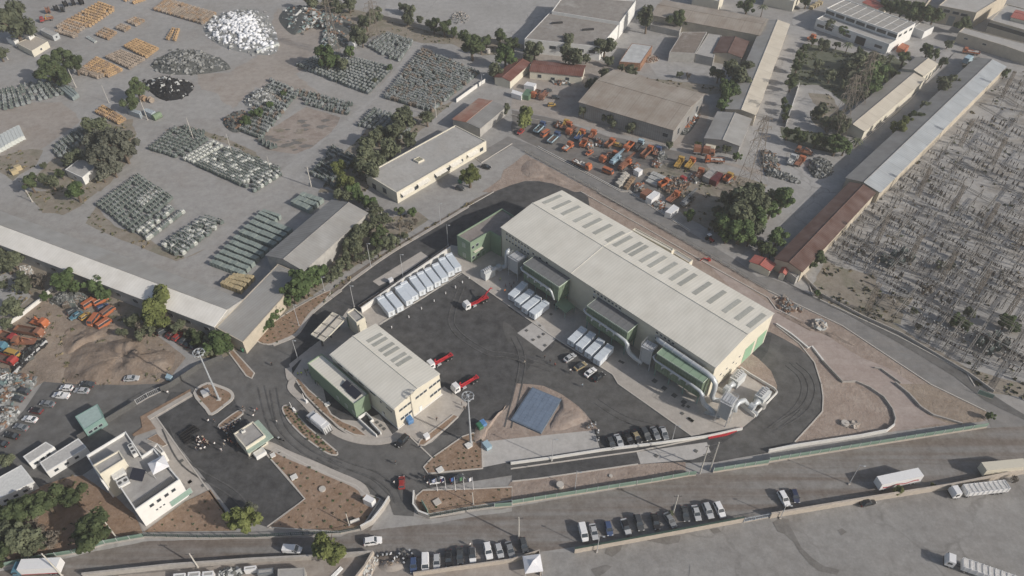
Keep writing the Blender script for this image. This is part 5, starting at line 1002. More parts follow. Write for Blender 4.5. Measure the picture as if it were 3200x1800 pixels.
        m = MB(); m.cyl((xb - .8, 0), .35, 1.2, 2.2, 8); m.tube([(xb - .8, 0, 2.2), (xb - 1.6, .2, 3.4), (-l + 1.4, .2, 2.7), (-l + .5, .2, 2.0)], [.22, .2, .16, .1], 6); m.build('crane_arm', PT['yellow'] if load == 'yellow' else bod, t)
    elif kind == 'boom':
        m = MB(); m.box(-l + .3, xb, -w * .9, w * .9, 1.0, 1.7); m.box(-l + .6, -l + 2.2, -w * .7, w * .7, 1.7, 2.5); m.build('deck', bod, t)
        m = MB(); z1, z2 = 2.4, 3.4; xa, xe = -l + 1.2, l + 3.5
        for y in (-.4, .4):
            for zz in (0, .75): m.bar((xa, y, z1 + zz), (xe, y * .6, z2 + zz * .6), .14)
        k = 11
        for i in range(k):
            t0, t1 = i / k, (i + 1) / k; f = lambda u, y, zz: (xa + (xe - xa) * u, y * (1 - .4 * u), z1 + (z2 - z1) * u + zz * (1 - .4 * u))
            for y in (-.4, .4): m.bar(f(t0, y, 0), f(t1, y, .75), .09)
            m.bar(f(t0, -.4, .75), f(t1, .4, .75), .09)
        m.build('boom', bod, t)
    return t
HK, OY, WY = 'hooklift lorries in the asphalt yard', 'municipal vehicles in the depot yard', 'old lorries in the western work yard'
ha = (3.3, 1.7, -2.2, -3.5)
truck('hook', 'white', 'crimson', '22 545,1255 225,1405', 'white hooklift lorry with raised red arm near the apron', 9.4, 'lorry', HK, axles=ha, load='up', name='hooklift_truck')
truck('hook', 'white', 'crimson', '6 1480,1243 1300,1345', 'white hooklift lorry partly hidden by the garage roof', 9.0, 'lorry', HK, axles=ha, name='hooklift_truck')
truck('hook', 'white', 'crimson', '0 1497,1182 1412,1232', 'white hooklift lorry standing before the ring mast', 9.2, 'lorry', HK, axles=ha, name='hooklift_truck')
truck('garbage', 'silver', 'white', '10 575,395 395,245', 'white refuse lorry in the entry lane beside the long planted island', 8.6, 'refuse lorry', W=2.6)
truck('semi', 'white', 'white', '12 1815,795 1320,850', 'white tipper lorry with ribbed open body along the lot wall', 15.5, 'lorry', axles=(6.5, 3.2, -4.2, -5.4, -6.6), load='tarp', name='tipper_truck', W=2.6)
truck('semi', 'white', 'white', '12 1850,1530 1310,1340', 'white tipper lorry crossing the bottom right corner', 15.5, 'lorry', axles=(6.5, 3.2, -4.2, -5.4, -6.6), load='tarp', name='tipper_truck', W=2.6)
truck('trailer', 'white', 'white', '12 1118,722 800,790', 'white box trailer with a red wave stripe on the street', 12.4, 'trailer', axles=(-3.5, -4.7, 4.6), load='wave', name='box_trailer', W=2.6)
truck('trailer', 'white', 'cream', '12 1870,655 1610,680', 'grey-sided box trailer with cream roof on the street', 12.0, 'trailer', axles=(-3.5, -4.7, 4.4), load='swoosh', name='box_trailer', W=2.6)
truck('box', 'teal', 'white', '9 560,1400 60,1425', 'lorry with blue cab and white box body over a red sill on the street', 11.5, 'lorry', axles=(4.5, -3.2, -4.4), load='red', W=2.7)
for a in (
 ('flat', 'blue', 'sky', '3 150,1040 265,930', 'lorry with blue cab and grey flatbed nearest the depot tree', 8, 'dark'), ('flat', 'blue', 'sky', '3 258,1115 372,1010', 'lorry with pale blue cab and open flatbed in the depot yard', 8, None), ('flat', 'orange', 'orange', '3 368,1168 470,1092', 'orange pickup lorry with a small crane in the depot yard', 6, 'pale'), ('flat', 'orange', 'brown', '3 440,1222 612,1302', 'long brown flatbed lorry with orange cab and pale load', 9, 'pale'),
 ('dump', 'orange', 'rust', '3 700,1130 772,1078', 'orange tipper with rusty body facing the yellow wreck', 6, None), ('dump', 'orange', 'orange', '3 915,1090 838,1165', 'orange tipper with its cab towards the pallets', 6.5, None), ('flat', 'sky', 'dark', '3 908,1175 995,1065', 'lorry with turquoise cab and bare chassis', 7.5, 'dark'), ('dump', 'orange', 'rust', '3 962,1220 1065,1122', 'long orange tipper with brown load bed', 8.5, None),
 ('crane', 'orange', 'brown', '3 490,960 402,1042', 'orange lorry with folded crane between the flatbeds', 6.5, None), ('crane', 'yellow', 'rust', '3 370,995 425,930', 'yellow crane lorry with orange deck', 6, 'yellow'), ('crane', 'orange', 'blue', '3 468,1082 552,1000', 'orange and blue crane lorry near the grey trailer', 7, 'yellow'), ('crane', 'orange', 'brown', '3 755,1180 665,1235', 'orange machine lorry tangled with equipment', 7, None),
 ('boom', 'orange', 'rust', '3 785,1315 905,1220', 'red-brown lattice boom crane lying towards the tipper', 8, None), ('boom', 'sky', 'sky', '3 740,1260 810,1205', 'pale blue lattice boom lorry beside the red-brown boom', 6.5, None), ('crane', 'yellow', 'yellow', '3 1225,1300 1290,1200', 'yellow crane lorry standing apart, with a long shadow', 7, 'yellow'), ('crane', 'orange', 'yellow', '3 1305,1300 1375,1210', 'yellow crane lorry with orange cab', 7, 'yellow'),
 ('box', 'rust', 'rust', '3 1380,1160 1440,1165', 'rusty orange box van beside the white drum', 5, None), ('box', 'rust', 'rust', '3 1450,1170 1510,1180', 'rusty brown box van next to the orange one', 5, None), ('flat', 'orange', 'rust', '3 1590,1230 1462,1225', 'orange-cabbed lorry with pallets in a red body', 8, 'pale'), ('flat', 'orange', 'brown', '3 215,690 140,760', 'orange lorry with brown bed beside the small containers', 6.5, None), ('crane', 'rust', 'rust', '3 275,695 200,780', 'rusty crane lorry in the small vehicle yard', 7, None),
 ('crane', 'orange', 'rust', '7 1165,95 1262,25', 'orange excavator lorry beside the white cabin', 7, None), ('boom', 'dark', 'grey', '7 1275,125 1350,60', 'dark grey boom lorry beside the orange excavator lorry', 7, None), ('crane', 'rust', 'rust', '4 320,1180 210,1150', 'rusty lorry above the scrap heap near the garden', 7, None), ('crane', 'orange', 'rust', '4 205,1275 265,1205', 'orange lorry with boxes on its deck near the garden', 6.5, None), ('flat', 'silver', 'silver', '4 150,1270 195,1190', 'grey ladder lorry next to the orange one near the garden', 6.5, 'pale')):
    truck(a[0], a[1], a[2], a[3], a[4], a[5], 'lorry', OY, load=a[6], name={'flat': 'flatbed_truck', 'dump': 'tipper_truck', 'crane': 'crane_truck', 'boom': 'boom_truck', 'box': 'box_truck'}[a[0]])
for k, q in enumerate(('3 590,1060 620,1015', '3 520,1130 560,1075', '3 735,1215 790,1180', '3 1075,1190 1110,1140', '3 1110,1420 1180,1390', '3 1240,1410 1300,1370', '3 1400,1350 1425,1310', '3 1600,1385 1650,1340', '3 400,1000 440,950')):
    truck(('crane', 'dump', 'flat')[k % 3], ('orange', 'rust', 'orange', 'blue', 'orange', 'red', 'orange', 'yellow', 'orange')[k], ('rust', 'orange', 'dark')[k % 3], q, ('small orange crane lorry wedged between the flatbeds', 'rusty tipper left of the grey trailer', 'orange flatbed machine near the pale blue boom', 'small blue crane lorry beside the wire heap', 'orange tipper among the rusty scrap', 'red flatbed near the rusty scrap heap', 'orange crane lorry beside the grey shipping container', 'yellow tipper right of the red-brown container', 'orange flatbed behind the yellow crane lorry')[k], 5.2, 'lorry', OY, name=('crane_truck', 'tipper_truck', 'flatbed_truck')[k % 3])
for a in (('dump', 'rust', 'brown', '5 90,1050 385,1100', 'brown rusty tipper with raised sides in the work yard', 9.5, None), ('dump', 'red', 'rust', '5 5,1095 145,1140', 'faded red lorry below the rusty tipper', 7, None), ('crane', 'rust', 'rust', '5 265,1150 130,1150', 'rust-brown lorry next to the row of black bags', 7, None), ('crane', 'orange', 'orange', '5 255,990 365,1020', 'orange lorry behind the rusty tipper', 6, None), ('flat', 'red', 'red', '5 -20,1260 145,1310', 'bright red lorry at the left edge of the work yard', 8, None), ('flat', 'teal', 'sky', '5 -60,1190 50,1195', 'blue lorry cut by the left edge', 6, None)):
    truck(a[0], a[1], a[2], a[3], a[4], a[5], 'lorry', WY, load=a[6], name={'flat': 'flatbed_truck', 'dump': 'tipper_truck', 'crane': 'crane_truck'}[a[0]])
for a in (('flat', 'orange', 'orange', '4 1590,420 1462,398', 'orange lorry parked along the tan store', 8, 'pale'), ('box', 'sky', 'sky', '4 1465,500 1530,455', 'turquoise lorry beside the orange one near the tan store', 7, None), ('flat', 'orange', 'orange', '4 300,315 345,295', 'small orange lorry at the corner of the garden', 5, None), ('crane', 'red', 'rust', '1 405,150 315,170', 'red mobile crane with yellow jib beside the cable drums', 7, 'yellow')):
    truck(a[0], a[1], a[2], a[3], a[4], a[5], 'lorry', None, load=a[6], name={'flat': 'flatbed_truck', 'box': 'box_truck', 'crane': 'crane_truck'}[a[0]])
# tractor
t = thing('tractor', 'small red and white tractor at the edge of the grove', 'tractor', g1(7, 1490, 365), math.radians(-60)); m = MB(); m.box(-.2, 1.8, -.4, .4, .7, 1.3); m.build('bonnet', PT['red'], t); m = MB(); m.box(-1.2, -.1, -.7, .7, .9, 2.3, 0, .1, .1); m.build('cab', glass, t); m = MB(); m.box(-1.2, 0, -.7, .7, 2.32, 2.45); m.build('roof', PT['white'], t)
for x, y, r_ in ((-.8, .85, .7), (-.8, -.85, .7), (1.4, .7, .42), (1.4, -.7, .42)): m = MB(); m.tube([(x, y - .2, r_), (x, y + .2, r_)], r_, 14); m.build('wheel', tyre_m, t)
# motorcycles
def moto_proto():
    t = thing('motorcycle', 'motorcycle', 'motorcycle')
    m = MB(); m.tube([(-.2, 0, .55), (.25, 0, .85), (.5, 0, .9)], [.16, .2, .1], 8); m.box(-.2, .25, -.15, .15, .3, .6); m.build('body', PT['dark'], t)
    m = MB(); m.box(-.75, .0, -.13, .13, .74, .84); m.build('seat', plast, t); m = MB(); m.box(-1.0, -.62, -.22, .22, .86, 1.18); m.build('top_box', PT['silver'], t)
    m = MB(); m.bar((.5, -.38, 1.02), (.5, .38, 1.02), .06); m.bar((.7, 0, .3), (.48, 0, 1.02), .09); m.build('handlebar', steel_d, t)
    w = MB(); w.tube([(0, -.06, 0), (0, .06, 0)], .32, 12); wm = w.mesh('wheel', tyre_m); link('wheel', wm, t, (-.62, 0, .32)); link('wheel', wm, t, (.72, 0, .32)); return t
MP = moto_proto(); first = True
for n, x, y, a, lab, colr in ((11, 575, 330, 95, 'motorcycle with silver box in the trio by the pink soil', 'dark'), (11, 600, 320, 100, 'middle motorcycle of the trio by the pink soil', 'white'), (11, 628, 308, 85, 'dark motorcycle at the right of the trio by the pink soil', 'dark'), (11, 650, 370, 80, 'white motorcycle at the corner of the white slab', 'white'), (11, 652, 425, 80, 'motorcycle lying close to the silver plant car', 'dark'),
        (10, 945, 1300, 30, 'motorcycle at the left of the group by the sand heap', 'dark'), (10, 985, 1295, 20, 'silver scooter in the group by the sand heap', 'silver'), (10, 1015, 1290, 25, 'white scooter in the group by the sand heap', 'white'), (10, 1045, 1330, 80, 'white motorcycle nearest the sand heap', 'white'), (10, 1080, 1300, 60, 'dark motorcycle leaning in the middle of the group', 'dark'), (10, 1100, 1275, 60, 'dark motorcycle at the street side of the group', 'dark'), (10, 1125, 1310, 70, 'motorcycle beside the blue hatchback', 'dark'), (10, 1175, 1285, -50, 'white scooter standing apart near the street', 'white'), (10, 1130, 1340, 70, 'low black motorcycle in front of the blue hatchback', 'black'), (10, 195, 430, -20, 'motorcycle on the entry road beside the gatehouse', 'dark')):
    p = g1(n, x, y); p.z = .26 if n == 11 or y < 500 else .06
    if first: o = MP; o.location = p; o.rotation_euler = (0, 0, math.radians(a)); o['label'] = lab; o['group'] = 'motorcycles'; first = False
    else: o = dup(MP, p, math.radians(a), lab, 'motorcycles', recolor={'body': PT[colr]})
# ------------------------------------------------------------------ white roll-off containers
cont_m = M('container_white', (.66, .70, .74), r=.5, var=.05, scale=.7)
def cont_proto():
    t = thing('waste_container', 'container', 'container'); L, W, h = 7.0, 2.5, 2.55; l, w = L / 2, W / 2
    m = MB(); m.box(-l, l, -w, w, .25, h); [m.box(x - .07, x + .07, s_ * (w + .04) - .05, s_ * (w + .04) + .05, .3, h - .1) for x in rng(-l + .4, l - .4, 7) for s_ in (-1, 1)]; [m.box(l, l + .06, y - .08, y + .08, .3, h - .1) for y in (-w + .15, -.35, .35, w - .15)]; m.build('shell', cont_m, t)
    m = MB(); [m.hexa([(x0, -w - .03, h), (x1, -w - .03, h), (x1, w + .03, h), (x0, w + .03, h), (x0, -w - .03, h + .08), (x1, -w - .03, h + .08), (x1, w + .03, h + .08), (x0, w + .03, h + .08)]) for x0, x1 in ((-l + .9, -l + 2.7), (-l + 2.76, -l + 4.5), (-l + 4.56, l + .03))]; m.build('lid', M('container_lid', (.60, .65, .70), r=.45, var=.05), t)
    m = MB(); m.box(-l - .02, -l + .8, -w, w, h + .01, h + .3); m.build('hopper_cover', cont_m, t)
    m = MB(); m.box(-l - .5, l, -.5, -.35, .02, .26); m.box(-l - .5, l, .35, .5, .02, .26); m.box(l - .5, l + .05, -w, w, .02, .24); m.build('skid', steel_d, t)
    m = MB(); m.box(l + .07, l + .13, -.25, .25, .9, 2.0); m.build('door_lock', grey_mt, t); return t
CP = cont_proto(); first = True
def cont(back, front, lab, grp, z_=2.6):
    global first
    P = [G(back, z_), G(front, z_)]; c = (P[0] + P[1]) / 2; c.z = .28; d = P[1] - P[0]; a = math.atan2(d.y, d.x); sc = min(1.15, max(.9, d.length / 7.2))
    if first: o = CP; o.location = c; o.rotation_euler = (0, 0, a); o['label'] = lab; o['group'] = grp; first = False
    else: o = dup(CP, c, a, lab, grp)
    o.scale = (sc, 1, 1)
# top-face mid-edges, back -> door end
b6 = [((930, 790), (1030, 912)), ((993, 758), (1095, 878)), ((1063, 708), (1165, 830)), ((1105, 678), (1208, 795)), ((1170, 632), (1265, 758)), ((1228, 600), (1322, 725)), ((1285, 572), (1378, 690)), ((1345, 540), (1430, 655)), ((1395, 498), (1478, 608)), ((1447, 465), (1530, 578))]
od = ['first', 'second', 'third', 'fourth', 'fifth', 'sixth', 'seventh', 'eighth', 'ninth', 'last']
for k, (a, b) in enumerate(b6): cont(px(6, *a), px(6, *b), od[k] + ' white container from the canopy end of the row against the white wall', 'white containers along the white wall')
for k, (a, b) in enumerate((((1060, 1030), (860, 1215)), ((1150, 1140), (945, 1300)), ((1250, 1220), (1045, 1385)), ((1355, 1290), (1150, 1455)))): cont(px(22, *a), px(22, *b), ['white container nearest the green office block in the quartet before the first filter', 'second white container in the quartet before the first filter', 'third white container in the quartet before the first filter', 'white container at the porch end of the quartet before the first filter'][k], 'white containers before the hall')
for k, (a, b) in enumerate((((415, 850), (205, 1050)), ((545, 925), (330, 1135)), ((680, 1025), (465, 1235)), ((815, 1115), (600, 1335)))): cont(px(21, *a), px(21, *b), ['white container nearest the concrete pad in the quartet before the middle filter', 'second white container in the quartet before the middle filter', 'third white container in the quartet before the middle filter', 'white container at the far right of the quartet before the middle filter'][k], 'white containers before the hall')
# ------------------------------------------------------------------ stored goods: transformers, cable reels, crates (each its own object; beyond 300 of a kind one stuff object)
def bil(q, u, v): return q[0].lerp(q[1], u).lerp(q[3].lerp(q[2], u), v)
STORE = {'transformer': [], 'cable_reel': []}
def block(kind, s, nu, nv, label, group, variants, jit=.25, drop=0.0, axis=1, spread=0.0):
    q = gg(s)
    for i in range(nu):
        for j in range(nv):
            if rnd.random() < drop: continue
            u, v = (i + .5) / nu, (j + .5) / nv; p = bil(q, u, v)
            d = (bil(q, u, min(1, v + .05)) - bil(q, u, max(0, v - .05))) if axis else (bil(q, min(1, u + .05), v) - bil(q, max(0, u - .05), v))
            p = p + Vector((rnd.uniform(-jit, jit), rnd.uniform(-jit, jit), 0)); STORE[kind].append((p, math.atan2(d.y, d.x) + rnd.uniform(-spread, spread), rnd.choice(variants), label, group))
tm_d = M('transformer_green', (.135, .16, .15), r=.6, var=.15, rand=.25); tm_l = M('transformer_grey', (.25, .275, .275), r=.6, var=.12, rand=.2); tm_w = M('transformer_white_lid', (.74, .75, .70), r=.6, var=.06); tm_r = M('transformer_rust', (.20, .165, .135), r=.7, var=.3); porc = M('porcelain', (.45, .43, .40), r=.3)
def transf(mt, top):
    m = MB(); m.box(-.62, .62, -.42, .42, .12, 1.25); [m.box(x - .035, x + .035, -.72, .72, .25, 1.1) for x in rng(-.55, .55, 7)]; m.box(-.7, .7, -.5, .5, 1.25, 1.36, 1); m.box(-.65, .65, -.35, -.25, 0, .12); m.box(-.65, .65, .25, .35, 0, .12)
    [m.tube([(x, -.15, 1.36), (x, -.22, 1.72)], [.09, .05], 6, 2) for x in (-.4, 0, .4)]; m.tube([(-.35, .28, 1.6), (.35, .28, 1.6)], .16, 8, 0)
    return m.mesh('transformer', [mt, top, porc])
tm_w2 = M('transformer_pale', (.40, .42, .39), r=.6, var=.2)
TV = {'d': transf(tm_d, tm_d), 'l': transf(tm_d, tm_l), 'g': transf(tm_l, tm_l), 'w': transf(tm_w2, tm_w), 'r': transf(tm_r, tm_r)}
def reel(wood, drum):
    m = MB()
    for x in (-.46, .46): m.tube([(x - .06, 0, .8), (x + .06, 0, .8)], .8, 14, 0)
    m.tube([(-.42, 0, .8), (.42, 0, .8)], .62, 12, 1)
    for x in (-.53, .53): m.tube([(x - .015, 0, .8), (x + .015, 0, .8)], .2, 8, 2)
    return m.mesh('cable_reel', [wood, drum, steel_d])
w1 = M('ochre_wood', (.36, .245, .135), var=.2, rand=.2); w2 = M('weathered_wood', (.265, .22, .18), var=.2, rand=.2); w3 = M('brown_wood', (.265, .185, .12), var=.2, rand=.2)
RV = {'o': reel(w1, w3), 'w': reel(w2, w2), 'b': reel(w3, w2)}
TG, RG = 'stored transformers', 'wooden cable reels'
T_ = 'transformer'
for s, nu, nv, lab, var, jit, drop, sp in (
 ('26 243,517 348,442 440,502 338,592', 13, 9, 'grey-green transformer in the block nearest the very long shed', 'dddl', .15, .03, .08), ('26 345,515 388,480 408,490 362,527', 5, 3, 'white-lidded transformer in the block nearest the very long shed', 'w', .1, 0, .05), ('26 345,585 430,522 440,530 365,600', 11, 2, 'pale-lidded transformer on the right edge of the block nearest the very long shed', 'lw', .15, .1, .08),
 ('26 368,603 462,532 466,536 372,608', 14, 1, 'transformer in the single file between two blocks', 'lw', .2, 0, .1), ('26 405,622 520,548 568,562 450,652', 12, 6, 'transformer in the loose block beside the crate rows', 'dllw', .35, .15, .4),
 ('26 372,378 440,322 530,354 457,404', 9, 7, 'dark transformer in the rows below the round tree', 'ddl', .15, .08, .1), ('26 458,404 536,357 566,372 490,416', 9, 3, 'white-lidded transformer in the pale band of the middle block', 'w', .12, .05, .05), ('26 492,418 572,374 710,428 605,470', 11, 13, 'dark transformer in the dense middle block with pale lids', 'ddlw', .15, .02, .06), ('26 608,472 696,428 712,442 642,488', 8, 3, 'pale-lidded transformer at the lane end of the middle block', 'lw', .2, .1, .1),
 ('26 -20,235 150,193 195,232 -20,290', 15, 7, 'small transformer in the rows at the left edge', 'ddg', .2, .1, .15), ('26 130,378 232,302 268,328 150,402', 11, 5, 'transformer half under the grey-green trees', 'ddg', .3, .1, .2), ('26 455,318 520,335 515,350 470,335', 5, 2, 'transformer on the weedy island by the poles', 'dd', .4, .2, .4), ('26 650,352 700,372 695,382 650,362', 5, 2, 'transformer behind the dense middle block', 'd', .3, .2, .4),
 ('2 -120,1000 110,600 340,700 40,1060', 16, 9, 'scrap transformer beside the stained bare lot', 'dlggr', .3, .06, .5), ('2 310,680 745,792 690,880 380,800', 15, 4, 'scrap transformer in the arm above the stained lot', 'dlgr', .3, .08, .5), ('2 290,500 850,725 1040,520 560,400', 22, 11, 'scrap transformer in the block left of the straight lane', 'dlgg', .3, .04, .4), ('2 840,350 985,258 1190,320 1080,490', 13, 9, 'scrap transformer in the block below the pylon', 'dgg', .3, .08, .5),
 ('2 960,745 1255,375 1690,560 1330,850', 24, 19, 'scrap transformer in the big block right of the straight lane', 'dlggr', .3, .03, .4), ('2 760,950 890,830 1230,930 1100,1060', 9, 9, 'transformer near the dark trees by the workshop', 'dlg', .3, .1, .3), ('2 410,1320 580,1110 760,1190 600,1449', 9, 8, 'transformer in the shade left of the dark trees', 'ddg', .3, .15, .3), ('5 480,880 640,800 680,830 520,870', 7, 3, 'old transformer shell behind the orange vans', 'dr', .4, .2, .6)):
    block(T_, s, nu, nv, lab, TG, [TV[k] for k in var], jit, drop, 1, sp)
R_ = 'cable_reel'
for s, nu, nv, lab, var in (
 ('26 168,55 252,8 298,24 228,72', 10, 7, 'ochre cable reel in the big far block behind the cabins', 'ooob'), ('26 140,72 172,52 226,68 190,92', 5, 6, 'brown cable reel in the block between the cabins and the ochre reels', 'bbw'), ('26 138,84 152,76 200,92 186,98', 2, 7, 'dark weathered cable reel next to the cargo cabin', 'w'), ('26 385,27 420,0 548,38 512,64', 9, 13, 'weathered cable reel in the wide far block beside the white heap', 'wwb'), ('26 205,178 245,147 312,180 276,197', 7, 8, 'ochre cable reel in the block beside the two dark pines', 'oob'), ('26 265,147 306,130 368,152 328,178', 6, 8, 'grey weathered cable reel between two ochre blocks', 'w'),
 ('26 312,120 345,102 402,126 370,150', 6, 8, 'ochre cable reel in the block behind the grey ones', 'ooo'), ('26 198,187 212,172 270,194 246,200', 3, 7, 'greyish cable reel along the front edge of the pine-side block', 'w'), ('26 240,287 262,268 320,304 300,316', 3, 8, 'brown cable reel in the small block above the grey-green trees', 'bo'), ('26 240,92 265,72 298,86 275,104', 4, 4, 'weathered cable reel in the middle of three small groups', 'wb'), ('26 290,74 305,64 333,72 316,84', 3, 3, 'weathered cable reel in the small group nearest the ochre block', 'wb'), ('26 318,57 340,48 368,55 346,70', 4, 3, 'weathered cable reel in the farthest small group', 'wb'), ('26 414,102 434,74 456,77 448,108', 5, 2, 'ochre cable reel standing in the open lane', 'o'), ('26 302,2 335,-12 378,5 346,14', 5, 2, 'ochre cable reel at the top edge of the photo', 'o')):
    block(R_, s, nu, nv, lab, RG, [RV[k] for k in var], .08, .03, 1, .05)
camv = Vector((0, 0, CAM_H))
def rest_mesh(items, name, sc):
    import numpy as np
    V = []; F = []; MI = []; mats = []; cache = {}
    for p, a, me, *_ in items:
        if me.name not in cache:
            v = np.array([q.co[:] for q in me.vertices]) * sc; ids = []
            for m_ in me.materials:
                if m_ not in mats: mats.append(m_)
                ids.append(mats.index(m_))
            cache[me.name] = (v, [tuple(f.vertices) for f in me.polygons], [ids[f.material_index] for f in me.polygons])
        v, f, mi = cache[me.name]; c, s_ = math.cos(a), math.sin(a); o = len(V)
        V += [(x * c - y * s_ + p.x, x * s_ + y * c + p.y, zz + .1) for x, y, zz in v]; F += [tuple(k + o for k in ff) for ff in f]; MI += mi
    me = bpy.data.meshes.new(name); me.from_pydata(V, [], F); [me.materials.append(m_) for m_ in mats]; me.polygons.foreach_set('material_index', MI); return link(name, me)
for kind, cat, sc, lab in (('transformer', 'transformer', 1.15, 'mass of scrap and stored transformers filling the far storage yard'), ('cable_reel', 'cable reel', 1.12, 'mass of far wooden cable reels at the top left')):
    it = sorted(STORE[kind], key=lambda i: (i[0] - camv).length)
    for p, a, me, l_, g_ in it[:300]:
        o = link(kind, me, loc=(p.x, p.y, .1), rz=a); o.scale = (sc,) * 3; tag(o, l_, cat, g_)
    if it[300:]: tag(rest_mesh(it[300:], kind + '_mass', sc), lab, cat, kind='stuff')
# crates, bundles
def crate_mesh(mt, L, W, h, name):
    m = MB(); m.box(-L / 2, L / 2, -W / 2, W / 2, .12, h); [m.box(x - .05, x + .05, -W / 2 - .04, W / 2 + .04, .1, h + .03) for x in (-L / 2 + .15, L / 2 - .15)]; [m.box(-L / 2, L / 2, y - .06, y + .06, 0, .12) for y in (-W / 2 + .1, W / 2 - .1)]; return m.mesh(name, mt)
cm_g = M('sage_crate', (.235, .275, .255), var=.12, rand=.1); cm_t = M('tan_crate', (.42, .345, .21), var=.12, rand=.1); cm_w = M('wrapped_bundle', (.56, .585, .56), r=.4, var=.1); cm_b = M('slate_bundle', (.235, .275, .275), r=.5, var=.12)
def crates(s, nu, nv, mt, lab, group, name='crate', cat='crate', h=2.1, fill=(.84, .95), drop=0.0, jit=0.0):
    q = gg(s); a = ((q[3] - q[0]) + (q[2] - q[1])) / 2; b = ((q[1] - q[0]) + (q[2] - q[3])) / 2; L, W = a.length / nv * fill[1], b.length / nu * fill[0]; me = crate_mesh(mt, L, W, h, name); an = math.atan2(a.y, a.x)
    for i in range(nu):
        for j in range(nv):
            if rnd.random() < drop: continue
            p = bil(q, (i + .5) / nu, (j + .5) / nv); o = link(name, me, loc=(p.x + rnd.uniform(-jit, jit), p.y + rnd.uniform(-jit, jit), .05), rz=an); tag(o, lab, cat, group); o.scale = (1, 1, rnd.choice((1, 1, .94, .9)))
CG = 'sage green crates beside the grey warehouse'
crates('26 528,672 600,598 680,632 610,702', 6, 9, cm_g, 'sage green crate in the lower rows beside the grey warehouse', CG, fill=(.66, .93)); crates('26 602,596 652,548 740,585 690,630', 4, 9, cm_g, 'sage green crate in the upper rows beside the grey warehouse', CG, fill=(.7, .93)); crates('26 650,546 668,535 712,550 692,565', 2, 4, cm_g, 'sage green crate at the head of the crate rows', CG, fill=(.7, .93)); crates('26 733,517 765,493 818,508 778,541', 3, 6, cm_g, 'sage green crate in the separate stack behind the grey warehouse', CG)
crates('26 556,722 592,697 645,702 606,743', 4, 6, cm_t, 'tan crate in the corner of the crate yard', 'tan crates at the corner of the crate yard', fill=(.8, .9)); crates('1 70,1340 130,1280 185,1260 130,1310', 2, 1, cm_t, 'tan wooden crate on the weedy soil at the left edge', 'tan crate pair', fill=(.7, .8))
crates('1 -60,1085 160,968 195,1052 -20,1170', 9, 1, cm_w, 'long white-wrapped bundle in the row at the left edge', 'white wrapped bundles', 'wrapped_bundle', 'bundle', 2.0, (.85, 1)); crates('1 425,665 480,635 600,735 560,765', 3, 1, cm_b, 'long slate-green stack beside the dark pines', 'slate green stacks', 'bundle_stack', 'stack', 2.2, (.75, 1)); crates('1 650,290 670,278 735,318 715,328', 3, 1, cm_w, 'pale beam bundle near the middle reel groups', 'pale beam bundles', 'beam_bundle', 'bundle', .8, (.5, 1))
crates('3 1005,1385 1060,1300 1160,1345 1090,1420', 3, 5, M('pale_pallet', (.40, .405, .395), var=.15), 'pale stacked pallet in the block below the lattice boom', 'pale pallets in the depot', 'pallet_stack', 'pallet', 1.0, (.8, .9)); crates('3 780,1400 850,1310 880,1330 815,1425', 4, 2, M('beige_block', (.42, .40, .36), var=.15), 'beige stacked block beside the orange van', 'beige blocks in the depot', 'block_stack', 'block', 1.5, (.8, .9)); crates('3 840,1430 900,1340 930,1360 870,1440', 5, 1, w3, 'brown drum stack next to the beige blocks', 'brown drums in the depot', 'drum_stack', 'drum', 1.3, (.8, .9)); crates('4 300,70 380,20 420,30 330,75', 4, 3, cm_t, 'timber stack at the far upper road', 'timber stacks', 'timber_stack', 'timber', 1.6)
for lab, s, h, c in (('white box container in the depot yard', '3 918,1280 958,1300 988,1280 950,1262', 2.4, PT['white']), ('white box container at the edge of the grove', '7 1155,150 1200,165 1262,118 1220,92', 2.5, PT['white']), ('orange-brown container next to the white cabin', '7 968,5 1010,25 1060,-10 1020,-30', 2.5, PT['rust']), ('white cabin with windows beside the orange-brown container', '7 1012,38 1055,60 1118,8 1075,-12', 2.6, PT['white']), ('grey shipping container next to the red-brown one', '3 1440,1325 1490,1350 1560,1290 1510,1262', 2.5, M('weathered_steel', (.36, .345, .325), var=.2)), ('red-brown shipping container in the depot', '3 1492,1350 1545,1372 1595,1310 1545,1290', 2.5, PT['maroon']), ('orange box body beside the white factory', '4 978,352 1030,380 1068,345 1015,322', 2.6, PT['orange']), ('white container in the small vehicle yard', '3 -5,700 70,725 85,700 5,675', 2.5, PT['white']), ('white container behind the others in the small vehicle yard', '3 90,640 165,655 185,630 115,615', 2.5, PT['white']), ('grey-green container in the small vehicle yard', '3 75,715 125,725 165,685 110,668', 2.5, PT['green']), ('white kiosk cabin by the plant gate', '10 805,870 870,900 900,865 835,832', 2.8, PT['white']), ('pale blue tarpaulin box on the brown earth', '5 1245,1400 1280,1410 1300,1385 1260,1368', 1.6, PT['sky'])):
    P = gg(s, h); poly_flat('storage_container' if 'cabin' not in lab else 'cabin', lab, 'container', P, h, c, c, .04, .05, th=.1)
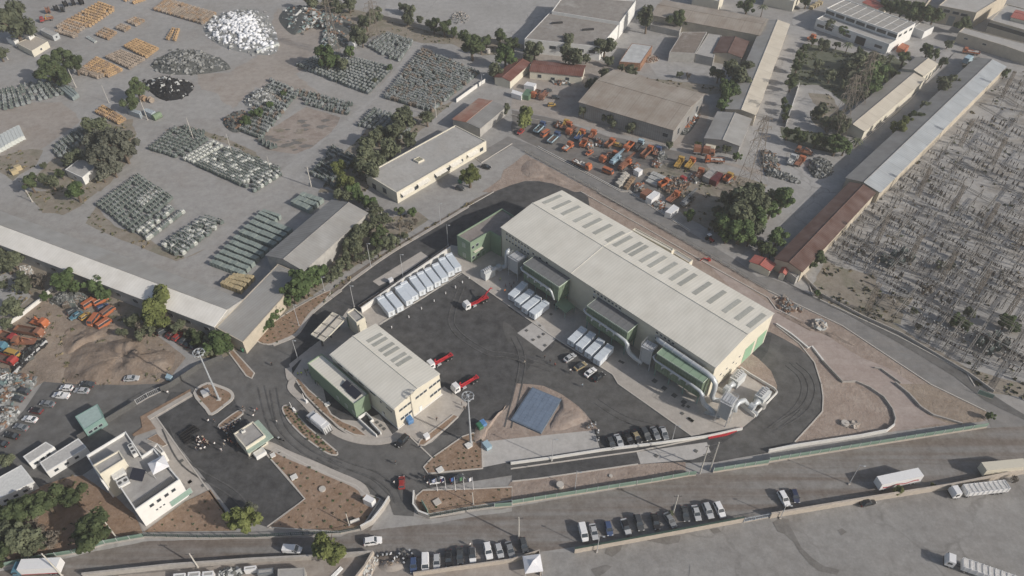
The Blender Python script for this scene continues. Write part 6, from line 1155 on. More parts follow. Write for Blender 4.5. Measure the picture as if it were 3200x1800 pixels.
# heaps
def heap(name, s, h, mats, n, size, label, cat, seed, base_m, kind='stuff', flat=1.0):
    P = catmull(gg(s), 4); c = sum(P, Vector()) / len(P); r = random.Random(seed); mb = MB(); k = len(P); rings = 6
    hf = lambda t: h * math.sin(min(1, t * 1.4) * math.pi / 2)
    V = []
    for i in range(rings):
        t = i / (rings - 1)
        for p in P: q = p.lerp(c, t); V.append((q.x, q.y, max(0, hf(t) * (1 + .35 * noise.noise(q * .25)) - .02)))
    mb.v = V
    for i in range(rings - 1):
        for j in range(k): a = i * k + j; b = i * k + (j + 1) % k; mb.f.append((a, b, b + k, a + k)); mb.m.append(0)
    for i in range(n):
        t = 1 - math.sqrt(r.random()) - .1 * (i % 4 == 0) * r.random(); p = P[r.randrange(k)].lerp(P[r.randrange(k)], r.random() * .25).lerp(c, t + r.uniform(0, .12) * (i % 4 > 0)); zz = hf(max(0, t)) * (1 + .35 * noise.noise(p * .25)); s_ = size * r.uniform(.5, 1.5); R3 = Matrix.Rotation(r.uniform(0, 6.3), 3, 'Z') @ Matrix.Rotation(r.uniform(-.7, .7) * flat, 3, 'X') @ Matrix.Rotation(r.uniform(-.7, .7) * flat, 3, 'Y'); e = Vector((s_ * r.uniform(.5, 1.3), s_ * r.uniform(.2, .7), s_ * r.uniform(.1, .5)))
        C = [R3 @ Vector((x * e.x * r.uniform(.7, 1), y * e.y, w_ * e.z)) + Vector((p.x, p.y, zz + e.z * .4)) for w_ in (-1, 1) for x, y in ((-1, -1), (1, -1), (1, 1), (-1, 1))]; mb.hexa(C, 1 + r.randrange(len(mats)))
    return tag(mb.build(name, [base_m] + mats), label, cat, kind=kind)
sc1 = M('scrap_grey', (.235, .24, .235), var=.25); sc2 = M('scrap_dark', (.10, .105, .10), var=.3); sc3 = M('scrap_pale', (.46, .47, .46), var=.15); sc4 = M('scrap_rust', (.21, .135, .095), var=.25); sc5 = M('scrap_teal', (.16, .22, .22), var=.2); blk = M('black_rubber', (.018, .018, .02), var=.3); rub = M('rubble_pale', (.37, .33, .29), var=.15)
heap('cable_scrap_heap', '26 380,165 400,145 450,125 510,132 560,150 578,172 540,182 480,188 410,185', 3.0, [sc1, sc2, sc1], 900, .9, 'long heap of grey tangled cable scrap in the open yard', 'scrap heap', 1, sc2)
heap('black_scrap_heap', '26 362,210 400,195 440,198 488,215 470,240 440,252 400,248', 2.6, [blk, blk, blk, blk, sc3], 420, .8, 'black rubber heap with white sacks', 'scrap heap', 2, blk)
heap('scrap_heap', '2 170,140 260,50 420,60 560,110 700,140 720,220 640,300 600,250 480,190 360,230 270,260', 3.5, [sc1, sc2, sc3, sc5, sc4], 900, 1.0, 'mixed metal scrap heap under the pylon', 'scrap heap', 3, sc2)
heap('scrap_heap', '2 -60,720 60,670 170,700 180,780 90,830 -80,800', 2.2, [sc1, sc3, sc2], 400, .8, 'grey metal scrap heap left of the scrap transformers', 'scrap heap', 4, sc1)
heap('scrap_heap', '2 500,260 620,270 700,330 560,380 490,330', 2.0, [sc1, sc3, sc2, sc5], 280, .9, 'scrap heap at the pylon foot', 'scrap heap', 5, sc2)
heap('scrap_heap', '1 1680,920 1780,850 1860,850 1880,960 1760,1000', 1.8, [sc2, sc4, sc2], 260, .8, 'dark scrap heap beside green bushes', 'scrap heap', 6, sc2)
heap('scrap_heap', '4 310,1240 350,1190 440,1210 490,1260 460,1330 380,1350 310,1300', 1.7, [sc1, sc2, sc2], 420, .8, 'dark metal scrap heap beside the orange lorry below the garden', 'scrap heap', 7, sc2)
heap('scrap_heap', '4 -20,1270 120,1310 240,1360 230,1390 60,1340 -20,1320', 1.0, [sc1, sc2, sc1], 260, .7, 'long scrap strip below the pylon', 'scrap heap', 8, sc2)
heap('scrap_heap', '3 1110,1380 1250,1340 1340,1400 1280,1449 1120,1440', 1.5, [sc4, sc2, sc1, sc4], 260, .9, 'rusty scrap heap in the middle of the depot', 'scrap heap', 9, sc2)
heap('scrap_heap', '3 1070,1160 1130,1150 1170,1190 1110,1215', 1.3, [sc1, sc2], 150, .7, 'small grey wire heap beside the brown tipper', 'scrap heap', 10, sc2)
heap('scrap_heap', '3 1890,1130 2000,1180 2000,1310 1900,1290 1880,1200', 1.2, [sc1, sc2, sc4], 260, .8, 'heap of steel profiles under the pylon', 'scrap heap', 11, sc2)
heap('scrap_heap', '5 390,820 520,760 690,800 640,850 520,870 430,850', 1.6, [sc2, sc1, sc2], 360, .8, 'dark machine scrap behind the orange vans', 'scrap heap', 12, sc2)
heap('black_bags', '5 80,1360 150,1290 230,1190 290,1120 350,1125 340,1160 250,1250 130,1370', 1.3, [blk, blk, sc2], 200, .7, 'row of black sacks beside the steel frame', 'sacks', 13, blk)
heap('scrap_heap', '9 0,230 60,170 130,200 110,290 0,330', 1.1, [sc3, sc1, sc4, sc2], 220, .7, 'pale scrap and doors at the edge of the western lot', 'scrap heap', 14, sc1)
heap('scrap_heap', '5 -40,1330 90,1380 230,1390 280,1449 100,1600 -60,1600', .9, [sc3, sc1, sc4, sc5, sc2], 380, .8, 'steel bars and debris at the left edge of the work yard', 'scrap heap', 15, sc1)
heap('rubble_heap', '10 760,1440 820,1400 870,1310 900,1310 920,1340 880,1430 820,1480', 1.0, [rub, sc3], 160, .6, 'rubble against the low wall at the bottom edge', 'rubble', 16, rub)
heap('rubble_heap', '3 1000,430 1080,420 1110,450 1060,480 1010,470', .8, [rub, sc4], 120, .6, 'rubble beside the white-roofed store', 'rubble', 17, rub)
heap('rubble_heap', '8 60,800 140,790 230,870 260,900 160,920 80,870', .6, [rub, sc1, sc4], 140, .7, 'broken concrete between the soil bank and the service road', 'rubble', 18, soil_p)
heap('rubble_heap', '8 320,990 380,970 440,1010 420,1040 340,1040', .8, [rub, sc3, rub], 60, 1.0, 'broken concrete pipes on the soil bank', 'rubble', 19, soil_p)
heap('rubble_heap', '5 130,590 200,560 260,600 230,640 150,640', .8, [rub, sc3], 130, .6, 'white rubble beside the grey bushes', 'rubble', 20, rub)
heap('rubble_heap', '2 1470,110 1560,90 1620,130 1580,180 1490,180', .4, [sc2, rub, sc1], 110, .6, 'debris scattered on the far open lot', 'rubble', 21, conc_pale)
heap('sand_heap', '10 920,1380 960,1335 1060,1340 1120,1370 1080,1410 980,1420', 1.0, [soil_y], 20, .3, 'sand heap between the motorcycles and the wall', 'sand heap', 22, soil_l)
heap('rubble_heap', '12 560,310 640,290 700,300 670,345 600,330', .5, [rub, rub], 50, .6, 'broken slabs beside the concrete ring', 'rubble', 23, soil_p)
cap_h = M('white_scrap', (.6, .61, .63), var=.1)
for k, q in enumerate(('3 620,1060 680,1050 690,1100 640,1110', '3 560,1080 610,1090 600,1130 560,1120', '3 690,1190 740,1185 740,1220 690,1230', '3 1060,1215 1120,1225 1110,1265 1050,1260', '3 900,1270 930,1240 960,1260 920,1300', '3 1340,1330 1400,1310 1430,1350 1370,1390', '3 1590,1340 1650,1320 1680,1360 1620,1390', '3 300,600 420,590 440,640 330,640', '7 1080,60 1150,90 1140,140 1060,110', '3 330,920 400,940 380,980 320,960', '3 1310,870 1420,860 1340,1000 1260,1010', '3 930,1400 990,1390 980,1449 920,1440')):
    heap('machine_scrap', q, .8, [sc4, sc2, sc1, M('scrap_orange', (.33, .13, .07)), sc3], 60, .8, ('rusty machine parts lying between the lorries of the depot, ' + ('by the first flatbeds', 'by the small orange car', 'by the pale blue boom', 'by the brown tipper', 'by the white box', 'by the grey container', 'by the red-brown container', 'before the red-tiled house', 'by the excavator lorry', 'by the crane lorries', 'along the hangar end wall', 'by the beige blocks')[k]), 'machine parts', 40 + k, sc2)
for k, q in enumerate(('9 1305,1470 1395,1462 1398,1425 1308,1432', '9 1415,1460 1505,1452 1508,1412 1418,1420', '9 1525,1455 1610,1445 1610,1408 1527,1416', '9 1840,1408 1932,1396 1932,1368 1842,1378', '10 10,1440 130,1425 132,1385 12,1398')):
    P = gg(q, 2.0); poly_flat('storage_container', ['first', 'second', 'third', 'fourth', 'last'][k] + ' pale box in the line along the bottom wall', 'container', P, 2.0, PT['white'] if k != 4 else PT['grey'], flat_pale, .1, .05)
heap('machine_scrap', '9 1640,1449 1700,1400 1830,1390 1830,1449 1700,1480', .8, [sc3, sc1, sc2], 90, .7, 'pale machine parts along the bottom wall', 'machine parts', 70, sc1)
# white sacks heap: base plus individual sacks
heap('rubbish_mound', '26 512,78 530,50 580,28 650,25 690,70 698,128 650,138 560,118', 2.7, [sc3, cap_h, sc1, sc1, cap_h], 1300, .9, 'pale base of the great white sack heap', 'rubbish heap', 30, sc1)
bag = MB(); V = []
for i in range(7):
    a = math.pi * i / 6 - math.pi / 2
    V.append([(math.cos(a) * math.cos(b) * (1.0 + .15 * math.sin(3 * b + i)), math.cos(a) * math.sin(b) * .8, math.sin(a) * .7) for b in [2 * math.pi * k / 8 for k in range(8)]])
bag.loft(V); bagm = bag.mesh('sack', M('white_sack', (.70, .715, .74), var=.08, rand=.12), True)
P = catmull(gg('26 518,82 540,52 590,34 645,36 682,80 690,126 645,134 570,116'), 4); cB = sum(P, Vector()) / len(P)
for i in range(295):
    t = 1 - math.sqrt(rnd.random()); p = P[rnd.randrange(len(P))].lerp(P[rnd.randrange(len(P))], rnd.random() * .2).lerp(cB, t + rnd.uniform(0, .1)); o = link('white_sack', bagm, loc=(p.x, p.y, 2.7 * math.sin(min(1, t * 1.4) * math.pi / 2) + .6)); o.rotation_euler = (rnd.uniform(-.6, .6), rnd.uniform(-.6, .6), rnd.uniform(0, 6)); s_ = rnd.uniform(.9, 1.6); o.scale = (s_,) * 3; tag(o, 'white sack on the great white heap', 'sack', 'white sacks on the great heap')
blkbag = crate_mesh(cm_w, 1.7, 1.5, 1.6, 'wrapped_cube')
for i in range(7): p = g1(2, 20 + i * 24, 400 - i * 9); tag(link('wrapped_cube', blkbag, loc=p, rz=.5), 'white wrapped cube along the foot of the great white heap', 'wrapped cube', 'wrapped cubes')
# big cable drums
def drum(p, a, r, w_, m1, m2, lab):
    m = MB(); [m.tube([(x - .08, 0, r), (x + .08, 0, r)], r, 20, 0) for x in (-w_ / 2, w_ / 2)]; m.tube([(-w_ / 2, 0, r), (w_ / 2, 0, r)], r * .7, 16, 1); o = m.build('cable_drum', [m1, m2]); o.location = p; o.rotation_euler = (0, 0, a); tag(o, lab, 'cable drum')
for n, x, y, a, r, m1, m2, lab in ((1, 370, 100, .4, 1.9, PT['rust'], PT['brown'], 'large rust-red cable drum beside the mobile crane'), (1, 430, 80, .8, 1.6, blk, blk, 'black cable drum next to the rust-red one'), (1, 480, 90, .3, 1.6, PT['dark'], blk, 'dark cable drum with grey flange in front of the black ones'), (1, 500, 50, .8, 1.8, blk, blk, 'black cable drum in the middle of the far drum group'), (1, 560, 40, .6, 1.8, blk, blk, 'black cable drum with a wide coil in the far drum group'), (1, 620, 35, .9, 1.8, blk, blk, 'black cable drum at the right of the far drum group'), (1, 1095, 760, -.7, 1.3, w3, w2, 'large brown cable reel under the round tree, the left of two'), (1, 1145, 770, -.7, 1.3, w2, w2, 'large grey-brown cable reel beside the black heap'), (2, 735, 370, 1.0, 2.2, PT['white'], PT['silver'], 'large white cable drum beside the pylon trees'), (2, 560, 520, .3, .5, PT['orange'], PT['orange'], 'orange machine part in the scrap rows')): drum(g1(n, x, y), a, r, 1.7, m1, m2, lab)
# ------------------------------------------------------------------ walls, fences, gates
def wall(s, h, th, mt, lab, name='wall', cat='wall', cap=None, z0=0.0):
    P = gg(s); c = Vector((P[0].x, P[0].y, 0)); t = thing(name, lab, cat, c); ribbon([p - c for p in P], th, z0, h).build('wall', mt, t)
    if cap: ribbon([p - c for p in P], th + .12, h + .002, h + .12).build('coping', cap, t)
    return t
dkw = M('dark_screen', (.10, .10, .098), var=.2)
gf_m = MR('green_fence_sheet', (.17, .26, .21), 1.5, .15, 2, rough=.6); rail_m = M('dark_green_rail', (.05, .08, .065), r=.5)
def fence(s, h, lab, panel, base=.5, step=3.0, bm_=None, open_=False):
    P = gg(s); c = Vector((P[0].x, P[0].y, 0)); t = thing('fence', lab, 'fence', c); Q = [p - c for p in P]
    ribbon(Q, .25, 0, base).build('base_wall', bm_ or wall_t, t)
    if open_:
        m = MB(); ribbon(Q, .08, h - .1, h, m); ribbon(Q, .08, base + .2, base + .3, m)
        for a, b in zip(Q, Q[1:]):
            for i in range(int((b - a).length / .5)): p = a.lerp(b, i * .5 / (b - a).length); m.bar((p.x, p.y, base), (p.x, p.y, h), .05)
        m.build('panel', panel, t)
    else: ribbon(Q, .07, base, h).build('panel', panel, t)
    pm = MB().box(-.06, .06, -.1, .1, 0, h + .1).mesh('post', alu if not open_ else panel); cnt = 0
    L = sum((b - a).length for a, b in zip(Q, Q[1:])); st = max(step, L / 95)
    for a, b in zip(Q, Q[1:]):
        for i in range(max(1, int((b - a).length / st))):
            p = a.lerp(b, i * st / max(st, (b - a).length)); link('post', pm, t, (p.x, p.y, 0), math.atan2((b - a).y, (b - a).x))
    return t
fence('9 -60,1407 240,1337 560,1285 800,1212 1090,1162', 2.2, 'green sheet fence between the street and the dark trees', gf_m, .7, bm_=wall_c)
fence('9 1090,1160 1500,1168 1932,1166 10 640,1134 790,1102', 2.0, 'dark green railing on a low wall below the planted beds', rail_m, .7, open_=True, bm_=wall_c)
fence('10 1310,1014 1600,960 1800,935', 2.0, 'dark green railing right of the plant gate', rail_m, .7, open_=True, bm_=wall_c)
fence('10 1800,935 1932,925 11 0,910 480,835 935,762', 2.1, 'blue-green sheet fence along the pink soil strip', gf_m, .5)
fence('11 940,762 1050,745 1330,695 1385,690', 2.1, 'blue-green sheet fence up to the double pole', gf_m, .5)
fence('11 1515,670 1932,605 12 0,592 950,440 1645,330', 2.3, 'long green sheet fence between the asphalt loop and the street', gf_m, .7)
wall('10 1010,880 960,960 880,1060 795,1105', 2.2, .3, wall_c, 'slanting grey gate wall left of the plant entrance', cap=wall_w)
wall('10 1195,830 1190,930 1230,985 1310,1014', 1.8, .3, wall_c, 'curved grey gate wall right of the plant entrance', cap=wall_w)
wall('10 1255,905 1300,985', 2.2, .2, gf_m, 'green sign-like gate leaf at the curved gate wall', 'gate_leaf', 'gate')
wall('10 715,1060 785,1035', 1.6, .3, wall_w, 'white stub wall behind the slanting gate wall')
wall('11 470,1275 1100,1160 1740,1040', 2.3, .35, wall_t, 'long tan wall behind the parked street cars', cap=rail_m)
wall('12 10,1012 700,895 1360,790 1932,675 2300,650', 2.3, .35, wall_t, 'long tan wall between the street and the concrete lot', cap=wall_t)
fence('11 1745,1045 12 8,1008', 2.0, 'pale blue-grey railing gate in the long tan wall', M('pale_gate', (.42, .46, .50), r=.5), .3, open_=True)
wall('10 1190,1449 1500,1405 1932,1345 11 205,1278 215,1449', 1.8, .3, wall_t, 'tan wall below the bottom row of parked cars')
wall('9 640,1460 1300,1390 1932,1345 10 500,1320 890,1292', 2.0, .35, wall_c, 'grey wall along the lower side of the street', cap=wall_c)
wall('10 890,1292 830,1400 750,1500', 2.2, .5, wall_t, 'thick tan wall running down from the street')
wall('6 800,912 1100,700 1470,448', 2.3, .35, wall_w, 'white wall behind the ten white containers', cap=wall_w)
wall('11 -10,607 300,565 700,503 1100,455 1480,402 1735,345', 1.0, .4, wall_w, 'low white wall between the white slab and the weighbridge lane')
wall('12 0,515 190,478 450,438 700,400 890,362 945,320', 1.3, .35, wall_w, 'white wall along the outer side of the asphalt loop')
wall('12 945,318 958,270 935,195 870,105 760,30 660,-12 8 560,1440 410,1280', .8, .3, wall_c, 'low curved grey wall round the pink soil plot')
wall('8 60,1000 180,1080 300,1180 330,1170 415,1278', .6, .5, wall_w, 'white concrete channel beside the asphalt loop')
wall('12 955,-5 1060,80 1150,180 1240,240 1460,305', .8, .35, wall_c, 'low grey wall between the dirt road and the tan plot')
wall('8 800,1330 850,1340 1000,1449', .7, .3, wall_c, 'start of the low grey wall at the dirt road')
wall('2 900,135 1200,205 1500,285 1932,352 3 90,370', 2.6, .3, wall_c, 'long grey wall between the scrap yard and the far open lot')
wall('2 1512,775 1670,660', 1.9, .25, wall_w, 'white yard wall beside the scrap transformers'); wall('2 1682,652 1730,622', 1.9, .25, wall_w, 'short white wall piece next to the gap')
wall('5 0,1050 140,960 300,835 400,740', 1.4, .5, wall_w, 'white wall along the left edge of the work yard')
wall('9 600,425 870,262 1035,160', 2.3, .2, dkw, 'dark screened wall between the western lot and the side road'); wall('9 1220,60 1300,25 5 1500,1340 1690,1265', 2.3, .2, dkw, 'dark screened wall below the brown earth')
fence('9 1035,155 1120,105 1215,60', 2.2, 'double leaf mesh gate standing in the side road fence', alu, .1, open_=True)
fence('3 100,1148 640,1445 7 660,15 1300,372 1932,742', 1.6, 'thin wire fence along the service road', M('fence_wire', (.25, .25, .24)), .12, step=4, open_=True)
wall('8 262,640 400,780 700,940 1000,1075 1500,1370 12 1700,65', 1.0, .3, wall_c, 'low wall along the edge of the substation'); wall('4 230,655 130,960', 2.2, .2, wall_w, 'white wall of the old ball court'); wall('11 1480,412 1620,385 1735,335', .5, .5, PT['crimson'], 'red pipe bundle lying along the white wall end', 'pipe_bundle', 'pipes')
wall('3 0,870 100,895 340,935', 0.5, .3, wall_c, 'low kerb wall before the hangar lane'); fence('12 1575,75 1690,115', 2.0, 'short green fence at the end of the service road', gf_m, .2)
wall('5 95,1400 225,1265 360,1135', 1.2, .25, alu, 'long grey steel frame leaning over the black sacks', 'steel_rack', 'rack')
# ------------------------------------------------------------------ poles, masts, pylons
def hof(b, t_):
    best = (9e9, 8.0)
    for k in range(20, 600):
        z_ = k * .1; d = Vector((b.x, b.y, z_)) - camv; Zc = d.y * _cp - d.z * _sp; x = 1600 + CAM_F * d.x / Zc; y = 900 - CAM_F * (d.y * _sp + d.z * _cp) / Zc; e = math.hypot(x - t_[0], y - t_[1])
        if e < best[0]: best = (e, z_)
    return best[1]
wood_p = M('pole_concrete', (.50, .48, .44), var=.1)
def pole(n, bx, by, tx, ty, lab, r=.16, lamp=False, cross=False, mt=None):
    b = g1(n, bx, by); h = hof(b, px(n, tx, ty)); t = thing('lamp_post' if lamp else 'utility_pole', lab, 'lamp post' if lamp else 'pole', b, 0, 'lamp posts of the plant road' if lamp else 'utility poles'); m = MB(); m.tube([(0, 0, 0), (0, 0, h)], [r, r * .65], 8); m.build('shaft', mt or (alu if lamp else wood_p), t)
    m = MB(); m.box(-.25, .25, -.25, .25, 0, .35); m.build('footing', kerb_m, t)
    if lamp: m = MB(); m.bar((0, 0, h - .1), (.9, -.5, h + .15), .1); m.build('arm', alu, t); m = MB(); m.box(.7, 1.3, -.65, -.35, h + .1, h + .25); m.build('lamp_head', grey_mt, t)
    if cross: m = MB(); m.bar((-1, 0, h - .5), (1, 0, h - .5), .14); [m.tube([(x, 0, h - .4), (x, 0, h - .1)], .06, 6) for x in (-.9, 0, .9)]; m.build('crossarm', steel_d, t)
    return t
for a in ((11, 1215, 975, 1235, 835, 'concrete pole behind the parked street cars', .22), (11, 50, 1165, 50, 1005, 'concrete pole at the end of the bottom car row', .2), (9, 1495, 1385, 1420, 1285, 'pole at the street below the administration building', .2), (9, 470, 1449, 280, 1310, 'pole in front of the blue-cabbed lorry', .22), (9, 880, 1160, 795, 1020, 'white pole at the green fence by the dark trees', .18), (10, 705, 1070, 675, 980, 'white pole behind the slanting gate wall', .16), (10, 1640, 910, 1632, 820, 'pole beside the flag row', .15), (1, 575, 660, 510, 525, 'pole beside the dark pines', .2), (1, 822, 775, 775, 640, 'thin pole at the crossing of the yard lanes', .14), (1, 1115, 905, 1045, 760, 'white pole between the pale containers', .18), (1, 1457, 1040, 1400, 892, 'pole above the dark transformer rows', .18), (1, 1750, 1155, 1705, 1010, 'thin pole above the dense middle block', .15), (2, 1360, 885, 1345, 745, 'white pole at the scrap transformer corner', .2), (2, 418, 1410, 380, 1260, 'concrete pole on the lane corner', .24), (2, 110, 1285, 80, 1180, 'thin pole at the lane by the white lids', .14), (5, 425, 625, 362, 525, 'white pole leaning against the very long shed', .2), (5, 245, 75, 205, 0, 'white pole at the weedy corner', .2), (1, 200, 1449, 155, 1360, 'pole beside the bushes at the left edge', .2), (1, 60, 450, 20, 380, 'pole by the red vehicle at the left edge', .18), (2, 1855, 370, 1855, 295, 'thin pole by the far trees', .12), (6, 955, 215, 940, 150, 'white pole among the bushes by the grey warehouse', .16)): pole(*a[:6], r=a[6], cross=a[6] > .19)
for a in ((6, 742, 868, 707, 705, 'lamp post at the canopy end of the white wall'), (6, 1110, 640, 1085, 470, 'lamp post in the middle of the white wall'), (6, 1450, 405, 1437, 247, 'lamp post at the green office end of the white wall'), (6, 518, 750, 485, 640, 'lamp post at the upper end of the big bed'), (6, 868, 570, 838, 385, 'lamp post on the road verge opposite the beige pad'), (6, 1392, 245, 1380, 85, 'lamp post on the road verge opposite the office block'), (6, 325, 1010, 270, 850, 'lamp post in the big planted bed'), (6, 318, 1265, 278, 1115, 'lamp post at the kerb before the canopy'), (11, 300, 580, 305, 410, 'lamp post on the low white wall by the white slab'), (11, 1205, 435, 1235, 310, 'lamp post on the low white wall by the plant cars'), (11, 475, 795, 485, 655, 'lamp post in the pink soil strip'), (12, 610, 757, 695, 612, 'lamp post standing in the street by the box trailer'), (12, 90, 1015, 135, 905, 'lamp post at the railing gate of the tan wall'), (11, 640, 1270, 660, 1140, 'thin lamp post at the long tan wall'), (2, 1705, 640, 1725, 560, 'lamp post by the white yard wall')): pole(*a, r=.11, lamp=True)
for n, bx, by, tx, ty, lab in ((9, 1655, 120, 1498, 1210, 'tall mast with a ring of floodlights on the western planted island'), (10, 1622, 450, 1592, 90, 'tall mast with a ring of floodlights on the triangular bed')):
    b = g1(n, bx, by); h = hof(b, px(5 if n == 9 else 10, tx, ty)); t = thing('floodlight_mast', lab, 'light mast', b, 0, 'floodlight masts'); m = MB(); m.tube([(0, 0, 0), (0, 0, h)], [.34, .16], 10); m.build('shaft', M('mast_grey', (.36, .385, .41), r=.45), t); R0 = 1.55; m = MB(); m.tube([(R0 * math.cos(k * math.pi / 12), R0 * math.sin(k * math.pi / 12), h) for k in range(25)], .09, 6, caps=False)
    m.cyl((0, 0), .4, h - .3, h + .3, 10); [m.bar((0, 0, h), (R0 * math.cos(k * math.pi / 3), R0 * math.sin(k * math.pi / 3), h), .09) for k in range(6)]; m.build('ring', MATS['mast_grey'], t); lm = MB().box(-.22, .22, -.16, .16, -.4, -.12).mesh('floodlight', grey_mt)
    for k in range(8): a = k * math.pi / 4 + .3; link('floodlight', lm, t, (R0 * math.cos(a), R0 * math.sin(a), h), a + math.pi / 2)
    m = MB(); m.box(-.6, .6, -.6, .6, 0, .4); m.build('footing', kerb_m, t)
lat_m = M('galvanised_lattice', (.19, .165, .14), r=.7, var=.15)
def lattice(name, lab, b, h, w0, w1, mt, bars=.12, arms=(), group=None, n=None):
    t = thing(name, lab, 'pylon' if name == 'pylon' else 'lattice tower', b, .4, group); m = MB(); n = n or max(5, int(h / (5.0 if w0 > 2 else 2.6))); C = lambda u, k: ((w0 + (w1 - w0) * u) * (1 if k in (0, 3) else -1) / 2, (w0 + (w1 - w0) * u) * (1 if k < 2 else -1) / 2, h * u)
    for k in range(4): m.bar(C(0, k), C(1, k), bars)
    for i in range(n):
        u0, u1 = i / n, (i + 1) / n
        for k in range(4): m.bar(C(u0, k), C(u1, (k + 1) % 4), bars * .6); m.bar(C(u0, (k + 1) % 4), C(u1, k), bars * .6) if n < 14 else None; m.bar(C(u1, k), C(u1, (k + 1) % 4), bars * .6)
    m.build('body', mt, t)
    for z_, L in arms:
        a = MB()
        for s_ in (-1, 1): a.bar((0, w1 / 2, z_), (s_ * L, 0, z_ + .2), bars * .8); a.bar((0, -w1 / 2, z_), (s_ * L, 0, z_ + .2), bars * .8); a.bar((0, 0, z_ + 1.2), (s_ * L, 0, z_ + .2), bars * .8); a.tube([(s_ * L, 0, z_ + .2), (s_ * L, 0, z_ - 1.2)], .09, 5)
        a.build('crossarm', mt, t)
    return t
for n, bx, by, tn, tx, ty, w0, lab in ((2, 600, 415, 2, 510, 0, 5, 'lattice pylon at the trees of the scrap yard, left of the two'), (2, 900, 300, 2, 850, 10, 4.5, 'lattice pylon at the scrap yard wall, right of the two'), (3, 1770, 1440, 3, 1885, 870, 7, 'large rust-brown pylon at the depot edge, with boards on its top'), (4, 510, 1020, 4, 650, 560, 6, 'brown pylon on the old ball court'), (4, 640, 850, 4, 750, 370, 6, 'brown pylon behind the long cream range'), (8, 740, 905, 8, 840, 690, 1.3, 'slim lattice tower nearest the bare corner of the substation')):
    b = g1(n, bx, by); h = hof(b, px(tn, tx, ty)); lattice('pylon' if w0 > 2 else 'lattice_tower', lab, b, h, w0, 1.4 if w0 > 2 else 1.1, lat_m, .15 if w0 > 2 else .13, ((h * .72, 4.5), (h * .84, 4), (h * .95, 3.2)) if w0 > 2 else ())
b = g1(11, 1455, 665); t = thing('double_pole', 'double concrete pole with crossed braces at the green fence', 'pole', b); h = hof(b, px(11, 1490, 440)); d_ = g1(11, 1500, 655) - g1(11, 1410, 680); m = MB(); u_ = d_.normalized() * 1.5
for s_ in (-1, 1): m.tube([(s_ * u_.x, s_ * u_.y, 0), (s_ * u_.x, s_ * u_.y, h)], [.22, .15], 8)
m.build('shaft', wood_p, t); m = MB(); [m.bar((-u_.x * 1.6, -u_.y * 1.6, z_), (u_.x * 1.6, u_.y * 1.6, z_), .16) for z_ in (h - .4, h * .7, h * .45)]; m.bar((-u_.x, -u_.y, h * .45), (u_.x, u_.y, h * .7), .1); m.bar((u_.x, u_.y, h * .45), (-u_.x, -u_.y, h * .7), .1); m.build('crossarm', steel_d, t)
# flags
fw, fb, fr, fg_, fn = M('flag_white', (.7, .7, .72)), M('flag_blue', (.06, .13, .33)), M('flag_red', (.4, .05, .06)), M('flag_green', (.1, .22, .12)), M('flag_navy', (.03, .04, .10))
for k, (bx, by, tx, ty, mts, lab) in enumerate(((1370, 812, 1358, 712, (fb, fw), 'flagpole with blue and white striped flag, first by the white car'), (1435, 808, 1425, 705, (fn, fr), 'flagpole with navy flag with a red edge'), (1507, 808, 1498, 703, (fb, fr), 'flagpole with blue and red flag, in the middle of the flag row'), (1572, 803, 1562, 700, (fg_, fn), 'flagpole with dark green flag'), (1640, 800, 1632, 703, (fw, fb), 'flagpole with mostly white flag at the right end'))):
    b = g1(10, bx, by); h = hof(b, px(10, tx, ty)); t = thing('flagpole', lab, 'flagpole', b, 0, 'flagpoles at the entrance'); m = MB(); m.tube([(0, 0, 0), (0, 0, h)], [.09, .05], 8); m.build('shaft', fw, t); m = MB()
    for i in range(5):
        z1, z0_ = h - .2 - i * .32, h - .52 - i * .32
        for s_ in range(4): x0, x1 = -s_ * .3 - .05, -(s_ + 1) * .3 - .05; y0, y1 = .12 * math.sin(s_ * 1.7), .12 * math.sin((s_ + 1) * 1.7); m.hexa([(x0, y0, z0_ - s_ * .12), (x1, y1, z0_ - (s_ + 1) * .12), (x1, y1 + .02, z0_ - (s_ + 1) * .12), (x0, y0 + .02, z0_ - s_ * .12), (x0, y0, z1 - s_ * .12), (x1, y1, z1 - (s_ + 1) * .12), (x1, y1 + .02, z1 - (s_ + 1) * .12), (x0, y0 + .02, z1 - s_ * .12)], i % 2 if k == 0 else (0 if s_ < 3 else 1))
    m.build('flag', list(mts), t)
# ------------------------------------------------------------------ substation: towers on a grid, portal frames, insulator posts, busbars
sb = lambda u, v: g1(8, 740 + 245 * u + 318 * v, 905 + 137 * u - 372 * v)
sub_m = M('substation_steel', (.20, .18, .155), r=.7, var=.12); beam_m = M('pale_beam', (.28, .265, .24), r=.6); ins_m = M('insulator_brown', (.06, .05, .05), r=.4); cap_m = M('pale_cap', (.42, .42, .40), r=.4)
def insub(p): return p.x > 0 and -20 < p.y < 700 and visible(p)
def visible(p, mar=60):
    d = Vector((p.x, p.y, 0)) - camv; Zc = d.y * _cp - d.z * _sp
    if Zc < 1: return False
    x = 1600 + CAM_F * d.x / Zc; y = 900 - CAM_F * (d.y * _sp + d.z * _cp) / Zc
    if not (-mar < x < 3200 + mar and -mar < y < 1800 + mar): return False
    return True
def pxof(p):
    d = Vector((p.x, p.y, p.z)) - camv; Zc = d.y * _cp - d.z * _sp; return (1600 + CAM_F * d.x / Zc, 900 - CAM_F * (d.y * _sp + d.z * _cp) / Zc)
SUBP = [px(8, x, y) for x, y in ((430, 440), (560, 560), (860, 660), (860, 780), (960, 1010), (1250, 1190), (1900, 1440))] + [px(12, 1932, 60), (3400, 1100), (3400, 200), px(4, 1932, 590), px(4, 1780, 640), px(4, 1360, 1040), px(4, 1000, 1400), px(8, 700, 210)]
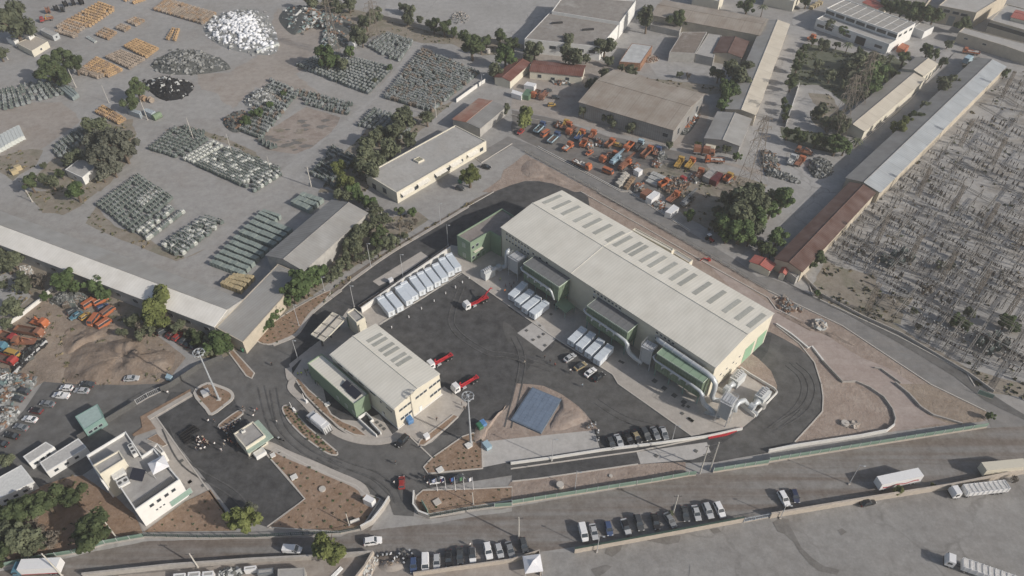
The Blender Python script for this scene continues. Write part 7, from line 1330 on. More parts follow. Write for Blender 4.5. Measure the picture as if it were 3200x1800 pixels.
def inside(q, P):
    c = False; j = len(P) - 1
    for i in range(len(P)):
        if (P[i][1] > q[1]) != (P[j][1] > q[1]) and q[0] < (P[j][0] - P[i][0]) * (q[1] - P[i][1]) / (P[j][1] - P[i][1] + 1e-9) + P[i][0]: c = not c
        j = i
    return c
ltp = None; di = sb(1, 0) - sb(0, 0); dj = sb(0, 1) - sb(0, 0); aj = math.atan2(dj.y, dj.x); ai = math.atan2(di.y, di.x)
lab_t = 'slim lattice tower carrying the bus lines of the substation'
for v in range(0, 7):
    for u in range(-4, 7):
        p = sb(u, v)
        if (u, v) == (0, 0) or not (visible(p) and inside(pxof(p), SUBP)): continue
        if ltp is None: ltp = lattice('lattice_tower', lab_t, p, 13, 1.2, 1.0, lat_m, .15, (), 'lattice towers of the substation')
        else: dup(ltp, p, .4, lab_t, 'lattice towers of the substation')
# portal frames along the cross direction
def portal(L, h):
    t = thing('portal_frame', 'low steel portal frame over the bays of the substation', 'steel frame', (0, 0, 0), 0, 'portal frames of the substation'); m = MB(); n = 12
    for s_ in (-.3, .3): m.bar((-L / 2, s_, h), (L / 2, s_, h), .11); m.bar((-L / 2, s_, h - .5), (L / 2, s_, h - .5), .1)
    for i in range(n): x0, x1 = -L / 2 + i * L / n, -L / 2 + (i + 1) * L / n; m.bar((x0, -.3, h), (x1, .3, h), .1); m.bar((x0, -.3, h), (x1, -.3, h - .5), .08)
    m.build('beam', beam_m, t)
    pm = MB(); pm.bar((0, -.35, 0), (0, 0, h), .2); pm.bar((0, .35, 0), (0, 0, h), .2); me = pm.mesh('post', sub_m)
    for x in (-L / 2 + .3, 0, L / 2 - .3): link('post', me, t, (x, 0, 0))
    im = MB(); im.tube([(0, 0, -1.0), (0, 0, 0)], .13, 6); me = im.mesh('insulator', ins_m)
    for x in rng(-L / 2 + 1, L / 2 - 1, 4): link('insulator', me, t, (x, 0, h - .5))
    return t
pf = None; Lj = dj.length
for v in range(0, 14):
    for u in range(-10, 14):
        p = sb(u * .5 + .25, v * .5 + .28) + Vector((rnd.uniform(-.8, .8), rnd.uniform(-.8, .8), 0))
        if not (visible(p) and inside(pxof(p), SUBP)) or rnd.random() < .3: continue
        if pf is None: pf = portal(Lj * .46, 4.6); pf.location = p; pf.rotation_euler = (0, 0, aj)
        else: dup(pf, p, aj, None, None, scale=(1, 1, rnd.choice((.8, 1, 1.15))))
# insulator posts and breakers
def ipost(k):
    m = MB(); h = 2.4; m.bar((-.25, 0, 0), (-.1, 0, h), .1); m.bar((.25, 0, 0), (.1, 0, h), .1)
    if k == 0: m.tube([(0, 0, h), (0, 0, h + 1.5)], .16, 7, 1); m.tube([(0, 0, h + 1.5), (0, 0, h + 1.75)], .2, 7, 2)
    elif k == 1: m.box(-.5, .5, -.4, .4, h - .9, h, 0); m.tube([(-.3, 0, h), (-.45, 0, h + 1.4)], .17, 7, 1); m.tube([(.3, 0, h), (.45, 0, h + 1.4)], .17, 7, 1); m.tube([(-.47, 0, h + 1.4), (-.5, 0, h + 1.7)], .2, 7, 2)
    else: m.bar((-1.4, 0, h), (1.4, 0, h), .16); [m.tube([(x, 0, h), (x, 0, h + 1.1)], .14, 6, 1) for x in (-1.3, 0, 1.3)]; m.bar((-1.3, 0, h + 1.15), (1.3, 0, h + 1.15), .1, 2)
    return m.mesh('switchgear_post', [sub_m, ins_m, cap_m])
IP = [ipost(k) for k in range(3)]; PTS = []
for v in range(0, 62):
    for u in range(-46, 70):
        p = sb(u * .105 + .06, v * .118) + Vector((rnd.uniform(-.5, .5), rnd.uniform(-.5, .5), 0))
        k = 2 if v % 3 == 1 else (1 if v % 6 == 0 else 0)
        if rnd.random() < .34 or noise.noise(p * .045) < -.25 or not (visible(p) and inside(pxof(p), SUBP)): continue
        PTS.append((p, (ai if k == 2 else aj), IP[k]))
PTS.sort(key=lambda i: (i[0] - camv).length)
for p, a, me in PTS[:300]: tag(link('switchgear_post', me, loc=p, rz=a), 'slim switchgear post with dark insulator in the substation', 'switchgear', 'switchgear posts of the substation')
if PTS[300:]: tag(rest_mesh(PTS[300:], 'switchgear_mass', 1.0), 'far rows of switchgear posts filling the substation', 'switchgear', kind='stuff')
for v in rng(0.1, 6.6, 22):
    P = [sb(u, v) for u in rng(-5, 8, 60)]; P = [p for p in P if visible(p) and inside(pxof(p), SUBP)]
    if len(P) > 3:
        c = P[0]; m = MB()
        for o_, z_ in ((-1.2, 6.0), (0, 6.2), (1.2, 6.0)): off = dj.normalized() * o_; m.tube([tuple(P[0] - c + off + Vector((0, 0, z_))), tuple(P[len(P) // 2] - c + off + Vector((0, 0, z_ - .5))), tuple(P[-1] - c + off + Vector((0, 0, z_)))], .07, 4)
        tag(m.build('busbar', sub_m, loc=c), 'thin overhead busbar lines crossing the substation bays', 'busbar', 'busbars of the substation')
for s, lab in (('8 890,540 1040,490', 'group of green transformers with white bushings at the near corner of the substation'), ('8 1620,1180 1740,1130', 'group of transformers near the bottom right of the substation')):
    q = gg(s); d = (q[1] - q[0]); n2 = Vector((-d.y, d.x, 0)).normalized()
    for i in range(3):
        for j in range(2): p = q[0] + d * (i / 2) + n2 * (j * 3.6 - 2); m = MB(); m.box(-1.3, 1.3, -.8, .8, .3, 2.2); [m.box(x - .06, x + .06, -1.15, 1.15, .5, 1.9) for x in rng(-1, 1, 6)]; [m.tube([(x, 0, 2.2), (x * 1.2, 0, 3.4)], [.2, .1], 7, 1) for x in (-.8, 0, .8)]; m.tube([(-.9, .6, 2.7), (.9, .6, 2.7)], .35, 8); tag(m.build('power_transformer', [M('power_green', (.10, .125, .115)), cap_m], loc=p, rz=aj), lab.replace('group of green transformers', 'large green transformer').replace('group of transformers', 'large green transformer'), 'transformer', 'large transformers of the substation')
# ------------------------------------------------------------------ trees
def leaf_m(name, c, c2): return M('leaf_' + name, mul3(c, .8), r=.75, var=.25, scale=.9, c2=c2, spec=.15, rand=.22)
LEAF = {'P': leaf_m('dark', (.060, .084, .040), (.10, .126, .058)), 'G': leaf_m('green', (.072, .114, .045), (.115, .16, .065)), 'O': leaf_m('olive', (.092, .110, .066), (.142, .155, .096)), 'Y': leaf_m('bright', (.115, .14, .045), (.17, .19, .07)), 'E': leaf_m('eucalypt', (.11, .118, .09), (.16, .165, .128)), 'D': leaf_m('dry', (.15, .13, .10), (.22, .19, .155))}
bark = M('bark', (.13, .10, .075), var=.25)
def crown_mesh(kind, seed, n):
    r = random.Random(seed); B = []; nb = {'P': 10, 'G': 15, 'O': 18, 'Y': 14, 'E': 20, 'D': 9}[kind]
    for i in range(nb):
        a = r.uniform(0, 6.283); d = r.uniform(.15, .80); zz = r.uniform(-.45, .62); B.append((Vector((math.cos(a) * d, math.sin(a) * d, zz * (1 - d * .35))), r.uniform(.18, .42)))
    B.append((Vector((0, 0, .0)), .56)); mb = MB()
    for i in range(n):
        c, q = B[r.randrange(nb + 1)]; d = Vector((r.gauss(0, 1), r.gauss(0, 1), r.gauss(0, 1) + .25)).normalized(); p = c + d * q * (r.random() ** .35) * Vector((1, 1, 1)).x
        if p.z < -.75: continue
        s_ = r.uniform(.045, .10) * (1.15 if kind in 'GYO' else 1.0); nn = (d + Vector((r.gauss(0, .5), r.gauss(0, .5), r.gauss(0, .5) + .5))).normalized(); u = nn.orthogonal().normalized(); u = Matrix.Rotation(r.uniform(0, 6.3), 3, nn) @ u; v = nn.cross(u)
        mb.quad(p - u * s_ - v * s_ * .6, p + u * s_ - v * s_ * .5, p + u * s_ * .8 + v * s_ * .7, p - u * s_ * .7 + v * s_ * .6)
    me = bpy.data.meshes.new('crown'); me.from_pydata(mb.v, [], mb.f); me.materials.append(LEAF[kind]); return me
def trunk_mesh(seed):
    r = random.Random(seed); m = MB(); m.tube([(0, 0, -1.35), (.03, .02, -.7), (0, .03, .1)], [.12, .085, .05], 7)
    for k in range(5): a = r.uniform(0, 6.3); m.tube([(.02, .02, r.uniform(-.8, -.4)), (math.cos(a) * .35, math.sin(a) * .35, -.05), (math.cos(a) * .62, math.sin(a) * .62, .3)], [.05, .035, .015], 5)
    return m.mesh('trunk', bark)
CR = {k: [crown_mesh(k, s * 7 + ord(k), {'D': 520, 'E': 2600}.get(k, 2500)) for s in range(3)] for k in LEAF}; TR = [trunk_mesh(s) for s in range(3)]
def tree(n, x, y, r, kind, lab, group, tall=1.0, name='tree'):
    p0 = px(n, x, y); k = r / (2.415 if n in _OFF and n else 1.0)  # radius in photo px
    g0 = G(p0, 3.0); dist = (g0 - camv).length; R = max(.7, k * dist / CAM_F * 1.07); zc = R * 1.15 * tall; b = G(p0, zc); sq = rnd.uniform(.85, 1.1) * tall
    t = thing(name, lab, 'tree' if name != 'bush' else 'bush', (b.x, b.y, 0.05), rnd.uniform(0, 6.28), group); i = rnd.randrange(3)
    o = link('crown', CR[kind][i], t, (0, 0, zc)); o.scale = (R, R * rnd.uniform(.88, 1.08), R * sq); o2 = link('trunk', TR[i], t, (0, 0, zc)); o2.scale = (R, R, zc / 1.33); return t
def grove(lab, group, kind, s, name='tree'):
    """'sheet x,y,r[,kind[,tall]] ...'"""
    n = 0
    for tk in s.split():
        if ',' not in tk: n = int(tk); continue
        a = tk.split(','); tree(n, float(a[0]), float(a[1]), float(a[2]), a[3] if len(a) > 3 and a[3] else kind, lab, group, float(a[4]) if len(a) > 4 else 1.0, name)
grove('dark round pine beside the ochre cable reels', 'pines beside the reels', 'P', '1 455,435,66 560,482,62 365,515,88 430,560,55 485,590,58')
grove('olive tree mass behind the white cabins at the top left', None, 'O', '1 90,170,105'); grove('round dark tree beside the black scrap heap', None, 'P', '1 1030,665,78'); grove('round dark tree above the pale containers', None, 'P', '1 988,785,58')
grove('grey-green eucalyptus over the white shed', 'eucalyptus trees over the shed', 'E', '1 730,1070,85 905,1080,112 800,1190,100 850,1265,62 690,1180,60 770,1320,48 940,1150,70'); grove('olive tree at the reel end of the eucalyptus clump', None, 'O', '1 750,960,80'); grove('low bush near the white shed', 'bushes near the white shed', 'O', '1 560,1180,55 385,1370,58 460,1312,35,P 225,1378,62,P 570,1440,72,G 500,1230,30 330,1250,22', 'bush'); grove('tree at the left edge by the red vehicle', None, 'O', '1 -5,400,45')
grove('green tree at the foot of the left pylon', 'trees at the left pylon', 'G', '2 530,425,88 600,460,50 705,390,52 645,485,48,O'); grove('olive tree along the scrap yard wall', 'trees along the scrap yard wall', 'O', '2 760,250,68 830,160,58 890,110,50 410,15,58 610,50,55 700,30,52 800,300,45 560,15,50'); grove('small tree on the edge of the far open lot', 'small trees on the far lot edge', 'O', '2 1118,55,34 1165,72,38 1140,140,44 1230,150,30'); grove('dark tree row along the far grey wall', 'dark trees along the far wall', 'P', '2 1340,185,58 1420,205,60 1490,240,40 1630,340,92 1740,310,48 1840,265,62 1700,350,50')
grove('tree beside the red-tiled house', 'trees beside the red-tiled house', 'G', '2 1880,420,80 1800,530,58,O 1932,470,50 1850,350,40,P'); grove('dark olive tree in the clump between the transformers and the white workshop', 'trees between transformers and workshop', 'O', '2 1120,890,92 1060,985,88 920,1020,78 1150,1040,60 830,1180,112 860,1290,92 1000,1120,80 930,1230,70 1290,890,58 770,1260,60'); grove('yellow-green tree at the corner of the white workshop', 'yellow-green trees by the workshop', 'Y', '2 630,1265,62 675,1370,80 730,1425,58,G'); grove('bright green round tree in the workshop yard', None, 'Y', '2 1612,1325,86'); grove('bush beside the rust-red shed', None, 'O', '2 1890,815,40', 'bush')
grove('dark tree in front of the derelict factory', 'trees before the derelict factory', 'O', '3 10,330,58,P 170,370,70 430,330,68 465,430,88 700,345,75 722,455,38 560,440,35 120,440,40'); grove('tall olive tree beside the long tan roof', None, 'O', '3 1022,130,62,,1.5'); grove('dark tree in front of the long tan roof', None, 'P', '3 1250,140,70'); grove('dark tree at the top edge above the cream-roofed shed', None, 'P', '3 1778,40,62'); grove('tree mass between the tiled gable and the cream roof', 'trees beside the long cream roof', 'O', '3 1700,560,92 1775,520,60 1560,560,55 1740,620,60 1640,700,78,G 1590,800,58,G 1655,800,48,P 1620,640,60,G'); grove('slim tree standing against the hangar wall', 'trees against the hangar', 'O', '3 542,835,34,,1.5 728,885,48 820,900,46,Y 910,955,48 760,930,35'); grove('yellow-green tree at the corner of the depot yard', None, 'Y', '3 88,895,80'); grove('bush behind the hangar', 'bushes behind the hangar', 'O', '3 640,615,32 700,555,42 900,530,48 830,510,30 590,640,40 1270,560,25 1330,570,25,D', 'bush'); grove('bush at the small grey shed', 'bushes at the small grey shed', 'G', '3 1410,1090,30,P 1525,1035,24 1700,1180,35 1620,1120,34,O 1560,1110,25 1190,1095,30,O', 'bush')
grove('dense tree in the grove between the depot and the service road', 'trees of the depot grove', 'O', '7 1700,150,120 1800,50,125 1560,150,62 1640,60,70 1600,250,88,G 1730,290,100,G 1850,200,92,G 1900,60,80 1340,175,48,G 1790,350,60,G 8 110,60,98,G 20,130,70,G 7 1680,250,80 1780,210,90 1620,330,60,G 1860,120,90 1540,250,50 1830,290,70'); grove('dark tree beside the brown roof', 'trees beside the brown roof', 'P', '8 70,340,78,G 25,450,52 7 1900,425,58 1870,400,40'); grove('dark green tree at the bare corner of the substation', 'trees at the substation corner', 'P', '8 385,490,60 315,545,45 340,470,45')
grove('dark shrub tree in the garden', 'trees of the garden', 'P', '4 340,310,28 420,335,38,O 520,335,28 690,390,33 275,360,34 245,420,40 222,500,44 190,590,46 175,640,44 370,480,38,O 470,570,48,O 600,510,58,O 700,450,60,O 820,450,58,O 800,540,80,G 870,580,50 790,640,70,G 720,560,60,O 1030,430,50 900,520,48 950,555,40 650,600,40,O 720,700,45,O 580,640,35,O 760,430,40,O'); grove('tree along the lower edge of the garden', 'trees along the lower garden edge', 'P', '4 150,1000,50 250,1035,60 370,1050,60 440,1070,48,G 520,1085,78,G 580,1110,55,G 560,950,58,O 540,880,50,O 140,820,40 130,880,36 120,760,34 450,920,55,O 400,830,60,O'); grove('dark round tree at the upper road', 'round trees at the upper road', 'P', '4 1210,380,56 1275,425,24 1322,465,36'); grove('tree between the cream range and the blue-grey roof', 'trees along the inner road', 'O', '4 1330,660,60 1390,620,48 1185,810,44 1110,880,54,P 985,985,60,Y 1040,930,50,Y 1240,830,28,Y'); grove('dark tree in the hedge behind the white factory', 'hedge trees behind the factory', 'P', '4 1170,100,80 1090,85,70 1010,70,60 940,55,55 1250,125,60 880,40,45'); grove('small tree in front of the white factory', 'small trees before the factory', 'G', '4 470,190,38,O 570,232,40 430,180,25'); grove('tree at the tall factory in the far corner', None, 'P', '4 1480,180,50'); grove('bush at the end of the blue-grey roof', 'bushes at the end of the blue-grey roof', 'O', '4 1790,550,32,P 1570,470,34 1465,570,25 1360,330,28 1500,510,25', 'bush'); grove('tree at the top edge by the timber stacks', None, 'P', '4 290,12,40')
grove('olive bush thicket at the left edge', 'thicket at the left edge', 'O', '5 30,530,80 100,520,65 190,700,62 290,670,58,D 90,880,70 40,985,42 340,790,38,G 20,440,40 230,640,45,D 20,700,30 150,620,30', 'bush'); grove('green tree against the very long shed', 'trees against the very long shed', 'G', '5 490,680,92 715,700,72 780,775,52 560,720,50,P'); grove('large yellow-green tree reaching over the very long shed', None, 'Y', '5 1175,850,112'); grove('yellow-green tree below the large one at the shed', 'trees below the shed', 'Y', '5 1255,825,65 1205,960,82 1100,930,45'); grove('olive bush under the trees by the derelict cars', 'bushes by the derelict cars', 'O', '5 1000,985,60 1080,1020,55,D 1135,1035,55 1350,1010,58 930,1060,40 1430,1060,40 1050,1080,40', 'bush'); grove('dark tree beside the ring mast', 'trees beside the ring mast', 'P', '5 1490,1095,60 1640,1140,88,G 1570,1195,48,O 1600,1090,50,O')
grove('tree in the slope clump beside the grey warehouse', 'trees of the slope', 'O', '6 950,210,72 900,130,58 860,80,58,G 760,330,80 720,420,72 900,385,55,P 1000,365,62 850,260,52 690,30,45 620,15,48 770,30,48,G 940,300,60,P 820,60,40,G'); grove('small round tree by the workshop porch', 'small round trees by the porch', 'P', '6 1090,143,40 1180,152,38,G'); grove('leafy green tree over the end block of the long shed', 'leafy trees by the end block', 'G', '6 350,690,118 280,760,90 430,640,82 490,600,58 230,830,50'); grove('scrubby bush on the road slope', 'bushes on the road slope', 'O', '6 600,600,55 560,650,40 640,540,45 680,500,40 790,500,45 850,470,40 920,440,38 1010,410,35 1060,370,32 1120,330,30 130,930,48,G 90,990,45,G 60,1030,30,G 160,880,40,G 700,560,35 1150,240,35,D 1080,250,40,D 1200,220,30,D', 'bush')
grove('dark dense tree in the grove beside the administration building', 'dark grove trees', 'P', '9 350,900,92 205,960,100 560,860,78 90,960,95 440,870,70 20,1020,80 700,1100,130 640,1185,90 20,1270,80 760,1130,60 120,1020,70'); grove('pale olive tree in the grove near the street', 'pale grove trees', 'O', '9 150,1160,98 50,1130,80 280,1130,65,D 380,1190,62,D 250,1050,50,D 310,1200,50 220,1240,60'); grove('bush beside the white cabins', None, 'O', '9 40,575,50', 'bush'); grove('leafy tree with bare twigs at the corner of the dark lot', None, 'Y', '9 1830,1030,112'); grove('pale tree beside the leafy one at the dark lot', None, 'E', '9 1890,980,70'); grove('yellow-green street tree between two white vehicles', None, 'Y', '10 545,1235,130'); grove('bush at the long tan wall', 'bushes at the tan wall', 'Y', '12 985,815,36 1245,765,18 1870,720,32,D 11 1200,980,22,O', 'bush'); grove('bush at the end of the green fence', None, 'G', '12 1680,240,30', 'bush'); grove('green bush in the substation', 'bushes of the substation', 'G', '8 1430,960,50 1490,1010,40 1800,980,55 1860,1020,40 1190,730,45,D 1140,1020,22,O 1300,550,30,O 1390,560,30,O 370,760,25 1100,900,25,O 1520,910,38,O', 'bush'); grove('green bush on the grey scrap heap', 'bushes in the scrap rows', 'G', '1 1850,910,40 1910,860,30 2 20,850,38 105,790,28 205,705,25 900,610,22,O 1010,510,28', 'bush')
# palms
frond = MB()
for k in range(16):
    a = k * .3927 * 1.01; c, s_ = math.cos(a), math.sin(a); P = [(0, 0, 0), (1.0, 0, .45 - .3 * (k % 2)), (1.9, 0, .1 - .5 * (k % 2)), (2.4, 0, -.6 - .4 * (k % 2))]
    for i in range(3): x0, z0_, x1, z1 = P[i][0], P[i][2], P[i + 1][0], P[i + 1][2]; w0, w1 = .28, .28 if i < 2 else .04; frond.quad((x0 * c - w0 * s_, x0 * s_ + w0 * c, z0_), (x0 * c, x0 * s_, z0_ + .12), (x1 * c, x1 * s_, z1 + .12), (x1 * c - w1 * s_, x1 * s_ + w1 * c, z1)); frond.quad((x0 * c + w0 * s_, x0 * s_ - w0 * c, z0_), (x0 * c, x0 * s_, z0_ + .12), (x1 * c, x1 * s_, z1 + .12), (x1 * c + w1 * s_, x1 * s_ - w1 * c, z1))
fm_ = frond.mesh('crown', LEAF['O'])
for n, x, y, h, lab in ((4, 605, 335, 5, 'palm tree between the garden and the white factory'), (4, 930, 430, 6, 'palm tree beside the dark trees of the garden corner'), (3, 1895, 50, 6, 'palm tree at the top edge near the cream-roofed shed'), (4, 670, 1060, 3, 'small palm at the end of the long cream range')):
    b = g1(n, x, y, h); t = thing('palm_tree', lab, 'palm', (b.x, b.y, 0)); m = MB(); m.tube([(0, 0, 0), (.1, 0, h * .5), (0, 0, h)], [.28, .2, .18], 7); m.build('trunk', bark, t); o = link('crown', fm_, t, (0, 0, h)); o.scale = (1.25,) * 3
# young plants in the beds, and weeds
pm = []
for s_ in range(3):
    r = random.Random(s_); m = MB()
    for k in range(16): d = Vector((r.gauss(0, 1), r.gauss(0, 1), abs(r.gauss(0, 1)))).normalized() * r.uniform(.1, .34); u = Vector((r.uniform(-1, 1), r.uniform(-1, 1), r.uniform(-.3, 1))).normalized() * .13; v = u.orthogonal().normalized() * .1; m.quad(d - u - v, d + u - v, d + u + v, d - u + v)
    pm.append(m.mesh('young_plant', LEAF['O' if s_ else 'G']))
def inpoly(p, P): return inside((p.x, p.y), [(q.x, q.y) for q in P])
def rows(key, sp, lab, ang, mx=60, sc=1.0):
    P = BEDS[key]; c = sum(P, Vector()) / len(P); R = max((p - c).length for p in P); a = math.radians(ang); pts = []
    for i in range(int(-R / sp), int(R / sp) + 1):
        for j in range(int(-R / sp), int(R / sp) + 1):
            p = c + Vector((math.cos(a) * i * sp - math.sin(a) * j * sp, math.sin(a) * i * sp + math.cos(a) * j * sp, 0)) + Vector((rnd.uniform(-.25, .25), rnd.uniform(-.25, .25), 0))
            if inpoly(p, P): pts.append(p)
    rnd.shuffle(pts)
    for p in pts[:mx]: o = link('young_plant', pm[rnd.randrange(3)], loc=(p.x, p.y, .29), rz=rnd.uniform(0, 6)); s_ = sc * rnd.uniform(.45, .95); o.scale = (s_,) * 3; tag(o, lab, 'young plant', 'young plants in the beds')
rows('isle2', 1.25, 'young plant in the long island before the refuse lorry', -50, 60, 1.5); rows('park', 2.6, 'young plant in the big bed beside the dark lot', -40, 60, 1.2); rows('garage', 1.9, 'young plant in the bed along the green annex', -50, 32); rows('mast', 2.0, 'young plant round the western ring mast', 20, 14); rows('tri', 1.7, 'young plant in the triangular bed of the ring mast', 10, 34); rows('big', 2.2, 'young plant in the big bed by the long shed', 30, 50); rows('office', 2.2, 'young plant in the bed before the administration building', 35, 20); rows('gate', 1.9, 'young plant in the gate bed', 10, 18); rows('strip', 1.8, 'young plant on the strip above the white wall', 35, 20)
wm = [M('weed_green', (.07, .085, .035), var=.3), M('weed_dry', (.20, .165, .10), var=.3), M('weed_olive', (.10, .10, .055), var=.3)]
mb = MB(); rw = random.Random(4)
for o in [o for o in list(COL.objects) if o.name.split('.')[0] in ('weedy_soil', 'north_verge', 'dry_verge', 'substation_ground', 'grove_soil', 'lawn', 'work_yard', 'earth_patch')]:
    me = o.data; nm = o.name.split('.')[0]; dens = {'weedy_soil': .16, 'north_verge': .5, 'dry_verge': .3, 'substation_ground': .06, 'grove_soil': .1, 'work_yard': .07, 'earth_patch': .05, 'lawn': .25}[nm]
    for f in me.polygons:
        V = [me.vertices[i].co for i in f.vertices]; ar = f.area
        cnt = ar * dens; cnt = int(cnt) + (rw.random() < cnt % 1)
        for k in range(min(cnt, 900)):
            a, b = rw.random(), rw.random()
            if a + b > 1: a, b = 1 - a, 1 - b
            p = V[0] + (V[1] - V[0]) * a + (V[2] - V[0]) * b
            if not visible(p) or noise.noise(p * .12) < (-.05 if nm != 'substation_ground' else .02): continue
            mi = rw.randrange(3) if nm != 'lawn' else 0; s_ = rw.uniform(.25, .6)
            for q in range(4): an = rw.uniform(0, 3.14); u = Vector((math.cos(an), math.sin(an), 0)) * s_; o_ = Vector((rw.uniform(-.5, .5), rw.uniform(-.5, .5), 0)); l_ = Vector((rw.uniform(-.3, .3), rw.uniform(-.3, .3), s_ * rw.uniform(.5, 1.1))); mb.quad(p + o_ - u, p + o_ + u, p + o_ + u * .6 + l_, p + o_ - u * .6 + l_, mi)
me = bpy.data.meshes.new('weeds'); me.from_pydata(mb.v, [], mb.f); [me.materials.append(m_) for m_ in wm]; me.polygons.foreach_set('material_index', mb.m); tag(link('weeds', me), 'patchy weeds on the verges and between the stored goods', 'weeds', kind='stuff')
# ------------------------------------------------------------------ people
skin = M('skin', (.42, .26, .19), r=.6); hair_m = M('dark_hair', (.03, .022, .018), r=.7)
def person_mesh(name, seed, stride=0.0, arm=0.0):
    me = bpy.data.meshes.new(name); s_ = stride
    V = [(0, 0, .95), (0, 0, 1.18), (0, 0, 1.40), (0.0, 0, 1.50), (0.01, 0, 1.60), (0.01, 0, 1.72), (0, .19, 1.42), (0, -.19, 1.42), (.02 + arm, .25, 1.16), (.02 - s_ * .3, -.25, 1.16), (.12 + arm * 1.6, .24, .94), (.08 - s_ * .5, -.25, .92), (.14 + arm * 1.7, .235, .84), (.1 - s_ * .5, -.25, .82), (0, .09, .90), (0, -.09, .90), (.02 - s_ * .35, .11, .49), (.02 + s_ * .5, -.11, .49), (-.02 - s_ * .9, .11, .08), (s_ * .8, -.11, .08), (.16 - s_ * .9, .12, .03), (.18 + s_ * .8, -.12, .03)]
    E = [(0, 1), (1, 2), (2, 3), (3, 4), (4, 5), (2, 6), (2, 7), (6, 8), (7, 9), (8, 10), (9, 11), (10, 12), (11, 13), (0, 14), (0, 15), (14, 16), (15, 17), (16, 18), (17, 19), (18, 20), (19, 21)]
    Rd = [.15, .145, .16, .06, .09, .085, .075, .075, .05, .05, .038, .038, .04, .04, .10, .10, .07, .07, .048, .048, .045, .045]
    me.from_pydata(V, E, []); o = bpy.data.objects.new(name, me); COL.objects.link(o); sk = o.modifiers.new('skin', 'SKIN'); su = o.modifiers.new('sub', 'SUBSURF'); su.levels = 1
    for i, d in enumerate(me.skin_vertices[0].data): d.radius = (Rd[i], Rd[i] * (1.25 if i in (1, 2) else 1)); d.use_root = i == 0
    dg = bpy.context.evaluated_depsgraph_get(); nm = bpy.data.meshes.new_from_object(o.evaluated_get(dg)); bpy.data.objects.remove(o); nm.name = name
    return nm
def dress(me):
    me.materials.clear(); [me.materials.append(m_) for m_ in (PT['white'], PT['navy'], skin, plast, hair_m)]
    for f in me.polygons: z_ = f.center.z; y = abs(f.center.y); f.material_index = 4 if z_ > 1.66 or (z_ > 1.58 and f.center.x < -.03) else 2 if z_ > 1.47 or (z_ < 1.1 and y > .18 and z_ > .7) else 0 if z_ > .93 else 1 if z_ > .09 else 3
    me.polygons.foreach_set('use_smooth', [True] * len(me.polygons)); return me
PM = [dress(person_mesh('person', 1)), dress(person_mesh('person', 2, .3)), dress(person_mesh('person', 3, .12, .18))]
SH = {'w': PT['white'], 'n': PT['navy'], 'k': PT['black'], 'b': PT['sky'], 'r': PT['red'], 'y': M('hi_vis', (.55, .72, .08)), 'o': M('hi_vis_orange', (.75, .22, .04)), 'g': PT['green'], 'c': PT['cream'], 't': PT['grey']}
SN = {'w': 'white', 'n': 'navy', 'k': 'black', 'b': 'light blue', 'r': 'red', 'y': 'yellow', 'o': 'orange', 'g': 'dark green', 'c': 'cream', 't': 'grey'}
def people(s, place, group, z_=.26):
    n = 0
    for tk in s.split():
        if ',' not in tk: n = int(tk); continue
        a = tk.split(','); p = g1(n, float(a[0]), float(a[1])); k = a[2] if len(a) > 2 else rnd.choice('wnkkt'); o = link('person', PM[rnd.randrange(3)], loc=(p.x, p.y, z_), rz=rnd.uniform(0, 6.28))
        for i, mt in ((0, SH[k]), (1, rnd.choice((PT['navy'], PT['dark'], PT['black'], PT['grey'])))): o.material_slots[i].link = 'OBJECT'; o.material_slots[i].material = mt
        o.scale = (rnd.uniform(1.0, 1.15),) * 2 + (rnd.uniform(.97, 1.06),); tag(o, ('person in a %s top ' % SN[k]) + place, 'person', group)
people('25 465,975,w 490,1010,t 540,965,c 560,1000,k 485,1055,w 510,1045,w 440,1035,t 470,1105,w 600,1035,c 640,1095,k 618,1060,c 580,1155,w 510,1170,w 425,1165,t 570,1020,r 530,1085,k 545,1040,k 590,1075,n 450,1000,k', 'in the group standing by the empty chairs', 'people by the empty chairs')
people('25 1105,725,t 1020,755,n 1080,790,b 990,785,k 940,825,n 920,865,t 960,905,b 1050,825,k 980,950,n 1010,990,k 1190,655,b 1150,695,n 900,840,k 1000,865,n 950,870,k 1030,900,n 985,830,t 1060,760,k', 'in the crowd shaded by the gatehouse', 'people in the gatehouse shade')
people('25 750,1080,w 860,1185,w', 'walking between the chairs and the gatehouse', 'people walking to the gatehouse'); people('25 925,1035,w 910,1095,c 985,1025,t 1035,1050,r 1065,1075,k 1145,1090,k 1160,1140,k', 'beside the shaded gatehouse wall', 'people at the gatehouse wall'); people('25 640,680,w', 'walking alone above the empty chairs', None); people('25 740,680,k', 'near the lower tip of the small island', None); people('25 842,815,w', 'at the foot of the small island', None); people('25 1440,505,w', 'beside a person in red on the entry road', None); people('25 1485,480,r', 'on the entry road by the small island', None); people('25 1418,595,w', 'between the gatehouse and the small island', None); people('25 1262,515,t 1240,455,k', 'at the island tip by the mast bed', 'people at the island tip'); people('25 1822,695,w', 'alone on the entry road right of the gatehouse', None)
people('10 1058,610,k', 'alone in the middle of the entrance road', None); people('10 1045,760,w', 'beside the red hatchback', None); people('10 1270,725,k 1296,765,w', 'by the white flag-side car', 'people by the flag-side car'); people('10 1555,165,t 1572,195,k', 'near the ring mast at the garage corner', 'people at the garage corner'); people('10 1365,280,k', 'on the garage forecourt', None); people('10 1240,490,n', 'by the narrow bed near the large black car', None); people('10 1618,1228,w', 'on the verge by the bottom row of cars', None); people('6 125,1315,k', 'crossing the entry road before the canopy', None); people('9 1275,80,w', 'beside the double mesh gate', None)
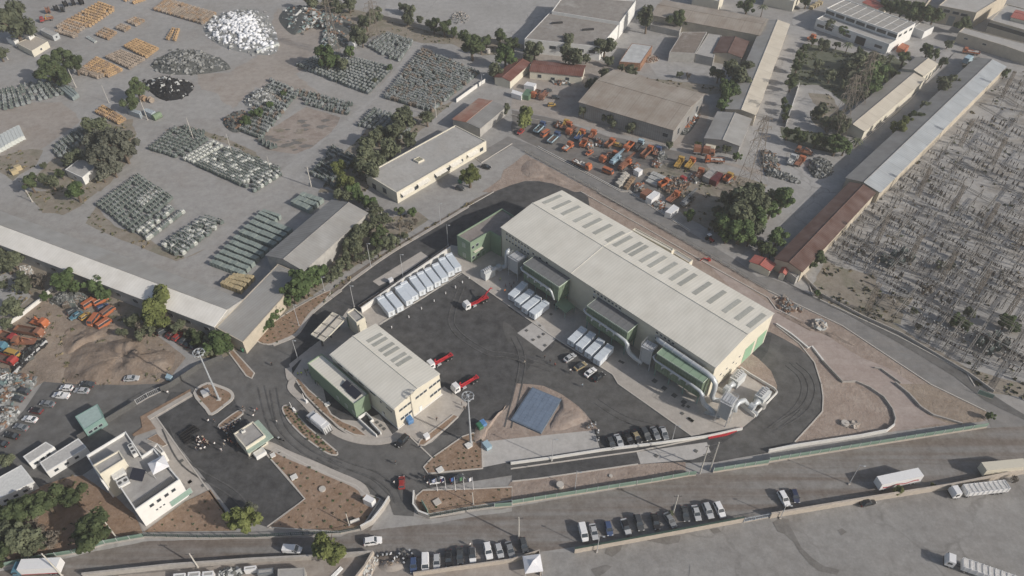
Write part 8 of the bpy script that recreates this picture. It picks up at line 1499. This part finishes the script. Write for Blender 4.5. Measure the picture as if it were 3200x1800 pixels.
people('23 150,430,y 198,425,y', 'at the corner of the green annex', 'workers in hi-vis at the annex corner'); people('23 240,375,g 272,435,g 322,432,g 290,390,g 260,400,g', 'in the group at the shaded annex corner', 'people at the annex corner'); people('23 398,550,g 432,565,g', 'under the shaded annex wall', 'people under the annex wall'); people('22 716,1010,y', 'on the shaded apron by the grey fan unit', None); people('22 780,1170,o', 'beside the first white container', None); people('22 792,1095,r', 'in front of the small dark group on the apron', None); people('22 870,1110,k 905,1060,k 848,1070,k', 'in the small dark group on the apron', 'people on the apron')
people('7 247,1262,k 287,1295,k', 'walking towards the silver saloon', 'people before the four cars'); people('7 323,1320,r', 'behind two dark walkers in the yard', None); people('7 438,1365,w 452,1378,t', 'near the golden-trimmed saloon', 'people at the golden-trimmed saloon'); people('7 96,1300,c', 'alone on the dusty asphalt below the concrete pad', None); people('11 530,25,b', 'on the asphalt above the motorcycles', None)
# chairs, bollards, bins, small things
m = MB(); m.box(-.24, .24, -.24, .24, .43, .48); m.box(-.25, -.2, -.24, .24, .48, .95); [m.box(x - .025, x + .025, y - .025, y + .025, 0, .43) for x in (-.2, .2) for y in (-.2, .2)]; chm = m.mesh('chair', PT['black']); q = gg('25 120,905 375,745 590,880 250,1090')
for i in range(9):
    for j in range(5):
        if i > 3 and j > 2: continue
        p = bil(q, (i + .5) / 9, (j + .5) / 5); o = link('chair', chm, loc=(p.x, p.y, .26), rz=math.radians(-45) + rnd.uniform(-.2, .2)); o.scale = (1.0,) * 3; tag(o, 'black empty chair set out in rows on the dark lot', 'chair', 'black chairs on the dark lot')
m = MB(); m.tube([(0, 0, 0), (0, 0, .85), (0, 0, .95)], [.16, .14, .06], 8); bo = m.mesh('bollard', PT['white'])
for n, x, y in ((6, 1025, 1030), (6, 1155, 952), (6, 1250, 888), (6, 1345, 830), (6, 1432, 772), (6, 1505, 725), (6, 1557, 690), (22, 290, 975), (22, 200, 1035), (22, 105, 1105)): p = g1(n, x, y); tag(link('bollard', bo, loc=(p.x, p.y, .24)), 'small white bollard along the container side of the asphalt yard', 'bollard', 'white bollards')
for n, x, y, a, lab in ((10, 290, 205, 2.2, 'white barrier post at the tip of the long island'), (10, 385, 140, 2.2, 'white barrier post at the kerb opposite the long island')):
    t = thing('barrier_gate', lab, 'barrier', g1(n, x, y) + Vector((0, 0, .26)), a, 'entry barriers'); m = MB(); m.box(-.25, .25, -.25, .25, 0, 1.2); m.build('housing', PT['white'], t); m = MB(); m.bar((0, .3, 1.0), (.2, .5, 4.2), .12); m.build('arm', PT['white'], t); m = MB(); m.box(-.5, .5, -.5, .5, -.1, .05); m.build('footing', wall_w, t)
def bin_(p, a, mt, lid, lab, sc=1.0):
    t = thing('waste_bin', lab, 'waste bin', p, a); m = MB(); m.hexa([(-.5, -.7, .2), (.5, -.7, .2), (.5, .7, .2), (-.5, .7, .2), (-.6, -.85, 1.2), (.6, -.85, 1.2), (.6, .85, 1.2), (-.6, .85, 1.2)]); m.build('body', mt, t); m = MB(); m.box(-.65, .65, -.9, .9, 1.21, 1.38, 0, .2, .1); m.build('lid', lid, t); w_ = MB().disc_x((0, 0, .1), .1, .08, 8).mesh('wheel', tyre_m); [link('wheel', w_, t, (x, y, 0)) for x in (-.4, .4) for y in (-.6, .6)]; t.scale = (sc,) * 3
bb = M('bin_blue', (.10, .22, .42), r=.5); bgm = M('bin_green', (.05, .16, .09), r=.5)
for n, x, y, m1, lab, s_ in ((10, 1715, 318, bb, 'blue waste bin beside the green one at the pink soil', 1.25), (10, 1690, 338, bgm, 'green waste bin beside the blue one at the pink soil', 1.25), (5, 1870, 1178, bb, 'blue waste bin at the corner of the long shed end', 1.2), (5, 1842, 1198, bgm, 'green waste bin at the corner of the long shed end', 1.2), (10, 1160, 292, bb, 'blue waste bin against the cream garage wall', 1.5), (2, 1540, 1385, bgm, 'pale green waste bin below the bright tree', 1.0)): bin_(g1(n, x, y) + Vector((0, 0, .26)), .6, m1, m1, lab, s_)
for n, x, y, L, W, h, mt, lab in ((10, 1605, 472, 1.6, 1.6, .5, wall_w, 'white square plinth beside the ring mast'), (10, 1745, 478, 1.6, 2.4, 1.3, PT['sky'], 'pale blue box on the edge of the white slab'), (10, 1290, 410, 1.4, 1.4, 1.3, PT['white'], 'white cabinet at the end of the narrow bed'), (10, 1390, 655, 1.7, 1.5, .4, wall_w, 'white hatch slab in the triangular bed'), (10, 1368, 898, 1.7, 1.6, .4, kerb_m, 'grey hatch slab in the gate bed'), (6, 1020, 685, 1.5, 1.2, 1.6, PT['white'], 'white cabinet behind the white wall'), (25, 590, 190, 2.2, 1.8, 1.5, PT['silver'], 'grey pump cabinet beside the western ring mast'), (10, 290, 710, 1.6, 1.4, .4, wall_w, 'white hatch slab in the big bed'), (10, 130, 545, 1.2, 1.2, .4, wall_w, 'white hatch slab at the tip of the big bed'), (10, 540, 160, 1.4, 1.2, .35, wall_w, 'white hatch slab in the annex bed')):
    b = g1(n, x, y); m = MB(); m.rbox(0, 0, .2, .2 + h, L, W, .6); m.rbox(0, 0, .2 + h, .28 + h, L + .15, W + .15, .6); tag(m.build('cabinet', mt, loc=b), lab, 'cabinet')
for n, x, y, r, h, lab in ((11, 362, 775, 1.0, 1.3, 'concrete shaft ring standing in the pink soil strip'), (12, 577, 305, 1.1, .9, 'open concrete ring in the pink soil plot'), (10, 503, 800, .9, .7, 'round white concrete shaft in the big bed'), (11, 745, 697, .5, .4, 'small dark shaft in the pink soil strip'), (2, 1752, 400, 1.2, 2.2, 'pale cylindrical tank below the far trees')):
    b = g1(n, x, y); m = MB(); m.tube([(0, 0, .1), (0, 0, h), (0, 0, h + .01), (0, 0, .3)], [r, r, r * .78, r * .78], 16); tag(m.build('concrete_ring', kerb_m, loc=b), lab, 'concrete ring')
dh = M('drain_cover', (.12, .12, .115), var=.2)
def covers(s, sc=1.0):
    n = 0
    for tk in s.split():
        if ',' not in tk: n = int(tk); continue
        x, y = map(float, tk.split(',')); b = g1(n, x, y); m = MB(); m.rbox(0, 0, .17, .235, .9 * sc, .9 * sc, math.radians(-45)); tag(m.build('drain_cover', dh, loc=b), 'dark square drain cover let into the paving', 'drain cover', 'drain covers of the paving')
covers('7 110,1048 208,1013 238,1075 205,1097 250,1160 160,1118 295,925 325,855 835,1290 815,1280 25 1340,1285 23 1260,1092 1312,1138 1362,1182 1072,1188 11 1088,545 1388,508 1340,265 1355,280 1285,225 20 590,1180 660,1195 20 670,1360 715,1385 24 1315,515 1425,795 1408,965 9 1435,742 1535,768'); covers('20 330,940 470,1040 600,1130 200,840', 1.6)
m = MB(); [m.tube([(-1.6, i * .12 - .4, .1 + (i % 2) * .12), (1.9, i * .12 - .4, .1 + (i % 2) * .12)], .07, 6) for i in range(8)]; tag(m.build('pipe_bundle', alu, loc=g1(10, 605, 1432), rz=.9), 'bundle of shiny steel pipes at the bottom edge', 'pipes')
t = thing('blue_tank', 'white round drum tank behind the rusty box vans', 'tank', g1(3, 1490, 1135), math.radians(-20)); m = MB(); m.tube([(-2.2, 0, 1.6), (-2, 0, 1.6), (2, 0, 1.6), (2.2, 0, 1.6)], [.9, 1.2, 1.2, .9], 14); m.build('drum', PT['cream'], t); m = MB(); m.box(-1.8, -1.5, -.9, .9, 0, .8); m.box(1.5, 1.8, -.9, .9, 0, .8); m.build('saddle', steel_d, t); t.name = 'drum_tank'
t = thing('red_digger', 'red excavator arm left on the soil behind the hall', 'excavator arm', g1(7, 1465, 520), .3); m = MB(); m.tube([(-2.2, .5, .3), (-1, .3, 1.5), (.8, 0, .6)], .22, 6); m.build('arm', PT['red'], t); m = MB(); m.box(.5, 1.6, -.7, .7, .1, .9, 0, .2, .1); m.build('bucket', PT['red'], t); t.name = 'excavator_arm'
# ------------------------------------------------------------------ air: thin haze round the camera and the whole scene
hz = bpy.data.materials.new('haze'); hz.use_nodes = True; n = hz.node_tree; n.nodes.clear(); ou = n.nodes.new('ShaderNodeOutputMaterial'); pv = n.nodes.new('ShaderNodeVolumePrincipled')
pv.inputs['Color'].default_value = (.97, .96, .94, 1); pv.inputs['Density'].default_value = 0.00030; pv.inputs['Anisotropy'].default_value = 0.2; n.links.new(pv.outputs[0], ou.inputs['Volume'])
tag(MB().box(-950, 950, -120, 1550, -1, 182).build('haze', hz), kind='stuff')
